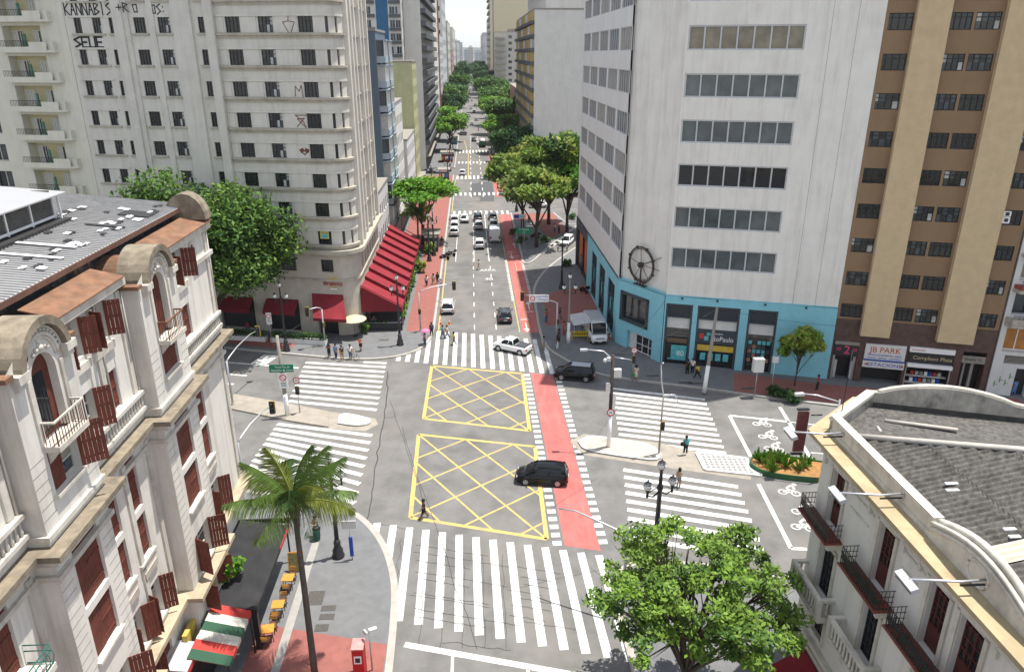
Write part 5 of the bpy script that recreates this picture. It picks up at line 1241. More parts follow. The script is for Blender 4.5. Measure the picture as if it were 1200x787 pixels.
block('low dull pink building after the big white building', 1, 16.9, 20, 283, 330, 20, mat('dull_pink', (.40, .22, .19), .9, .1, 1, .3), grid(9, 4, 47, 5, 3.6, 1.6, 2), grid(4, 3, 20, 8, 3.6, 1.5, 1.9), base=SHOPS)
bb_ = block('beige apartment block with rounded corner balconies', 1, 18.5, 24, 560, 600, 46, BEI, grid(7, 9, 40, 6, 4.2, 2.2, 2.2), [(a, a + 2.6, z, z + 2.1) for a in (9, 14.5) for z in [5 + 4.1 * k for k in range(10)]])
for k in range(10):
    z = 4.6 + 4.1 * k; mb = MB().m(mat('balcony_beige', (.30, .28, .25), .9)); mb.prism([(40.2 + 2.2 * math.cos(t) - .0, 3 + 4.5 * math.sin(t)) for t in [-PI / 2 + PI * q / 8 for q in range(9)]], z, z + 1.3); mb.build('balcony', bb_)
mb = MB().m(WHITE); mb.box(40.003, 40.3, 20, 23.9, 2, 46); mb.build('white_pier', bb_)
block('tall cream tower with a ribbed left edge behind the beige apartments', 1, 17.0, 40, 640, 690, 112, CRM, grid(6, 14, 50, 10, 7, 3, 4), [(2, 2.8, 20, 100)], bands=(mat('cream_dark', (.25, .22, .17), .9), [12 + 5 * k for k in range(19)], 1.6, 1.5))
block('pale blue tower far down the right side', 1, 17.5, 22, 720, 790, 62, mat('pale_blue_tower', (.40, .45, .48), .8), grid(12, 8, 70, 6, 6.5, 3, 3), None)
block('white striped block near the far end of the right side', 1, 17.2, 26, 850, 960, 50, OFFW, grid(16, 6, 110, 6, 6.5, 3, 3), grid(5, 6, 26, 6, 6.5, 2.4, 2.6))
block('grey block at the far end of the right side', 1, 17.0, 30, 990, 1180, 56, PALEG, grid(18, 5, 190, 6, 8, 4, 3.5), None)
# far city closing the view
rr = random.Random(21)
FARC = [mat('far_white', (.46, .47, .48), .9, .08, .05), mat('far_grey', (.36, .38, .40), .9, .08, .05), mat('far_cream', (.46, .43, .37), .9, .08, .05)]
fl = ['white', 'grey', 'cream']; fp = ['farthest left', 'left of the gap', 'left of the centre', 'in the middle', 'right of the centre', 'right of the gap', 'farthest right', 'behind the others at left', 'behind the others at right', 'tallest at the back', 'lowest at the back', 'slim one at the back']
for k in range(12):
    r, a, w, h = -72 + k * 14, 1500 + 160 * ((k * 5) % 7), 12 + 5 * rr.random(), 34 + 38 * rr.random()
    t = thing('distant_tower', 'hazy %s tower at the end of the avenue, %s' % (fl[k % 3], fp[k]), 'tower', W(r, a), AV, 'hazy towers at the end of the avenue')
    mb = MB().m(FARC[k % 3]); facade(mb, 0, w, 0, h, grid(5, int(h / 4.2), w, 3, 4, 1.2, 1.8), .5); mb.box(0, .1, .01, 12, 0, h); mb.box(w - .1, w, .01, 12, 0, h); mb.box(0, w, 12, 12.1, 0, h); mb.build('wall', t); mb = MB().m(FARC[1]); mb.box(-.2, w + .2, -.2, 12.3, h, h + .8); mb.box(w * .3, w * .7, 3, 8, h + .8, h + 4); mb.build('roof', t); mb = MB().m(GLASS2); mb.box(.2, w - .2, .5, .6, .5, h - .5); mb.build('windows_far', t)
HILL = mat('hill_green', (.06, .085, .06), .95, .3, .004)
mb = MB().m(HILL); n = 60; prev = None
for k in range(n + 1):
    x = -4500 + 9000 * k / n; rows_ = []
    for j in range(6):
        y = 5200 + j * 260; h = max(0, (70 + 90 * noise.noise(Vector((x * .0009, j * .3, 1)))) * math.sin(PI * j / 5.5)) if j else -2
        rows_.append(mb.v((x, y, h)))
    if prev: [mb.f([prev[j], rows_[j], rows_[j + 1], prev[j + 1]], True) for j in range(5)]
    prev = rows_
struct(mb.build('hills'))
# ================================================================ trees and plants
def leafmat(n, c, tr=.3): return mat(n, c, .6, .35, 1.3, spec=.25, trans=tr)
LG = [leafmat('leaf_mid', (.11, .20, .036)), leafmat('leaf_light', (.17, .27, .045)), leafmat('leaf_dark', (.055, .12, .026))]
LD = [leafmat('leaf_deep', (.038, .10, .026)), leafmat('leaf_deep_light', (.07, .15, .03)), leafmat('leaf_deep_dark', (.024, .07, .022))]
LY = [leafmat('leaf_yellowish', (.26, .31, .05)), leafmat('leaf_fresh', (.17, .29, .035)), leafmat('leaf_olive', (.13, .175, .045))]
LF = [leafmat('leaf_flame', (.10, .26, .018)), leafmat('leaf_flame_light', (.15, .32, .02)), leafmat('leaf_flame_dark', (.055, .15, .018))]
def leaves(mb, clumps, n, size, mats, rng, flat=.0, shape=1.7):
    """small leaf faces scattered through clump volumes; clump = (centre, (rx, ry, rz))"""
    vol = [c[1][0] * c[1][1] * c[1][2] for c in clumps]; tot = sum(v ** .67 for v in vol)
    for (c, r), v in zip(clumps, vol):
        k = max(6, int(n * v ** .67 / tot)); m0 = rng.choice(mats)
        for _ in range(k):
            d = Vector((rng.gauss(0, 1), rng.gauss(0, 1), rng.gauss(0, 1))).normalized() * (rng.random() ** .33) * (.75 + .45 * rng.random())
            p = Vector((c[0] + d.x * r[0], c[1] + d.y * r[1], c[2] + d.z * r[2]))
            mb.m(m0 if rng.random() < .5 else rng.choice(mats))
            up = Vector((rng.gauss(0, .55), rng.gauss(0, .55), 1 if rng.random() < .8 else .2)).normalized()
            t = up.cross(Vector((rng.gauss(0, 1), rng.gauss(0, 1), .1))).normalized(); b = up.cross(t); s = size * (.6 + .8 * rng.random())
            l = t * s * shape * .5; w = b * s * .5
            mb.poly([p - l, p + w * .8 - l * .1, p + l, p - w * .8 - l * .1])
def limbs(mb, base, forks, rng, r0, tips):
    """trunk then limbs out to the clump centres"""
    mb.tube(base, [r0 * (1 - .45 * i / (len(base) - 1)) for i in range(len(base))], 8)
    top = Vector(base[-1])
    for c in tips:
        c = Vector(c); s = Vector(base[-1 if rng.random() < .7 else -2]); mid = s.lerp(c, .5) + Vector((rng.uniform(-.5, .5), rng.uniform(-.5, .5), rng.uniform(.1, .6)))
        mb.tube([s, s.lerp(mid, .5) + Vector((0, 0, .1)), mid, c.lerp(mid, .4), c], [r0 * .5, r0 * .42, r0 * .3, r0 * .18, r0 * .06], 6)
        for _ in range(2):
            e = c + Vector((rng.uniform(-1, 1), rng.uniform(-1, 1), rng.uniform(-.2, .8))) * .9; mb.tube([mid, mid.lerp(e, .6), e], [r0 * .16, r0 * .1, r0 * .03], 5)
def make_tree(seed, h, cr, ch, mats, n, size, nclump=16, tr=.2, crown=None, lean=(0, 0), flat=.55, hollow=.45, cl=.36, trunk_h=None, shape=1.7, ry=.75):
    """meshes (trunk, crown): crown of radius cr from height h-ch to h"""
    rng = random.Random(seed); zc = h - ch / 2; cls = []
    th = trunk_h or max(1.5, h - ch * .85)
    for i in range(nclump):
        for _ in range(30):
            d = Vector((rng.gauss(0, 1), rng.gauss(0, 1), rng.gauss(0, .8))); d = d.normalized() * (hollow + (1 - hollow) * rng.random() ** .5)
            if d.z > -.55: break
        k = cl * (.7 + .6 * rng.random())
        cls.append(((lean[0] + d.x * cr * (1 - .25), lean[1] + d.y * cr * ry, zc + d.z * ch * .36), (cr * k, cr * k, min(cr * k, ch * .5) * flat)))
    mb = MB(); leaves(mb, cls, n, size, mats, rng, shape=shape); cm = mb.mesh('crown', False)
    mb = MB().m(BARK); base = [(0, 0, -.1), (.08 * rng.uniform(-1, 1), .05, th * .5), (lean[0] * .2 + .15, lean[1] * .2, th)]
    limbs(mb, base, 3, rng, tr, [c[0] for c in cls][::max(1, nclump // 36)]); tm = mb.mesh('trunk')
    return tm, cm
def tree(name, label, cat, meshes, loc, rz=0.0, s=1.0, group=None, sz=None):
    t = thing(name, label, cat, loc, rz, group); t.scale = (s, s, sz or s)
    put('trunk', meshes[0], t); put('crown', meshes[1], t); return t
# big leafy tree at the left corner
T1 = make_tree(4, 20.6, 14.2, 16.0, LG + [LD[1], LG[0], LD[0]], 52000, .33, 76, .5, trunk_h=6.0, cl=.20, flat=.7, ry=.42, lean=(0, -1.5))
tree('leafy_tree', 'very wide green street tree in front of the grey corner block', 'tree', T1, Vector((-35.4, 82.3, .15)), R(-9))
# foreground tree, bottom right
T2 = make_tree(9, 10.6, 6.1, 7.4, [LG[0], LG[1], LY[1], LG[2], LG[1]], 19000, .15, 150, .2, trunk_h=4.0, cl=.095, flat=.5, hollow=.2)
tree('leafy_tree', 'airy light green street tree in front of the pale building, nearest the camera', 'tree', T2, W(10.5, 28.8, .15), 0.6, 1.08)
# avenue trees
T3 = make_tree(12, 11.0, 5.6, 4.2, LF, 9000, .32, 22, .25, trunk_h=6.2, cl=.34, flat=.4)
tree('flame_tree', 'bright green spreading tree over the avenue pavement beside the red awning', 'tree', T3, W(-8.9, 131, .15), 0.4, 1.45, sz=1.08)
TL = make_tree(15, 14, 6.5, 8, [LD[0], LG[0], LY[2], LY[0]], 9000, .42, 26, .3, trunk_h=5.5, cl=.27, flat=.7, shape=2.2)
TL2 = make_tree(16, 12.5, 6.5, 6.5, [LY[0], LG[1], LY[2], LG[0]], 8000, .40, 24, .3, trunk_h=5.5, cl=.28, flat=.5, shape=2.2)
TL3 = make_tree(17, 11.5, 6.0, 6.0, [LF[0], LF[2], LG[0]], 8000, .36, 24, .28, trunk_h=5.0, cl=.3, flat=.55)
tree('leafy_tree', 'dark tall tree with upright tufts at the back of the island clump', 'tree', TL, W(15.2, 146, .15), 1.0, 1.3, 'trees on the planted island', 1.35)
tree('leafy_tree', 'yellow green tree at the front of the island clump', 'tree', TL2, W(11.2, 127.5, .15), .5, 1.15, 'trees on the planted island')
tree('leafy_tree', 'olive tree at the left of the island clump by the red lane', 'tree', TL2, W(9.6, 141, .15), 2.5, 1.15, 'trees on the planted island', 1.3)
tree('leafy_tree', 'bright green rounded tree at the right of the island clump', 'tree', TL3, W(18.0, 139, .15), .3, 1.25, 'trees on the planted island', 1.15)
TD = make_tree(20, 13, 7.0, 9, LD, 7000, .5, 24, .35, trunk_h=4.0, cl=.33, flat=.6)
TLG = make_tree(22, 11, 6.5, 6.5, [LF[0], LG[1], LY[1]], 5500, .5, 22, .3, trunk_h=4.5, cl=.34, flat=.5)
TM = make_tree(24, 14, 7.5, 9, [LG[0], LD[1], LG[2]], 5000, .6, 22, .35, trunk_h=4.5, cl=.34, flat=.6)
av = [('R', TD, 12.3, 207, 1.15, 'dark green dense tree leaning over the right lane past the island'),
 ('R', TLG, 12.8, 238, 1.05, 'light green tree beyond the dark dense tree on the right'),
 ('R', TLG, 11.5, 262, 1.25, 'yellowish tree in front of the pink building on the right'),
 ('R', TM, 13.5, 292, 1.30, 'mid green tree by the far end of the big white building'),
 ('R', TLG, 12.0, 325, 1.50, 'broad pale tree halfway up the right side of the avenue'),
 ('R', TM, 13.7, 365, 1.41, 'dense tree after the broad pale one on the right'),
 ('R', TLG, 15.2, 405, 1.51, 'pale tree below the beige apartment block, nearer one'),
 ('R', TM, 12.2, 450, 1.51, 'mid green tree below the beige apartment block, farther one'),
 ('R', TD, 13.7, 510, 1.60, 'dark tree at the foot of the beige apartment block'),
 ('R', TD, 11.7, 600, 1.70, 'dark tree at the foot of the cream tower'),
 ('R', TD, 12.7, 720, 1.89, 'dark tree crown at the far right of the gap'),
 ('R', TD, 11.7, 860, 2.07, 'farthest dark tree on the right of the road'),
 ('L', TLG, -7.3, 268, 1.15, 'very bright lime green tree on the left pavement'),
 ('L', TLG, -8.3, 300, 1.25, 'lime green tree just behind the brightest one'),
 ('L', TD, -9.7, 350, 1.28, 'dark tree behind the lime green pair'),
 ('L', TM, -10.5, 390, 1.41, 'dark green tree in front of the pale glass block'),
 ('L', TD, -8.3, 430, 1.41, 'deep green tree before the tall grey tower'),
 ('L', TM, -9.9, 490, 1.60, 'round green tree beside the cream slab'),
 ('L', TD, -8.7, 570, 1.70, 'dark tree beside the pinkish block'),
 ('L', TD, -9.7, 690, 1.89, 'far dark tree beside the white far block'),
 ('L', TD, -8.5, 830, 2.07, 'farthest dark tree on the left of the road')]
for i, (s, T, r, a, sc, lbl) in enumerate(av): tree('avenue_tree', lbl, 'tree', T, W(r, a, .1), i * 1.3, sc, 'trees lining the avenue')
# little tree by the shops
T5 = make_tree(31, 6.6, 2.35, 4.2, [LY[0], LY[0], LY[1], LF[1]], 3800, .3, 16, .09, trunk_h=2.4, cl=.36, flat=.75)
tree('small_tree', 'small bright yellow green tree before the brown shops', 'tree', T5, G(931, 452, .15), .5)
T6 = make_tree(33, 3.0, 1.3, 2.2, [LY[1], LG[1]], 900, .22, 9, .05, trunk_h=1.0, cl=.4, flat=.8)
tree('small_tree', 'small yellow green sapling by the ornate building corner', 'tree', T6, G(262, 413), .2)
def shrub(label, loc, r, h, mats, n, size, seed, cat='shrub', name='shrub', group=None, nc=7):
    rng = random.Random(seed); cl = [((rng.uniform(-.6, .6) * r, rng.uniform(-.6, .6) * r, h * (.25 + .5 * rng.random())), (r * .5, r * .5, h * .35)) for _ in range(nc)]
    mb = MB(); leaves(mb, cl, n, size, mats, rng); mb.m(BARK); [mb.tube([(0, 0, 0), (c[0][0] * .5, c[0][1] * .5, c[0][2] * .6), c[0]], [.03, .02, .01], 4) for c in cl]
    o = mb.build(name, None, loc, 0, False); return tag(o, label, cat, group)
shrub('dark low shrub at the foot of the small tree', G(918, 466, .15), 1.5, 1.1, LD, 900, .2, 1)
shrub('leafy green plant growing from the ornate building ledge above the awning', W(-14.6, 36.2, 3.6), .8, 1.3, LF, 420, .2, 2)
for i, (x, y, r, l) in enumerate(((505, 283, 1.0, 'hedge clump nearest the trees beside the red awning'), (504, 297, 1.1, 'yellowish hedge clump in the middle beside the red awning'), (492, 318, 1.3, 'tall yellow hedge clump beside the red awning'), (483, 336, 1.0, 'green hedge clump beside the red awning'), (476, 352, 1.0, 'low green hedge clump at the awning corner'))):
    shrub(l, G(x, y, .15), r, 2.1, [LY[0], LY[1], LF[0]] if i in (1, 2) else LF, 700, .22, 40 + i, group='hedge clumps beside the red awning')
for i, (x, y, r, l) in enumerate(((670, 256, 1.0, 'dark round bush on the island by the kerb'), (683, 300, .9, 'dark bush at the kerb by the orange shop'), (664, 312, .8, 'small dark bush in the slip road bed'), (602, 275, .9, 'leafy bush under the island tree on the left'), (612, 284, 1.0, 'low dark bush beside the green street sign'), (640, 284, 1.2, 'long bush along the island kerb'))):
    shrub(l, G(x, y, .15), r, 1.2, LD + [LG[0]], 420, .22, 60 + i, group='bushes on the island and its kerbs')
# planted bed at the end of the right median
pl = thing('planter', 'green kerbed planter bed of orange soil on the right median', 'planter', G(918, 552))
SOIL = mat('orange_soil', (.32, .17, .06), .95, .25, 3, .3); GKERB = mat('green_kerb', (.03, .11, .045), .7, .15, 2, .3)
bedp = smooth_line([G(*p) for p in ((958, 566), (925, 563), (893, 558), (877, 548), (880, 540), (893, 534), (925, 540), (1010, 553))], 2)
bl_ = [(p.x - pl.location.x, p.y - pl.location.y) for p in bedp]
mb = MB().m(SOIL); mb.prism([(x * .97, y * .97) for x, y in bl_], 0, .38); mb.build('soil', pl)
mb = MB().m(GKERB)
for a, b in zip(bl_, bl_[1:]):
    mb.prism([a, b, (b[0] * .955, b[1] * .955), (a[0] * .955, a[1] * .955)], 0, .5)
mb.build('kerb', pl)
for i, (x, y) in enumerate(((890, 540), (900, 546), (908, 540), (921, 547), (915, 541), (936, 550), (944, 546), (905, 553))):
    rng = random.Random(i); mb = MB(); mm = [LF[0], LY[1], LG[1]][i % 3]; mb.m(mm)
    for k in range(40):
        t = rng.uniform(0, 2 * PI); q = rng.uniform(.15, .6); hh = rng.uniform(.5, 1.1); d = Vector((math.cos(t), math.sin(t), 0)); s = Vector((-d.y, d.x, 0)) * .035
        mb.poly([d * .05 - s, d * .05 + s, d * q + Vector((0, 0, hh)) + s, d * (q * 1.3) + Vector((0, 0, hh * .8)), d * q + Vector((0, 0, hh)) - s])
    o = mb.build('spiky_plant', None, G(x, y, .38) , 0, False); tag(o, 'spiky grass like plant in the orange bed, %s' % ['at the tip', 'left front', 'left back', 'middle front', 'middle back', 'right front', 'right back', 'by the front kerb'][i], 'plant', 'plants in the orange bed')
# palms
PALML = [leafmat('palm_leaf', (.10, .165, .035)), leafmat('palm_leaf_yellow', (.20, .235, .045)), leafmat('palm_leaf_dark', (.05, .10, .028))]
PTR = mat('palm_trunk', (.085, .075, .065), .95, .25, 4); FIB = mat('palm_fibre', (.17, .14, .10), .95, .3, 8)
def frond(rng, ln, droop, m):
    mb = MB().m(m); pts = []; n = 14
    for k in range(n + 1):
        t = k / n; pts.append(Vector((ln * (t - .18 * t * t * droop), 0, ln * (.42 * t - .62 * droop * t * t))))
    mb.tube(pts, [.045 * (1 - .8 * k / n) for k in range(n + 1)], 5)
    for k in range(2, n * 5):
        t = k / (n * 5); i = min(n - 1, int(t * n)); p = pts[i].lerp(pts[i + 1], t * n - i); L = (.25 + 1.05 * math.sin(PI * min(1, t * .9 + .12))) * ln * .26
        for s in (-1, 1):
            d = Vector((.55, s * (.75 + .2 * rng.random()), -.25 - .5 * rng.random() - .3 * t)).normalized(); side = Vector((.5, 0, .2)).normalized() * .024
            q1 = p + d * L * .6 + Vector((0, 0, -.02)); q2 = p + d * L + Vector((0, 0, -.22 * L * (1 + rng.random())))
            mb.poly([p - side, p + side, q1 + side * .8, q2, q1 - side * .8])
    return mb.mesh('frond', False)
def palm(label, loc, h, ln, nf, lean=(0, 0), seed=1, cat='palm tree'):
    rng = random.Random(seed); t = thing('palm_tree', label, cat, loc)
    top = Vector((lean[0], lean[1], h))
    mb = MB().m(PTR); base = [Vector((lean[0] * q * q, lean[1] * q * q, h * q)) for q in [k / 8 for k in range(9)]]; mb.tube(base, [.19 - .06 * k / 8 for k in range(9)], 9); mb.build('trunk', t)
    mb = MB().m(FIB); mb.lathe([(.13, -1.3), (.24, -.9), (.34, -.3), (.2, .2), (.05, .5)], top, 9)
    for k in range(46): 
        a = rng.uniform(0, 2 * PI); d = Vector((math.cos(a), math.sin(a), 0)) * .3; mb.tube([top + d * .8, top + d * 1.5 + Vector((0, 0, -.6)), top + d * 1.3 + Vector((0, 0, -1.3 - .5 * rng.random()))], [.015, .012, .006], 3)
    mb.build('fibre_crown', t)
    ms = [frond(rng, ln, d, PALML[i % 3]) for i, d in enumerate((.5, .85, 1.2, .65))]
    for k in range(nf):
        q = k / nf; d = ms[k % 4]; o = put('frond', d, t, top); o.rotation_euler = (rng.uniform(-.25, .25), -1.0 + 1.3 * q + rng.uniform(-.1, .1), k * 2.4 + rng.uniform(-.2, .2))
    return t
palm('tall slender palm on the cafe corner pavement in the foreground', W(-9.1, 32.0, .15), 10.6, 3.7, 17, (-.3, .8), 3)
palm('palm with drooping fronds below the bright green tree by the red awning', W(-9.4, 126.0, .15), 6.4, 3.4, 15, (.1, 0), 5)
# ================================================================ vehicles
def paint(n, c, r=.25): return mat('paint_' + n, c, r, .03, 1, spec=.6)
P_WHITE = paint('white', (.72, .72, .72)); P_BLACK = mat('paint_black', (.006, .006, .007), .09, .03, 1, spec=.35); P_GREY = paint('grey', (.13, .135, .145)); P_SILV = paint('silver', (.42, .43, .45)); P_DGREY = paint('dark_grey', (.05, .055, .062)); P_RED = paint('red', (.45, .02, .025)); P_NAVY = paint('navy', (.02, .025, .05)); P_ROOF = paint('silver_roof', (.36, .39, .43))
TYRE = mat('tyre', (.015, .015, .016), .85, .1, 4); RIM = mat('rim', (.55, .56, .57), .35, .05, 2, metal=.7, spec=.5); CGL = mat('car_glass', (.006, .008, .010), .04, .1, 1, spec=.45)
HEAD = mat('headlight', (.75, .76, .78), .15, .02, 2, spec=.7); TAIL = mat('tail_lamp', (.40, .01, .012), .2, .05, 2, spec=.6); PLATE = mat('number_plate', (.62, .63, .65), .5); TRIM = mat('black_trim', (.02, .02, .022), .6)
def rsec(w, z0, z1, tuck=.9, crown=.03):
    """half-open body cross-section, left to right over the top"""
    return [(-w * tuck, z0), (-w, z0 + (z1 - z0) * .3), (-w, z0 + (z1 - z0) * .62), (-w * .955, z1 - .04), (-w * .88, z1), (0, z1 + crown), (w * .88, z1), (w * .955, z1 - .04), (w, z0 + (z1 - z0) * .62), (w, z0 + (z1 - z0) * .3), (w * tuck, z0)]
def loft(mb, st, cap=True):
    rings = [[mb.v((p[0], y, p[1])) for p in sec] for y, sec in st]
    for a, b in zip(rings, rings[1:]):
        for k in range(len(a) - 1): mb.f([a[k], a[k + 1], b[k + 1], b[k]], True)
        mb.f([a[-1], a[0], b[0], b[-1]])
    if cap: mb.f(rings[0]); mb.f(rings[-1][::-1])
CARS = {}
def car_parts(kind):
    """(paintable shapes) for a body style; front at +y, origin on the road"""
    S = dict(hatch=dict(L=4.2, Wd=1.76, belt=.92, top=1.55, hood=.86, cab=(-2.02, -1.72, .35, 1.28), r=.33),
             sedan=dict(L=4.45, Wd=1.76, belt=.9, top=1.46, hood=.84, cab=(-1.75, -1.1, .35, 1.15), r=.32),
             suv=dict(L=4.25, Wd=1.80, belt=1.02, top=1.62, hood=.98, cab=(-2.02, -1.78, .45, 1.15), r=.35),
             pickup=dict(L=4.5, Wd=1.76, belt=.98, top=1.58, hood=.94, cab=(-.55, -.35, .65, 1.3), r=.34),
             van=dict(L=5.4, Wd=1.98, belt=1.25, top=2.5, hood=1.12, cab=(-2.68, -2.64, 1.75, 2.3), r=.36))[kind]
    if kind in CARS: return CARS[kind]
    L, w, belt, top, hood, cab, r = S['L'], S['Wd'] / 2, S['belt'], S['top'], S['hood'], S['cab'], S['r']
    h = L / 2; out = {}
    mb = MB()
    deck = belt if kind in ('hatch', 'suv', 'van', 'pickup') else belt - .02
    st = [(-h, rsec(w * .80, .42, deck - .12)), (-h + .08, rsec(w * .92, .30, deck - .04)), (-h + .35, rsec(w * .99, .24, deck)), (cab[1], rsec(w, .22, belt)), (0, rsec(w, .22, belt)), (cab[3] - .1, rsec(w, .22, belt - .01)), (h - .55, rsec(w * .98, .23, hood)), (h - .2, rsec(w * .92, .26, hood - .1)), (h - .05, rsec(w * .8, .32, hood - .22)), (h, rsec(w * .68, .38, hood - .32))]
    loft(mb, st)
    # roof and pillars
    wr = w * .74 if kind != 'van' else w * .9
    b0, t0, t1, b1 = cab
    wb = w * .89
    tm = (t0 + t1) / 2
    def gst(o):
        res = []
        for y, z, k in ((b0, belt, 1), (b0 * .45 + t0 * .55, belt + (top - belt) * .62, .55), (t0, top - .05, .12), (t0 * .6 + t1 * .4, top + .01, 0), (t1 * .75 + t0 * .25, top, 0), (t1, top - .05, .1), (t1 * .5 + b1 * .5, belt + (top - belt) * .52, .5), (b1, belt, 1)):
            wk = wr + (wb - wr) * k; zk = max(belt, z - .07)
            res.append((y, [(-wb, belt - .01), (-wk, zk + o), (-wk * .86, z + o), (0, z + .02 + o), (wk * .86, z + o), (wk, zk + o), (wb, belt - .01)]))
        return res
    def patch(m_, st, lo, hi):
        rg = [[m_.v((p[0], y, p[1])) for p in sec[lo:hi]] for y, sec in st]
        for p_, q_ in zip(rg, rg[1:]):
            for k in range(len(p_) - 1): m_.f([p_[k], p_[k + 1], q_[k + 1], q_[k]], True)
    patch(mb, gst(.012)[2:6], 1, 6)
    for s in (-1, 1):
        for (y0, y1) in ((b0, t0), (b1, t1)): mb.tube([(s * wb * .98, y0, belt - .02), (s * wr * .97, y1, top - .03)], .05, 5)
        if kind != 'van': mb.tube([(s * wb, (b0 + b1) / 2 - .15, belt - .02), (s * wr * .99, (t0 + t1) / 2 - .1, top - .03)], .04, 5)
        if kind == 'van': mb.yprism([(b0, belt), (.75, belt), (.75, top - .05), (t0, top - .05)], *sorted((s * wb * 1.03, s * (wb - .06)))); 
        mb.tube([(s * wb, b0 + .02, belt - .01), (s * wb, b1 - .02, belt - .01)], .03, 5)
        mb.cbox((s * (w + .1), b1 - .35, belt + .08), (.2, .1, .14))
    if kind == 'van': mb.box(-wb, wb, b0 - .02, b0 + .05, belt, top - .04)
    out['body'] = mb
    g = MB().m(CGL); patch(g, gst(0), 0, 7)
    out['windows'] = g.mesh('windows')
    wh = MB().m(TYRE); wh.M = Matrix.Rotation(PI / 2, 4, 'Y'); wh.lathe([(r * .6, -.1), (r * .96, -.1), (r, -.05), (r, .05), (r * .96, .1), (r * .6, .1)], (0, 0, 0), 18); out['wheel'] = wh.mesh('wheel')
    wh = MB().m(RIM); wh.M = Matrix.Rotation(PI / 2, 4, 'Y')
    wh.lathe([(r * .62, -.085), (r * .62, .085)], (0, 0, 0), 16); wh.m(TRIM)
    for k in range(5):
        a = 2 * PI * k / 5
        for s in (-1, 1): wh.cbox((r * .38 * math.cos(a), r * .38 * math.sin(a), s * .088), (r * .3, r * .16, .012), a)
    out['rim'] = wh.mesh('rim')
    t = MB().m(TRIM)
    for s in (-1, 1):
        for y in (-h + .82, h - .85): t.M = Matrix.Translation((s * (w - .055), y, r + .02)) @ Matrix.Rotation(PI / 2, 4, 'Y'); t.lathe([(r * 1.12, -.06), (r * 1.12, .062)], (0, 0, 0), 18)
        t.M = Matrix.Identity(4); t.box(*sorted((s * (w - .04), s * (w + .005))), -h + 1.2, h - 1.25, .22, .34)
    t.box(-w * .72, w * .72, h - .1, h + .015, .34, .5); t.box(-w * .72, w * .72, -h - .015, -h + .1, .32, .48); t.box(-w * .5, w * .5, h - .12, h + .0, hood - .32, hood - .22)
    out['trim'] = t.mesh('bumper_trim')
    l = MB().m(HEAD); l.cbox((0, 0, 0), (.34, .2, .12)); out['headlight'] = l.mesh('headlight')
    l = MB().m(TAIL); l.cbox((0, 0, 0), (.26, .1, .2 if kind != 'van' else .5)); out['tail_light'] = l.mesh('tail_light')
    l = MB().m(PLATE); l.box(-.22, .22, -.012, .012, 0, .13); out['plate'] = l.mesh('number_plate')
    out['S'] = (L, w, belt, top, hood, cab, r)
    CARS[kind] = out; return out
BODY = {}
def car(kind, pnt, label, loc, rz, cat='car', roof=None, name='parked_car', group=None, extra=None):
    q = car_parts(kind); L, w, belt, top, hood, cab, r = q['S']; h = L / 2
    t = thing(name, label, cat, loc, rz, group)
    k = (kind, pnt.name)
    if k not in BODY:
        me = bpy.data.meshes.new('body'); bmc = q['body'].bm.copy(); bmesh.ops.recalc_face_normals(bmc, faces=bmc.faces); bmc.to_mesh(me); bmc.free(); me.materials.append(pnt); BODY[k] = me
    b = put('body', BODY[k], t)
    if roof:
        mb = MB().m(roof); wr = w * .74; mb.prism([(-wr * .80, cab[1] + .12), (wr * .80, cab[1] + .12), (wr * .84, 0), (wr * .78, cab[2] - .15), (-wr * .78, cab[2] - .15), (-wr * .84, 0)], top - .03, top + .045); mb.build('roof', t)
    put('windows', q['windows'], t); put('bumper_trim', q['trim'], t)
    for s in (-1, 1):
        for y in (-h + .82, h - .85):
            wo = put('wheel', q['wheel'], t, (s * (w - .09), y, r)); put('rim', q['rim'], wo, (s * .03, 0, 0))
        put('headlight', q['headlight'], t, (s * w * .66, h - .22, hood - .2)); put('tail_light', q['tail_light'], t, (s * w * .78, -h + .04, belt - .22))
    put('number_plate', q['plate'], t, (0, -h - .01, .52)); put('number_plate', q['plate'], t, (0, h + .01, .4))
    if extra: extra(t, q['S'])
    return t
def hd(p, q):
    """heading for a car seen from rear point p to front point q"""
    d = Vector(q) - Vector(p); return math.atan2(d.y, d.x) - PI / 2
def bed(t, S):
    L, w, belt, top, hood, cab, r = S; h = L / 2
    mb = MB().m(mat('bed_cover', (.055, .06, .07), .7, .1, 2)); mb.box(-w * .82, w * .82, -h + .2, cab[0] - .08, belt + .02, belt + .05); mb.build('bed_cover', t)
    mb = MB().m(TRIM); [mb.tube([(s * w * .84, -h + .2, belt + .03), (s * w * .84, cab[0] - .05, belt + .06)], .03, 5) for s in (-1, 1)]; mb.build('bed_rail', t)
def rails(t, S):
    L, w, belt, top, hood, cab, r = S; mb = MB().m(TRIM)
    for s in (-1, 1): mb.tube([(s * w * .66, cab[1] + .15, top + .03), (s * w * .66, cab[2] - .1, top + .03)], .02, 5)
    mb.build('roof_rail', t)
car('pickup', P_WHITE, 'white pickup with a dark bed cover crossing the far zebra crossing', G(600.5, 411), R(60), 'pickup truck', name='pickup_truck', extra=bed)
car('suv', P_BLACK, 'black SUV with a silver blue roof beside the office pavement', G(673, 443), R(78), 'SUV', roof=P_ROOF, name='suv', extra=rails)
car('hatch', P_BLACK, 'black hatchback driving over the lower yellow box', G(635, 563), R(84), name='car', extra=rails)
car('hatch', P_DGREY, 'dark grey hatchback alone in the avenue lane behind the far crossing', G(591.5, 374), AV, name='car')
car('hatch', P_WHITE, 'white car parked by orange cones at the left kerb', W(-3.5, 94.2), AV)
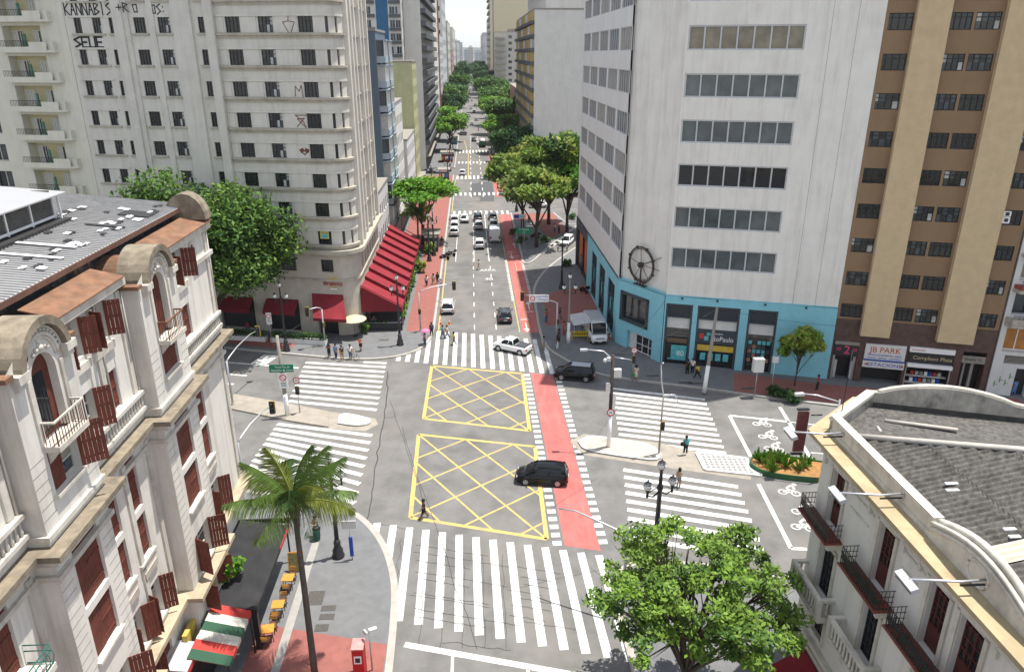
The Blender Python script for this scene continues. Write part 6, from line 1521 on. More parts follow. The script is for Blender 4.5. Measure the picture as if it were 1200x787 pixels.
qs = [('suv', P_WHITE, -3.5, 138.5, 'rearmost white SUV of the kerb side row of three'), ('hatch', P_WHITE, -3.5, 144.0, 'middle white car of the kerb side row of three'), ('hatch', P_WHITE, -3.6, 149.6, 'front white car of the kerb side row of three'), ('sedan', P_WHITE, -1.6, 150.5, 'white sedan first in the lane beside the kerb row'),
      ('suv', P_DGREY, 1.1, 151.2, 'dark car first in the queue behind a silver van'), ('suv', P_SILV, 1.2, 143.8, 'silver grey van shaped car second in its queue'), ('suv', P_WHITE, 1.15, 128.6, 'white and dark SUV last in its queue nearest the camera'), ('hatch', P_GREY, 4.2, 152.0, 'grey car first in the queue by the red lane'), ('hatch', P_WHITE, 4.15, 145.0, 'white car between the white van and the grey car')]
for kd, pt, r_, a_, lb_ in qs: car(kd, pt, lb_, W(r_, a_), AV, name='car', group='cars queueing on the avenue', extra=rails if kd == 'suv' else None)
car('van', P_WHITE, 'white van last in the queue by the red lane', W(4.0, 134.0), AV, 'van', name='van')
car('hatch', P_WHITE, 'white car driving alone beyond the stacked crossings', W(-2.6, 213), AV, name='car'); car('sedan', P_NAVY, 'dark blue car beside the flatbed truck', W(1.2, 299), AV, name='car'); car('hatch', P_GREY, 'grey car turning near the far left bus shelter', W(-3.6, 322), AV + .9, name='car')
for i, (x, y, p_, k_, lb_, an) in enumerate(((595, 229, P_SILV, 'sedan', 'silver car at the left end of the side street row', 1.35), (632, 243, P_WHITE, 'pickup', 'white pickup crossing behind the island trees', -1.5), (652, 228, P_WHITE, 'hatch', 'white car behind the island trees in the side street', 1.3), (684, 231, P_RED, 'hatch', 'red car in the side street beside the office tower', 1.3), (664, 286, P_WHITE, 'hatch', 'white and black taxi waiting in the slip road', 2.75), (502, 203, P_NAVY, 'sedan', 'dark parked car on the left side square', 1.4), (515, 203, P_SILV, 'sedan', 'silver parked car on the left side square', 1.4))):
    car(k_, p_, lb_, G(x, y, 0 if i < 5 else .0), AV + an, name='parked_car', group='cars in the side streets', extra=bed if k_ == 'pickup' else None)
for i, (r_, a_, p_) in enumerate(((.6, 372, P_WHITE), (3.0, 395, P_SILV), (-.8, 420, P_WHITE), (2.2, 447, P_GREY), (.4, 480, P_WHITE), (3.3, 505, P_DGREY), (1.2, 560, P_WHITE), (-.6, 610, P_SILV), (2.5, 660, P_WHITE), (.5, 740, P_WHITE), (2.8, 800, P_SILV), (.8, 900, P_WHITE))):
    car('hatch', p_, 'tiny far off %s car in the tree tunnel, %s' % (['white', 'silver', 'grey', 'dark'][[P_WHITE, P_SILV, P_GREY, P_DGREY].index(p_)], ['nearest of them', 'at the right edge after the nearest', 'left of the lane line', 'mid lane', 'under the tall grey tower', 'by the dark trees', 'beside the pink block', 'left lane beside the pink block', 'before the white block', 'at the white block', 'right lane at the white block', 'farthest of them'][i]), W(r_, a_), AV, name='car', group='far cars in the tree tunnel')
# flatbed truck
tk = thing('truck', 'dark flatbed truck with a white tank on the avenue', 'truck', W(4.2, 281), AV)
mb = MB().m(P_WHITE); loft(mb, [(2.2, rsec(1.1, .5, 2.5)), (3.6, rsec(1.1, .5, 2.5)), (4.0, rsec(1.0, .5, 1.6))]); mb.build('cab', tk)
mb = MB().m(TRIM); mb.box(-1.15, 1.15, -4, 2.1, .8, 1.1); mb.box(-1.15, 1.15, -4, -3.8, 1.1, 2.3); mb.m(mat('truck_green', (.05, .16, .06), .7)); mb.box(-1.1, 1.1, -4.1, -4.0, .9, 2.2); mb.build('flatbed', tk)
mb = MB().m(P_WHITE); mb.M = Matrix.Translation((0, 0, 2.0)) @ Matrix.Rotation(PI / 2, 4, 'X'); mb.lathe([(.3, -1.8), (.95, -1.5), (.95, 2.6), (.3, 2.9)], (0, 0, 0), 12); mb.build('tank', tk)
for s in (-1, 1):
    for y in (-3, -2, 2.8): put('wheel', car_parts('van')['wheel'], tk, (s * 1.0, y, .42))
# shop van with canopy, in front of the office
vn = car('van', P_WHITE, 'white snack van with an awning parked on the office pavement', G(697, 395, .15), hd(W(9, 91), W(9.6, 82)), 'van', name='snack_van')
mb = MB().m(P_SILV); mb.box(-.85, .85, -2.5, 1.4, 2.5, 2.62); mb.m(mat('van_rack', (.3, .31, .33), .5)); [mb.box(-.8, .8, -2.3 + .6 * k, -2.25 + .6 * k, 2.62, 2.68) for k in range(6)]; mb.build('roof_rack', vn)
mb = MB().m(mat('canopy_grey', (.45, .46, .47), .7, .1, 2)); mb.xprism([(.95, 2.35), (2.9, 2.1), (2.9, 2.15), (.95, 2.4)], -2.4, 1.4); mb.m(STEEL); [mb.tube([(2.8, y, 0), (2.8, y, 2.1)], .025, 5) for y in (-2.3, 1.3)]; cv = mb.build('canopy', vn)
mb = MB().m(GLASS); mb.box(-.7, .7, 2.2, 2.22, 1.35, 1.9); mb.build('windscreen', vn)
# motorcycles
def moto(label, loc, rz, pnt, rider=None, group=None):
    t = thing('motorcycle', label, 'motorcycle', loc, rz, group)
    w = MB().m(TYRE); w.M = Matrix.Rotation(PI / 2, 4, 'Y'); w.lathe([(.2, -.05), (.29, -.05), (.3, 0), (.29, .05), (.2, .05)], (0, 0, 0), 14); w.m(RIM); w.lathe([(.05, -.03), (.2, -.02), (.2, .02), (.05, .03)], (0, 0, 0), 10); wm = w.mesh('wheel')
    put('wheel', wm, t, (0, .65, .3)); put('wheel', wm, t, (0, -.6, .3))
    b = MB().m(pnt); loft(b, [(-.3, [(-.1, .55), (-.14, .7), (0, .78), (.14, .7), (.1, .55)]), (.1, [(-.12, .6), (-.17, .82), (0, .92), (.17, .82), (.12, .6)]), (.38, [(-.08, .62), (-.1, .8), (0, .86), (.1, .8), (.08, .62)])]); b.build('tank', t)
    b = MB().m(TRIM); b.cbox((0, -.42, .78), (.24, .75, .1)); b.build('seat', t); b = MB().m(TRIM); b.cbox((0, .05, .42), (.26, .5, .3)); b.tube([(.1, -.6, .3), (.13, -.1, .35), (.13, -.9, .45)], .045, 6); b.tube([(-.06, .65, .3), (-.06, .42, .95)], .03, 5); b.tube([(.06, .65, .3), (.06, .42, .95)], .03, 5); b.build('engine', t)
    b = MB().m(TRIM); b.tube([(-.36, .28, 1.08), (-.15, .42, 1.0), (.15, .42, 1.0), (.36, .28, 1.08)], .02, 5); b.build('handlebar', t); b = MB().m(HEAD); b.ball((0, .5, .9), .1, 8); b.build('headlight', t)
    b = MB().m(pnt); b.cbox((0, -.85, 1.0), (.42, .4, .38)); b.build('top_box', t)
    return t
moto('dark motorcycle parked across the left kerb of the avenue, nearer one', G(521, 304), AV + 1.2, P_BLACK, group='motorcycles by the left kerb'); moto('dark motorcycle parked across the left kerb, slightly farther one', G(528, 300), AV + 1.35, P_DGREY, group='motorcycles by the left kerb')
moto('red motorcycle riding up the avenue beyond the crossings', G(543, 204), AV, P_RED); moto('black motorcycle parked under the island tree', G(627, 279, .15), 1.0, P_BLACK); moto('dark motorcycle leaning by the orange shop wall', G(684, 343, .15), .6, P_BLACK); moto('white motorcycle beside the front kerb side car', W(-4.5, 152.5), AV, P_WHITE)
# traffic cones by the parked white car
def cone(label, loc, group):
    t = thing('traffic_cone', label, 'cone', loc, 0, group); mb = MB().m(mat('cone_orange', (.70, .14, .02), .6)); mb.lathe([(.15, .03), (.03, .7)], (0, 0, 0), 10); mb.m(WHITE); mb.lathe([(.108, .28), (.082, .42)], (0, 0, 0), 10); mb.build('cone', t); mb = MB().m(mat('cone_orange', (.7, .14, .02))); mb.box(-.19, .19, -.19, .19, 0, .04); mb.build('base', t)
cone('orange cone behind the parked white car, kerb side', G(516.5, 380), 'cones at the white car'); cone('orange cone behind the parked white car, road side', G(526.5, 379.5), 'cones at the white car')
cone('orange cone on the office pavement beside the snack van, left', G(710, 397, .15), 'cones at the snack van'); cone('orange cone on the office pavement beside the snack van, right', G(715, 397, .15), 'cones at the snack van')
# ================================================================ medians, lamps, signals, signs, bar terrace
def island(label, pts, h, m, km, kw, kz=.0):
    c = sum((Vector(p) for p in pts), Vector()) / len(pts); q = smooth_line(pts + [pts[0]], 2)[:-1]
    o = MB().m(m); o.prism([(p.x, p.y) for p in q], -.02, h, bot=False); struct(o.build('median'))
    k = MB().m(km); n = len(q)
    ii = [p.lerp(c, kw / max(.1, (p - c).length)) for p in q]
    for i in range(n): j = (i + 1) % n; k.prism([(q[i].x, q[i].y), (q[j].x, q[j].y), (ii[j].x, ii[j].y), (ii[i].x, ii[i].y)], 0, h + .02 + kz)
    struct(k.build('kerb'))
KWH = mat('kerb_white', (.70, .69, .66), .8, .08, 3, .35, dirtcol=(.35, .32, .28))
BARE = mat('worn_concrete', (.30, .27, .23), .95, .15, 1.2, .4, dirtcol=(.18, .16, .13))
island('', [G(677, 518), G(690, 511), G(720, 515), G(768, 522), G(779, 542), G(735, 537), G(684, 529)], .15, STONE, KWH, .28)
island('', [G(396, 497), G(398, 484), G(426, 489), G(437, 494), G(430, 499), G(415, 500)], .15, STONE, KWH, .3)
mq = [G(*p) for p in ((385, 501), (385, 483), (340, 474), (266, 461), (262, 478), (340, 494))]
mb = MB().m(BARE); mb.prism([(p.x, p.y) for p in mq], -.02, .14, bot=False); struct(mb.build('median'))
sheet('median_apron', [G(668, 517), G(684, 508), G(775, 519), G(880, 545), G(880, 562), G(790, 549), G(684, 533)], BARE, .009)
sheet('median_apron', [G(380, 481), G(440, 490), G(443, 497), G(428, 505), G(380, 502)], BARE, .009)
# mosaic refuge with a wave pattern
ck = bpy.data.materials.new('portuguese_mosaic'); ck.use_nodes = True; N = ck.node_tree.nodes; L = ck.node_tree.links
b_ = N['Principled BSDF']; b_.inputs['Roughness'].default_value = .9; tc = N.new('ShaderNodeTexCoord'); mp = N.new('ShaderNodeMapping'); mp.inputs['Rotation'].default_value = (0, 0, R(45)); c_ = N.new('ShaderNodeTexChecker'); c_.inputs['Scale'].default_value = 3.4
c_.inputs['Color1'].default_value = (.2, .2, .2, 1); c_.inputs['Color2'].default_value = (.55, .53, .5, 1); L.new(tc.outputs['Object'], mp.inputs[0]); L.new(mp.outputs[0], c_.inputs['Vector']); L.new(c_.outputs[0], b_.inputs['Base Color'])
pq = [G(*p) for p in ((816, 531), (875, 538), (877, 549), (892, 558), (826, 551))]
mb = MB().m(ck); mb.prism([(p.x, p.y) for p in pq], 0, .14, bot=False); struct(mb.build('median'))
mb = MB().m(KWH)
for p, q in zip(pq, pq[1:] + pq[:1]): d = (q - p).normalized(); nn = Vector((-d.y, d.x, 0)) * .12; mb.prism([(p + nn).xy, (p - nn).xy, (q - nn).xy, (q + nn).xy], 0, .158)
struct(mb.build('kerb'))
# ---- cast iron lamp posts
GLOBE = mat('lamp_globe', (.72, .73, .74), .2, .02, 2, spec=.6)
def lantern_mesh():
    g = MB().m(GLOBE); g.lathe([(.10, 0), (.20, .14), (.22, .30), (.17, .46), (.08, .52)], (0, 0, 0), 12); gm = g.mesh('globe')
    c = MB().m(BLACK); c.lathe([(.03, -.16), (.07, -.08), (.12, -.02), (.12, .02)], (0, 0, 0), 10); c.lathe([(.2, .42), (.14, .5), (.06, .58), (.02, .74)], (0, 0, 0), 10)
    for k in range(4): a = PI * k / 2; c.tube([(.12 * math.cos(a), .12 * math.sin(a), 0), (.23 * math.cos(a), .23 * math.sin(a), .3), (.17 * math.cos(a), .17 * math.sin(a), .48)], .012, 4)
    return gm, c.mesh('lantern')
LGM, LCM = lantern_mesh()
def lamp_post(label, loc, rz, h=8.4, group='cast iron lamp posts', pole=BLACK, white=0, foot=True):
    t = thing('street_lamp', label, 'street lamp', loc, rz, group)
    b = MB().m(BLACK if foot else WHITE); b.lathe([(.24, 0), (.22, 1.4)] if not foot else [(.42, 0), (.42, .18), (.34, .25), (.36, .55), (.28, .7), (.22, .95), (.24, 1.15), (.16, 1.4)], (0, 0, 0), 14); b.build('base', t)
    p = MB().m(pole); p.lathe([(.155, 1.35), (.14, 2.6), (.17, 2.65), (.17, 2.75), (.13, 2.8), (.10, h - 2.2), (.14, h - 2.1), (.15, h - 1.9), (.09, h - 1.7), (.07, h - .75), (.10, h - .7)], (0, 0, 0), 12)
    if white: p.m(WHITE); p.lathe([(.175, .3), (.175, white)], (0, 0, 0), 12)
    p.build('pole', t)
    a = MB().m(BLACK)
    for s in (-1, 1):
        a.tube([(s * .08, 0, h - 2.3), (s * .35, 0, h - 2.55), (s * .62, 0, h - 2.4), (s * .66, 0, h - 2.05)], [.05, .045, .04, .05], 6); a.tube([(s * .1, 0, h - 1.9), (s * .4, 0, h - 2.05), (s * .62, 0, h - 2.2)], .025, 5)
        a.lathe([(.02, -.55), (.07, -.45), (.05, -.2), (.1, 0)], (s * .66, 0, h - 2.0), 8)
    a.build('arms', t)
    for x, z in ((-.66, h - 1.95), (.66, h - 1.95), (0, h - .65)):
        l = put('lantern', LCM, t, (x, 0, z)); put('globe', LGM, l)
    return t
l0 = lamp_post('black three globe lamp post on the cafe corner behind the palm', G(396.6, 651.6, .15), AV + .2, 8.0)
lamp_post('black three globe lamp post on the bar corner pavement', G(469, 404, .15), AV + .1, 8.6)
lamp_post('black three globe lamp post by the hedge below the big tree', G(336, 411, .15), AV - .1, 8.3)
q = G(776, 541, 8.5); lamp_post('black three globe lamp post rising out of the foreground tree', (q.x, q.y, .15), AV + .3, 8.5).scale = (1.35, 1.35, 1)
lamp_post('three globe lamp post with a white painted foot beside the snack van', G(666, 402, .15), AV, 8.6, pole=CONC, white=2.6, foot=False)
lamp_post('dark three globe lamp post at the slip road kerb beyond the white footed one', G(658, 338, .15), AV, 8.0)
for i, (r_, a_, s_) in enumerate(((-7.2, 119, 'beside the red awning hedge, nearer of two'), (-6.6, 122.5, 'beside the red awning hedge, farther of two'), (-6.0, 190, 'on the left pavement opposite the dark resurfaced patch'), (-6.2, 219, 'at the left side square corner'), (-6.0, 252, 'before the lime green trees'), (-9.5, 178, 'against the low white shop building'), (9.6, 160, 'at the far corner of the planted island'), (15.5, 149, 'under the dark tree of the island'))):
    dup(l0, W(r_, a_, .15), AV, 'black three globe lamp post ' + s_, 'cast iron lamp posts')
# ---- traffic signals
AMB = mat('signal_yellow', (.55, .36, .03), .5); LENS = [mat('lens_red', (.25, .015, .012), .2), mat('lens_amber', (.3, .16, .01), .2), mat('lens_green', (.01, .2, .1), .2)]
def head_mesh():
    b = MB().m(AMB); b.box(-.24, .24, .0, .06, -.55, .55); b.m(BLACK); b.box(-.19, .19, -.2, .0, -.52, .52); b.box(-.21, .21, .06, .075, -.52, .52)
    for k, z in enumerate((.33, 0, -.33)): b.m(LENS[k]); b.M = Matrix.Translation((0, -.205, z)) @ Matrix.Rotation(PI / 2, 4, 'X'); b.lathe([(.11, 0), (.11, .012)], (0, 0, 0), 12); b.m(BLACK); b.lathe([(.125, 0), (.125, .16)], (0, 0, 0), 10, True); b.M = Matrix.Identity(4)
    return b.mesh('signal_head')
HM = head_mesh()
def disc(mb, c, r, m, n=16, y=0.0, t=.02):
    mb.m(m); mb.xprism([(c[0] + r * math.cos(2 * PI * k / n), c[1] + r * math.sin(2 * PI * k / n)) for k in range(n)], y, y + t)
SGR = mat('sign_red', (.55, .02, .025), .5); SGG = mat('sign_green', (.01, .20, .11), .5)
def noentry(mb, c, r, y=-.03):
    disc(mb, c, r, SGR, y=y); disc(mb, c, r * .74, WHITE, y=y - .004); mb.m(BLACK); mb.box(c[0] - r * .35, c[0] + r * .35, y - .008, y - .004, c[1] - r * .12, c[1] + r * .12)
def signal(label, base, hp, end, head=True, ped=0, m=STEEL, rz=0.0, bow=.5, group='traffic signal arms'):
    base = Vector(base); end = Vector(end); d = Vector((end.x - base.x, end.y - base.y)); an = math.atan2(d.y, d.x); L_n = d.length; ze = end.z - base.z
    t = thing('traffic_signal', label, 'traffic signal', base, an, group)
    p = MB().m(m); p.lathe([(.11, 0), (.09, hp)], (0, 0, 0), 10); p.lathe([(.16, 0), (.16, .06)], (0, 0, 0), 10); p.build('pole', t)
    a = MB().m(m); a.tube([(0, 0, hp - .05), (L_n * .08, 0, hp + bow * .35), (L_n * .35, 0, (hp + ze) / 2 + bow * .6), (L_n * .75, 0, ze + .25), (L_n, 0, ze + .1)], [.075, .07, .06, .05, .045], 8); a.build('arm', t)
    if head: o = put('signal_head', HM, t, (L_n, 0, ze)); o.rotation_euler = (0, 0, -an + rz)
    if ped: o = put('signal_head', HM, t, (.0, .0, ped)); o.scale = (.75, .8, .6); o.location = (-.05, -.1, ped); o.rotation_euler = (0, 0, -an + rz)
    return t
signal('traffic signal arm over the left avenue lane', G(493, 388, .15), 5.0, G(532, 334.6, 5.5), ped=2.6)
t = signal('traffic signal arm with a white sign over the far red lane', G(652, 404, .15), 5.2, G(612, 347, 5.6), ped=2.9, bow=.2)
an = t.rotation_euler[2]; c = G(631, 350, 5.6) - t.location; mb = MB().m(WHITE); mb.box(-1.15, 1.15, -.04, 0, -.45, .45); disc(mb, (-.75, 0), .32, SGR, y=-.05); disc(mb, (-.75, 0), .23, WHITE, y=-.055); mb.m(SGR); mb.cbox((-.75, -.06, 0), (.5, .01, .05), 0, 0, .8); sg = mb.build('sign', t, (math.hypot(c.x, c.y), 0, c.z), -an + AV); lettering('CAMINHÃO', .26, SBLUE, sg, (.35, -.045, .2)); lettering('6h às 20h', .22, SBLUE, sg, (.35, -.045, -.15))
signal('traffic signal arm reaching across the left median towards the bar', G(273, 474, .14), 4.6, G(302, 388, 5.4))
signal('traffic signal arm beside the ornate building over the near left road', G(287, 575, .15), 4.3, G(319, 477, 5.2))
signal('short traffic signal arm by the bar hedge', G(381, 404, .15), 4.4, G(360, 365, 4.6), ped=2.5)
q = G(735, 625, 5.7); signal('traffic signal arm over the red lane beside the foreground tree', (q.x, q.y, .15), 5.5, G(655, 597, 6.0), head=False, bow=.2)
t = thing('street_pole', 'pale signal pole on the right mosaic island with a curved lamp arm', 'pole', G(772, 531, .15), AV, 'poles on the right median')
mb = MB().m(CONC); mb.lathe([(.09, 0), (.07, 5.6)], (0, 0, 0), 10); mb.build('pole', t); mb = MB().m(FLH); mb.tube([(0, 0, 5.5), (-.25, 0, 6.8), (-.4, 0, 8.2), (-.2, 0, 8.4)], .05, 7); mb.tube([(0, 0, 5.5), (.9, -.2, 5.6), (1.2, -.3, 4.9)], .04, 7); mb.cbox((.2, -.1, 5.5), (.5, .2, .15)); mb.build('lamp_arm', t); o = put('signal_head', HM, t, (.1, -.12, 2.7)); o.scale = (.8, .8, .7)
t = thing('street_pole', 'tall dark camera pole with a white foot on the mosaic island', 'pole', G(713, 523, .15), AV, 'poles on the right median')
mb = MB().m(mat('wood_dark', (.06, .045, .04), .9, .2, 3)); mb.lathe([(.17, 0), (.13, 8.6)], (0, 0, 0), 10); mb.m(WHITE); mb.lathe([(.18, .05), (.178, 3.0)], (0, 0, 0), 10); mb.build('pole', t)
mb = MB().m(FLH); mb.tube([(0, 0, 8.2), (-.8, .1, 8.9), (-2.2, .3, 9.0)], .05, 7); mb.cbox((-2.4, .35, 8.95), (.6, .3, .15)); mb.cbox((-.4, -.2, 8.3), (.3, .3, .3)); mb.ball((-.7, -.2, 8.2), .18, 8); mb.tube([(0, 0, 8.4), (1.5, -.2, 8.2)], .03, 5); mb.build('camera_arm', t)
mb = MB().m(SHOPW); mb.box(.12, .75, -.2, .2, 6.6, 7.3); mb.m(FLH); mb.box(-.45, -.13, -.15, .15, 5.2, 6.0); mb.box(.13, .4, -.15, .15, 4.0, 5.0); mb.build('control_box', t); mb = MB(); noentry(mb, (0, 3.4), .34, -.22); mb.build('round_sign', t)
t = thing('traffic_signal', 'small pedestrian signal with a round sign on the left median', 'traffic signal', G(351.5, 483, .14), AV); mb = MB().m(STEEL); mb.lathe([(.06, 0), (.05, 3.2)], (0, 0, 0), 8); mb.build('pole', t); o = put('signal_head', HM, t, (0, -.06, 2.35)); o.scale = (.85, .9, .75); mb = MB(); noentry(mb, (0, 3.35), .33, -.07); mb.build('round_sign', t)
t = thing('traffic_signal', 'small pedestrian signal with a round sign on the office pavement', 'traffic signal', G(741, 445, .15), AV); mb = MB().m(STEEL); mb.lathe([(.06, 0), (.05, 3.2)], (0, 0, 0), 8); mb.build('pole', t); o = put('signal_head', HM, t, (0, -.06, 2.35)); o.scale = (.85, .9, .75); mb = MB(); noentry(mb, (0, 3.35), .33, -.07); mb.build('round_sign', t)
# utility poles and signs
def upole(label, loc, h, lean=0.0, white=2.5, arms=True):
    t = thing('utility_pole', label, 'pole', loc, AV, 'concrete utility poles')
    mb = MB().m(CONC); mb.tube([(0, 0, 0), (lean * .5, 0, h / 2), (lean, 0, h)], [.2, .17, .13], 10); mb.build('pole', t)
    if white: mb = MB().m(WHITE); mb.tube([(0, 0, .04), (lean * white / h, 0, white)], [.215, .2], 10); mb.build('painted_foot', t)
    return t
up = upole('bare concrete pole with a green street name sign on the left median', G(337, 486, .14), 8.0, -.1, 2.2)
mb = MB().m(SGG); mb.box(-1.1, 1.1, -.25, -.2, 4.5, 5.25); s = mb.build('street_name_sign', up); lettering('Praça Pça da', .26, WHITE, s, (.1, -.255, 5.02)); lettering('República ▲ Centro', .24, WHITE, s, (.1, -.255, 4.7))
mb = MB().m(WHITE); mb.box(-.35, .45, -.26, -.22, 2.9, 4.4); disc(mb, (.05, 3.95), .32, SGR, y=-.28); disc(mb, (.05, 3.95), .23, WHITE, y=-.285); mb.m(SGR); mb.cbox((.05, -.29, 3.95), (.5, .008, .05), 0, 0, .8); mb.m(BLACK); [mb.box(-.2, .3, -.27, -.262, 3.1 + .16 * k, 3.16 + .16 * k) for k in range(3)]; mb.build('no_parking_sign', up)
upole('leaning concrete pole with a white foot before the blue shopfronts', G(825, 460, .15), 9.0, .45, 3.0)
def post_sign(label, loc, h, fn, rz=AV, cat='sign', name='road_sign'):
    t = thing(name, label, cat, loc, rz); mb = MB().m(STEEL); mb.lathe([(.04, 0), (.04, h)], (0, 0, 0), 7); mb.build('pole', t); mb = MB(); fn(mb, h); s = mb.build('panel', t); return s
def f_green(mb, h): mb.m(SGG); mb.box(-1.3, 1.3, -.08, -.03, h - 1.0, h)
s = post_sign('green direction sign on the island by the red lane', G(614, 298, .15), 4.6, f_green); lettering('← Centro', .4, WHITE, s, (0, -.085, 4.3)); lettering('Luz', .3, WHITE, s, (0, -.085, 3.85))
def f_blue(mb, h): mb.m(WHITE); mb.box(-1.6, .6, -.08, -.03, h - .8, h); mb.m(SBLUE); mb.box(-1.5, -.6, -.09, -.08, h - .72, h - .08)
s = post_sign('white and blue lane sign on the island beside the queue', G(612, 286, .15), 5.4, f_blue); lettering('ÔNIBUS', .24, SBLUE, s, (0, -.085, 5.0))
def f_np(mb, h): mb.m(WHITE); mb.box(-.3, .3, -.07, -.03, h - 1.4, h); disc(mb, (0, h - .4), .26, SGR, y=-.09); disc(mb, (0, h - .4), .18, WHITE, y=-.095); mb.m(BLACK); [mb.box(-.2, .2, -.08, -.072, h - 1.2 + .18 * k, h - 1.14 + .18 * k) for k in range(3)]
post_sign('white no parking sign on the bar pavement below the big tree', G(319, 404, .15), 4.0, f_np); post_sign('small white no parking sign by the left kerb cars', G(517, 352, .15), 3.2, f_np); post_sign('blue post sign with a white plate by the cafe corner kerb', G(413, 655, .15), 3.0, lambda mb, h: (mb.m(SBLUE), mb.box(-.12, .12, -.06, .06, .3, 1.8), mb.m(SHOPW), mb.box(-.5, .45, -.08, -.03, h - .5, h + .1)))
def f_box(mb, h): mb.m(SHOPW); mb.box(-.5, .5, -.3, .3, h - .3, h + 1.0); mb.m(FLH); mb.box(-.54, .54, -.34, .34, h + 1.0, h + 1.08)
post_sign('white control cabinet on a thin post before the blue wall', G(884, 463, .15), 2.9, f_box, cat='cabinet', name='control_cabinet')
def f_bx2(mb, h): mb.m(FLH); mb.box(-.3, .3, -.15, .15, h - .6, h)
post_sign('grey post with a small box beside the small yellow green tree', G(903, 461, .15), 4.0, f_bx2, cat='post', name='signal_post')
q = G(984, 470, 7.0); t = thing('street_lamp', 'white arm lamp reaching left near the pale building corner', 'street lamp', (q.x, q.y, .15), AV); mb = MB().m(STEEL); mb.lathe([(.1, 0), (.07, 7)], (0, 0, 0), 9); mb.build('pole', t); e = G(940, 460, 7.3) - Vector((q.x, q.y, .15)); mb = MB().m(FLH); mb.tube([(0, 0, 6.8), (e.x * .6, e.y * .6, e.z), (e.x, e.y, e.z)], .05, 7); mb.cbox((e.x - .2, e.y, e.z - .05), (.7, .35, .2), .1); mb.build('arm', t)
# kiosks and shelters on the left pavement
def kiosk(label, loc, w, d, h, m, name='newsstand'):
    t = thing(name, label, 'kiosk', loc, AV); mb = MB().m(m); mb.box(-w / 2, w / 2, -d / 2, d / 2, .0, h); mb.build('body', t); mb = MB().m(CONC); mb.box(-w / 2 - .4, w / 2 + .4, -d / 2 - .3, d / 2 + .3, h, h + .14); mb.build('roof', t); mb = MB()
    for k in range(6): mb.m([POST[1], POST[2], WHITE, POST[0], SBLUE, CURT][k]); mb.box(-w / 2 + .15 + k * (w - .3) / 6, -w / 2 + .15 + (k + .8) * (w - .3) / 6, -d / 2 - .04, -d / 2 - .002, .9, 1.9)
    mb.build('magazine_rack', t); mb = MB().m(SHOPW); mb.box(-w / 2 + .1, w / 2 - .1, -d / 2 - .05, -d / 2 - .002, h - .5, h - .1); mb.build('fascia', t)
kiosk('dark kiosk on the left pavement beside the palm and bright tree', W(-7.2, 127, .15), 2.4, 4.0, 3.0, mat('kiosk_dark', (.05, .055, .06), .5, .2, 2)); kiosk('dark red newsstand on the left side beyond the side square', W(-7.6, 240, .15), 3.4, 5, 3.0, mat('kiosk_red', (.16, .03, .03), .6, .2, 2)); kiosk('small dark kiosk before the side square', W(-7.4, 204, .15), 2.6, 4, 2.8, MATS['kiosk_dark']); kiosk('blue grey shelter under the lime green trees', W(-6.6, 290, .15), 3, 6, 2.9, mat('kiosk_blue', (.08, .16, .22), .6, .2, 2)); kiosk('brown kiosk on the right beyond the dark leaning tree', W(10.0, 318, .15), 3, 7, 3.0, mat('kiosk_brown', (.25, .1, .07), .7, .2, 2))
# ---- bar terrace
AWR = mat('red_canvas', (.225, .020, .030), .85, .25, .8, .6, dirtcol=(.12, .010, .017), dscale=.4)
AWD = mat('wine_dark_canvas', (.17, .014, .022), .8, .15, 1)
t = thing('awning', 'long sloping red terrace awning along the avenue side of the bar', 'awning', W(-13.6, 86.3, .15), AV)
mb = MB().m(AWR); LN = 36.0
zi, zo, wo_ = 5.7, 3.0, 4.8
for k in range(9):
    a0, a1 = LN * k / 9, LN * (k + 1) / 9; mb.m(AWR); h0, h1 = (.22 if k else 0), -.25; mb.poly([(0, a0, zi + h0), (wo_, a0, zo + h0), (wo_, a1, zo + h1), (0, a1, zi + h1)]); mb.m(AWD); mb.poly([(0, a0, zi + h0 - .05), (wo_, a0, zo + h0 - .05), (wo_, a1, zo + h1 - .05), (0, a1, zi + h1 - .05)])
    if k: mb.poly([(0, a0 + .01, zi + h0), (wo_, a0 + .01, zo + h0), (wo_, a0 + .01, zo - .28), (0, a0 + .01, zi - .28)])
mb.build('canopy', t)
mb = MB().m(AWD)
for k in range(10):
    a = LN * k / 9; mb.tube([(0, a, zi + .2), (wo_, a, zo + .2)], .06, 5)

mb.pieces('rib', t)
mb = MB().m(AWD); mb.yprism([(.0, 2.6), (.0, zo)], 0, 0) if False else None
mb.poly([(0, .02, 2.5), (wo_, .02, 2.5), (wo_, .02, zo), (0, .02, zi)]); mb.poly([(0, .06, 2.5), (wo_, .06, 2.5), (wo_, .06, zo), (0, .06, zi)]); mb.box(wo_, wo_ + .05, 0, LN, 2.45, zo - .28); mb.build('valance', t)
mb = MB().m(BLACK)
for k in range(10): mb.lathe([(.06, 0), (.06, zo)], (wo_ - .1, LN * k / 9 + .1, 0), 6)
mb.pieces('post', t)
t = thing('terrace_railing', 'low dark terrace front with plants under the red awning', 'railing', W(-13.4, 86.5, .15), AV); mb = MB().m(BLACK); mb.box(0, 4.4, -.1, .05, .1, 1.0); mb.box(4.35, 4.45, 0, 35, .1, 1.0); mb.m(STEEL); mb.box(0, 4.5, -.12, .07, 1.0, 1.06); mb.build('panel', t); mb = MB(); leaves(mb, [((4.4, 3 + 3.4 * k, 1.1), (.4, 1.5, .3)) for k in range(10)] + [((1.8, -.1, 1.1), (1.6, .3, .2))], 900, .2, LF + LD, random.Random(2)); mb.build('box_plants', t)
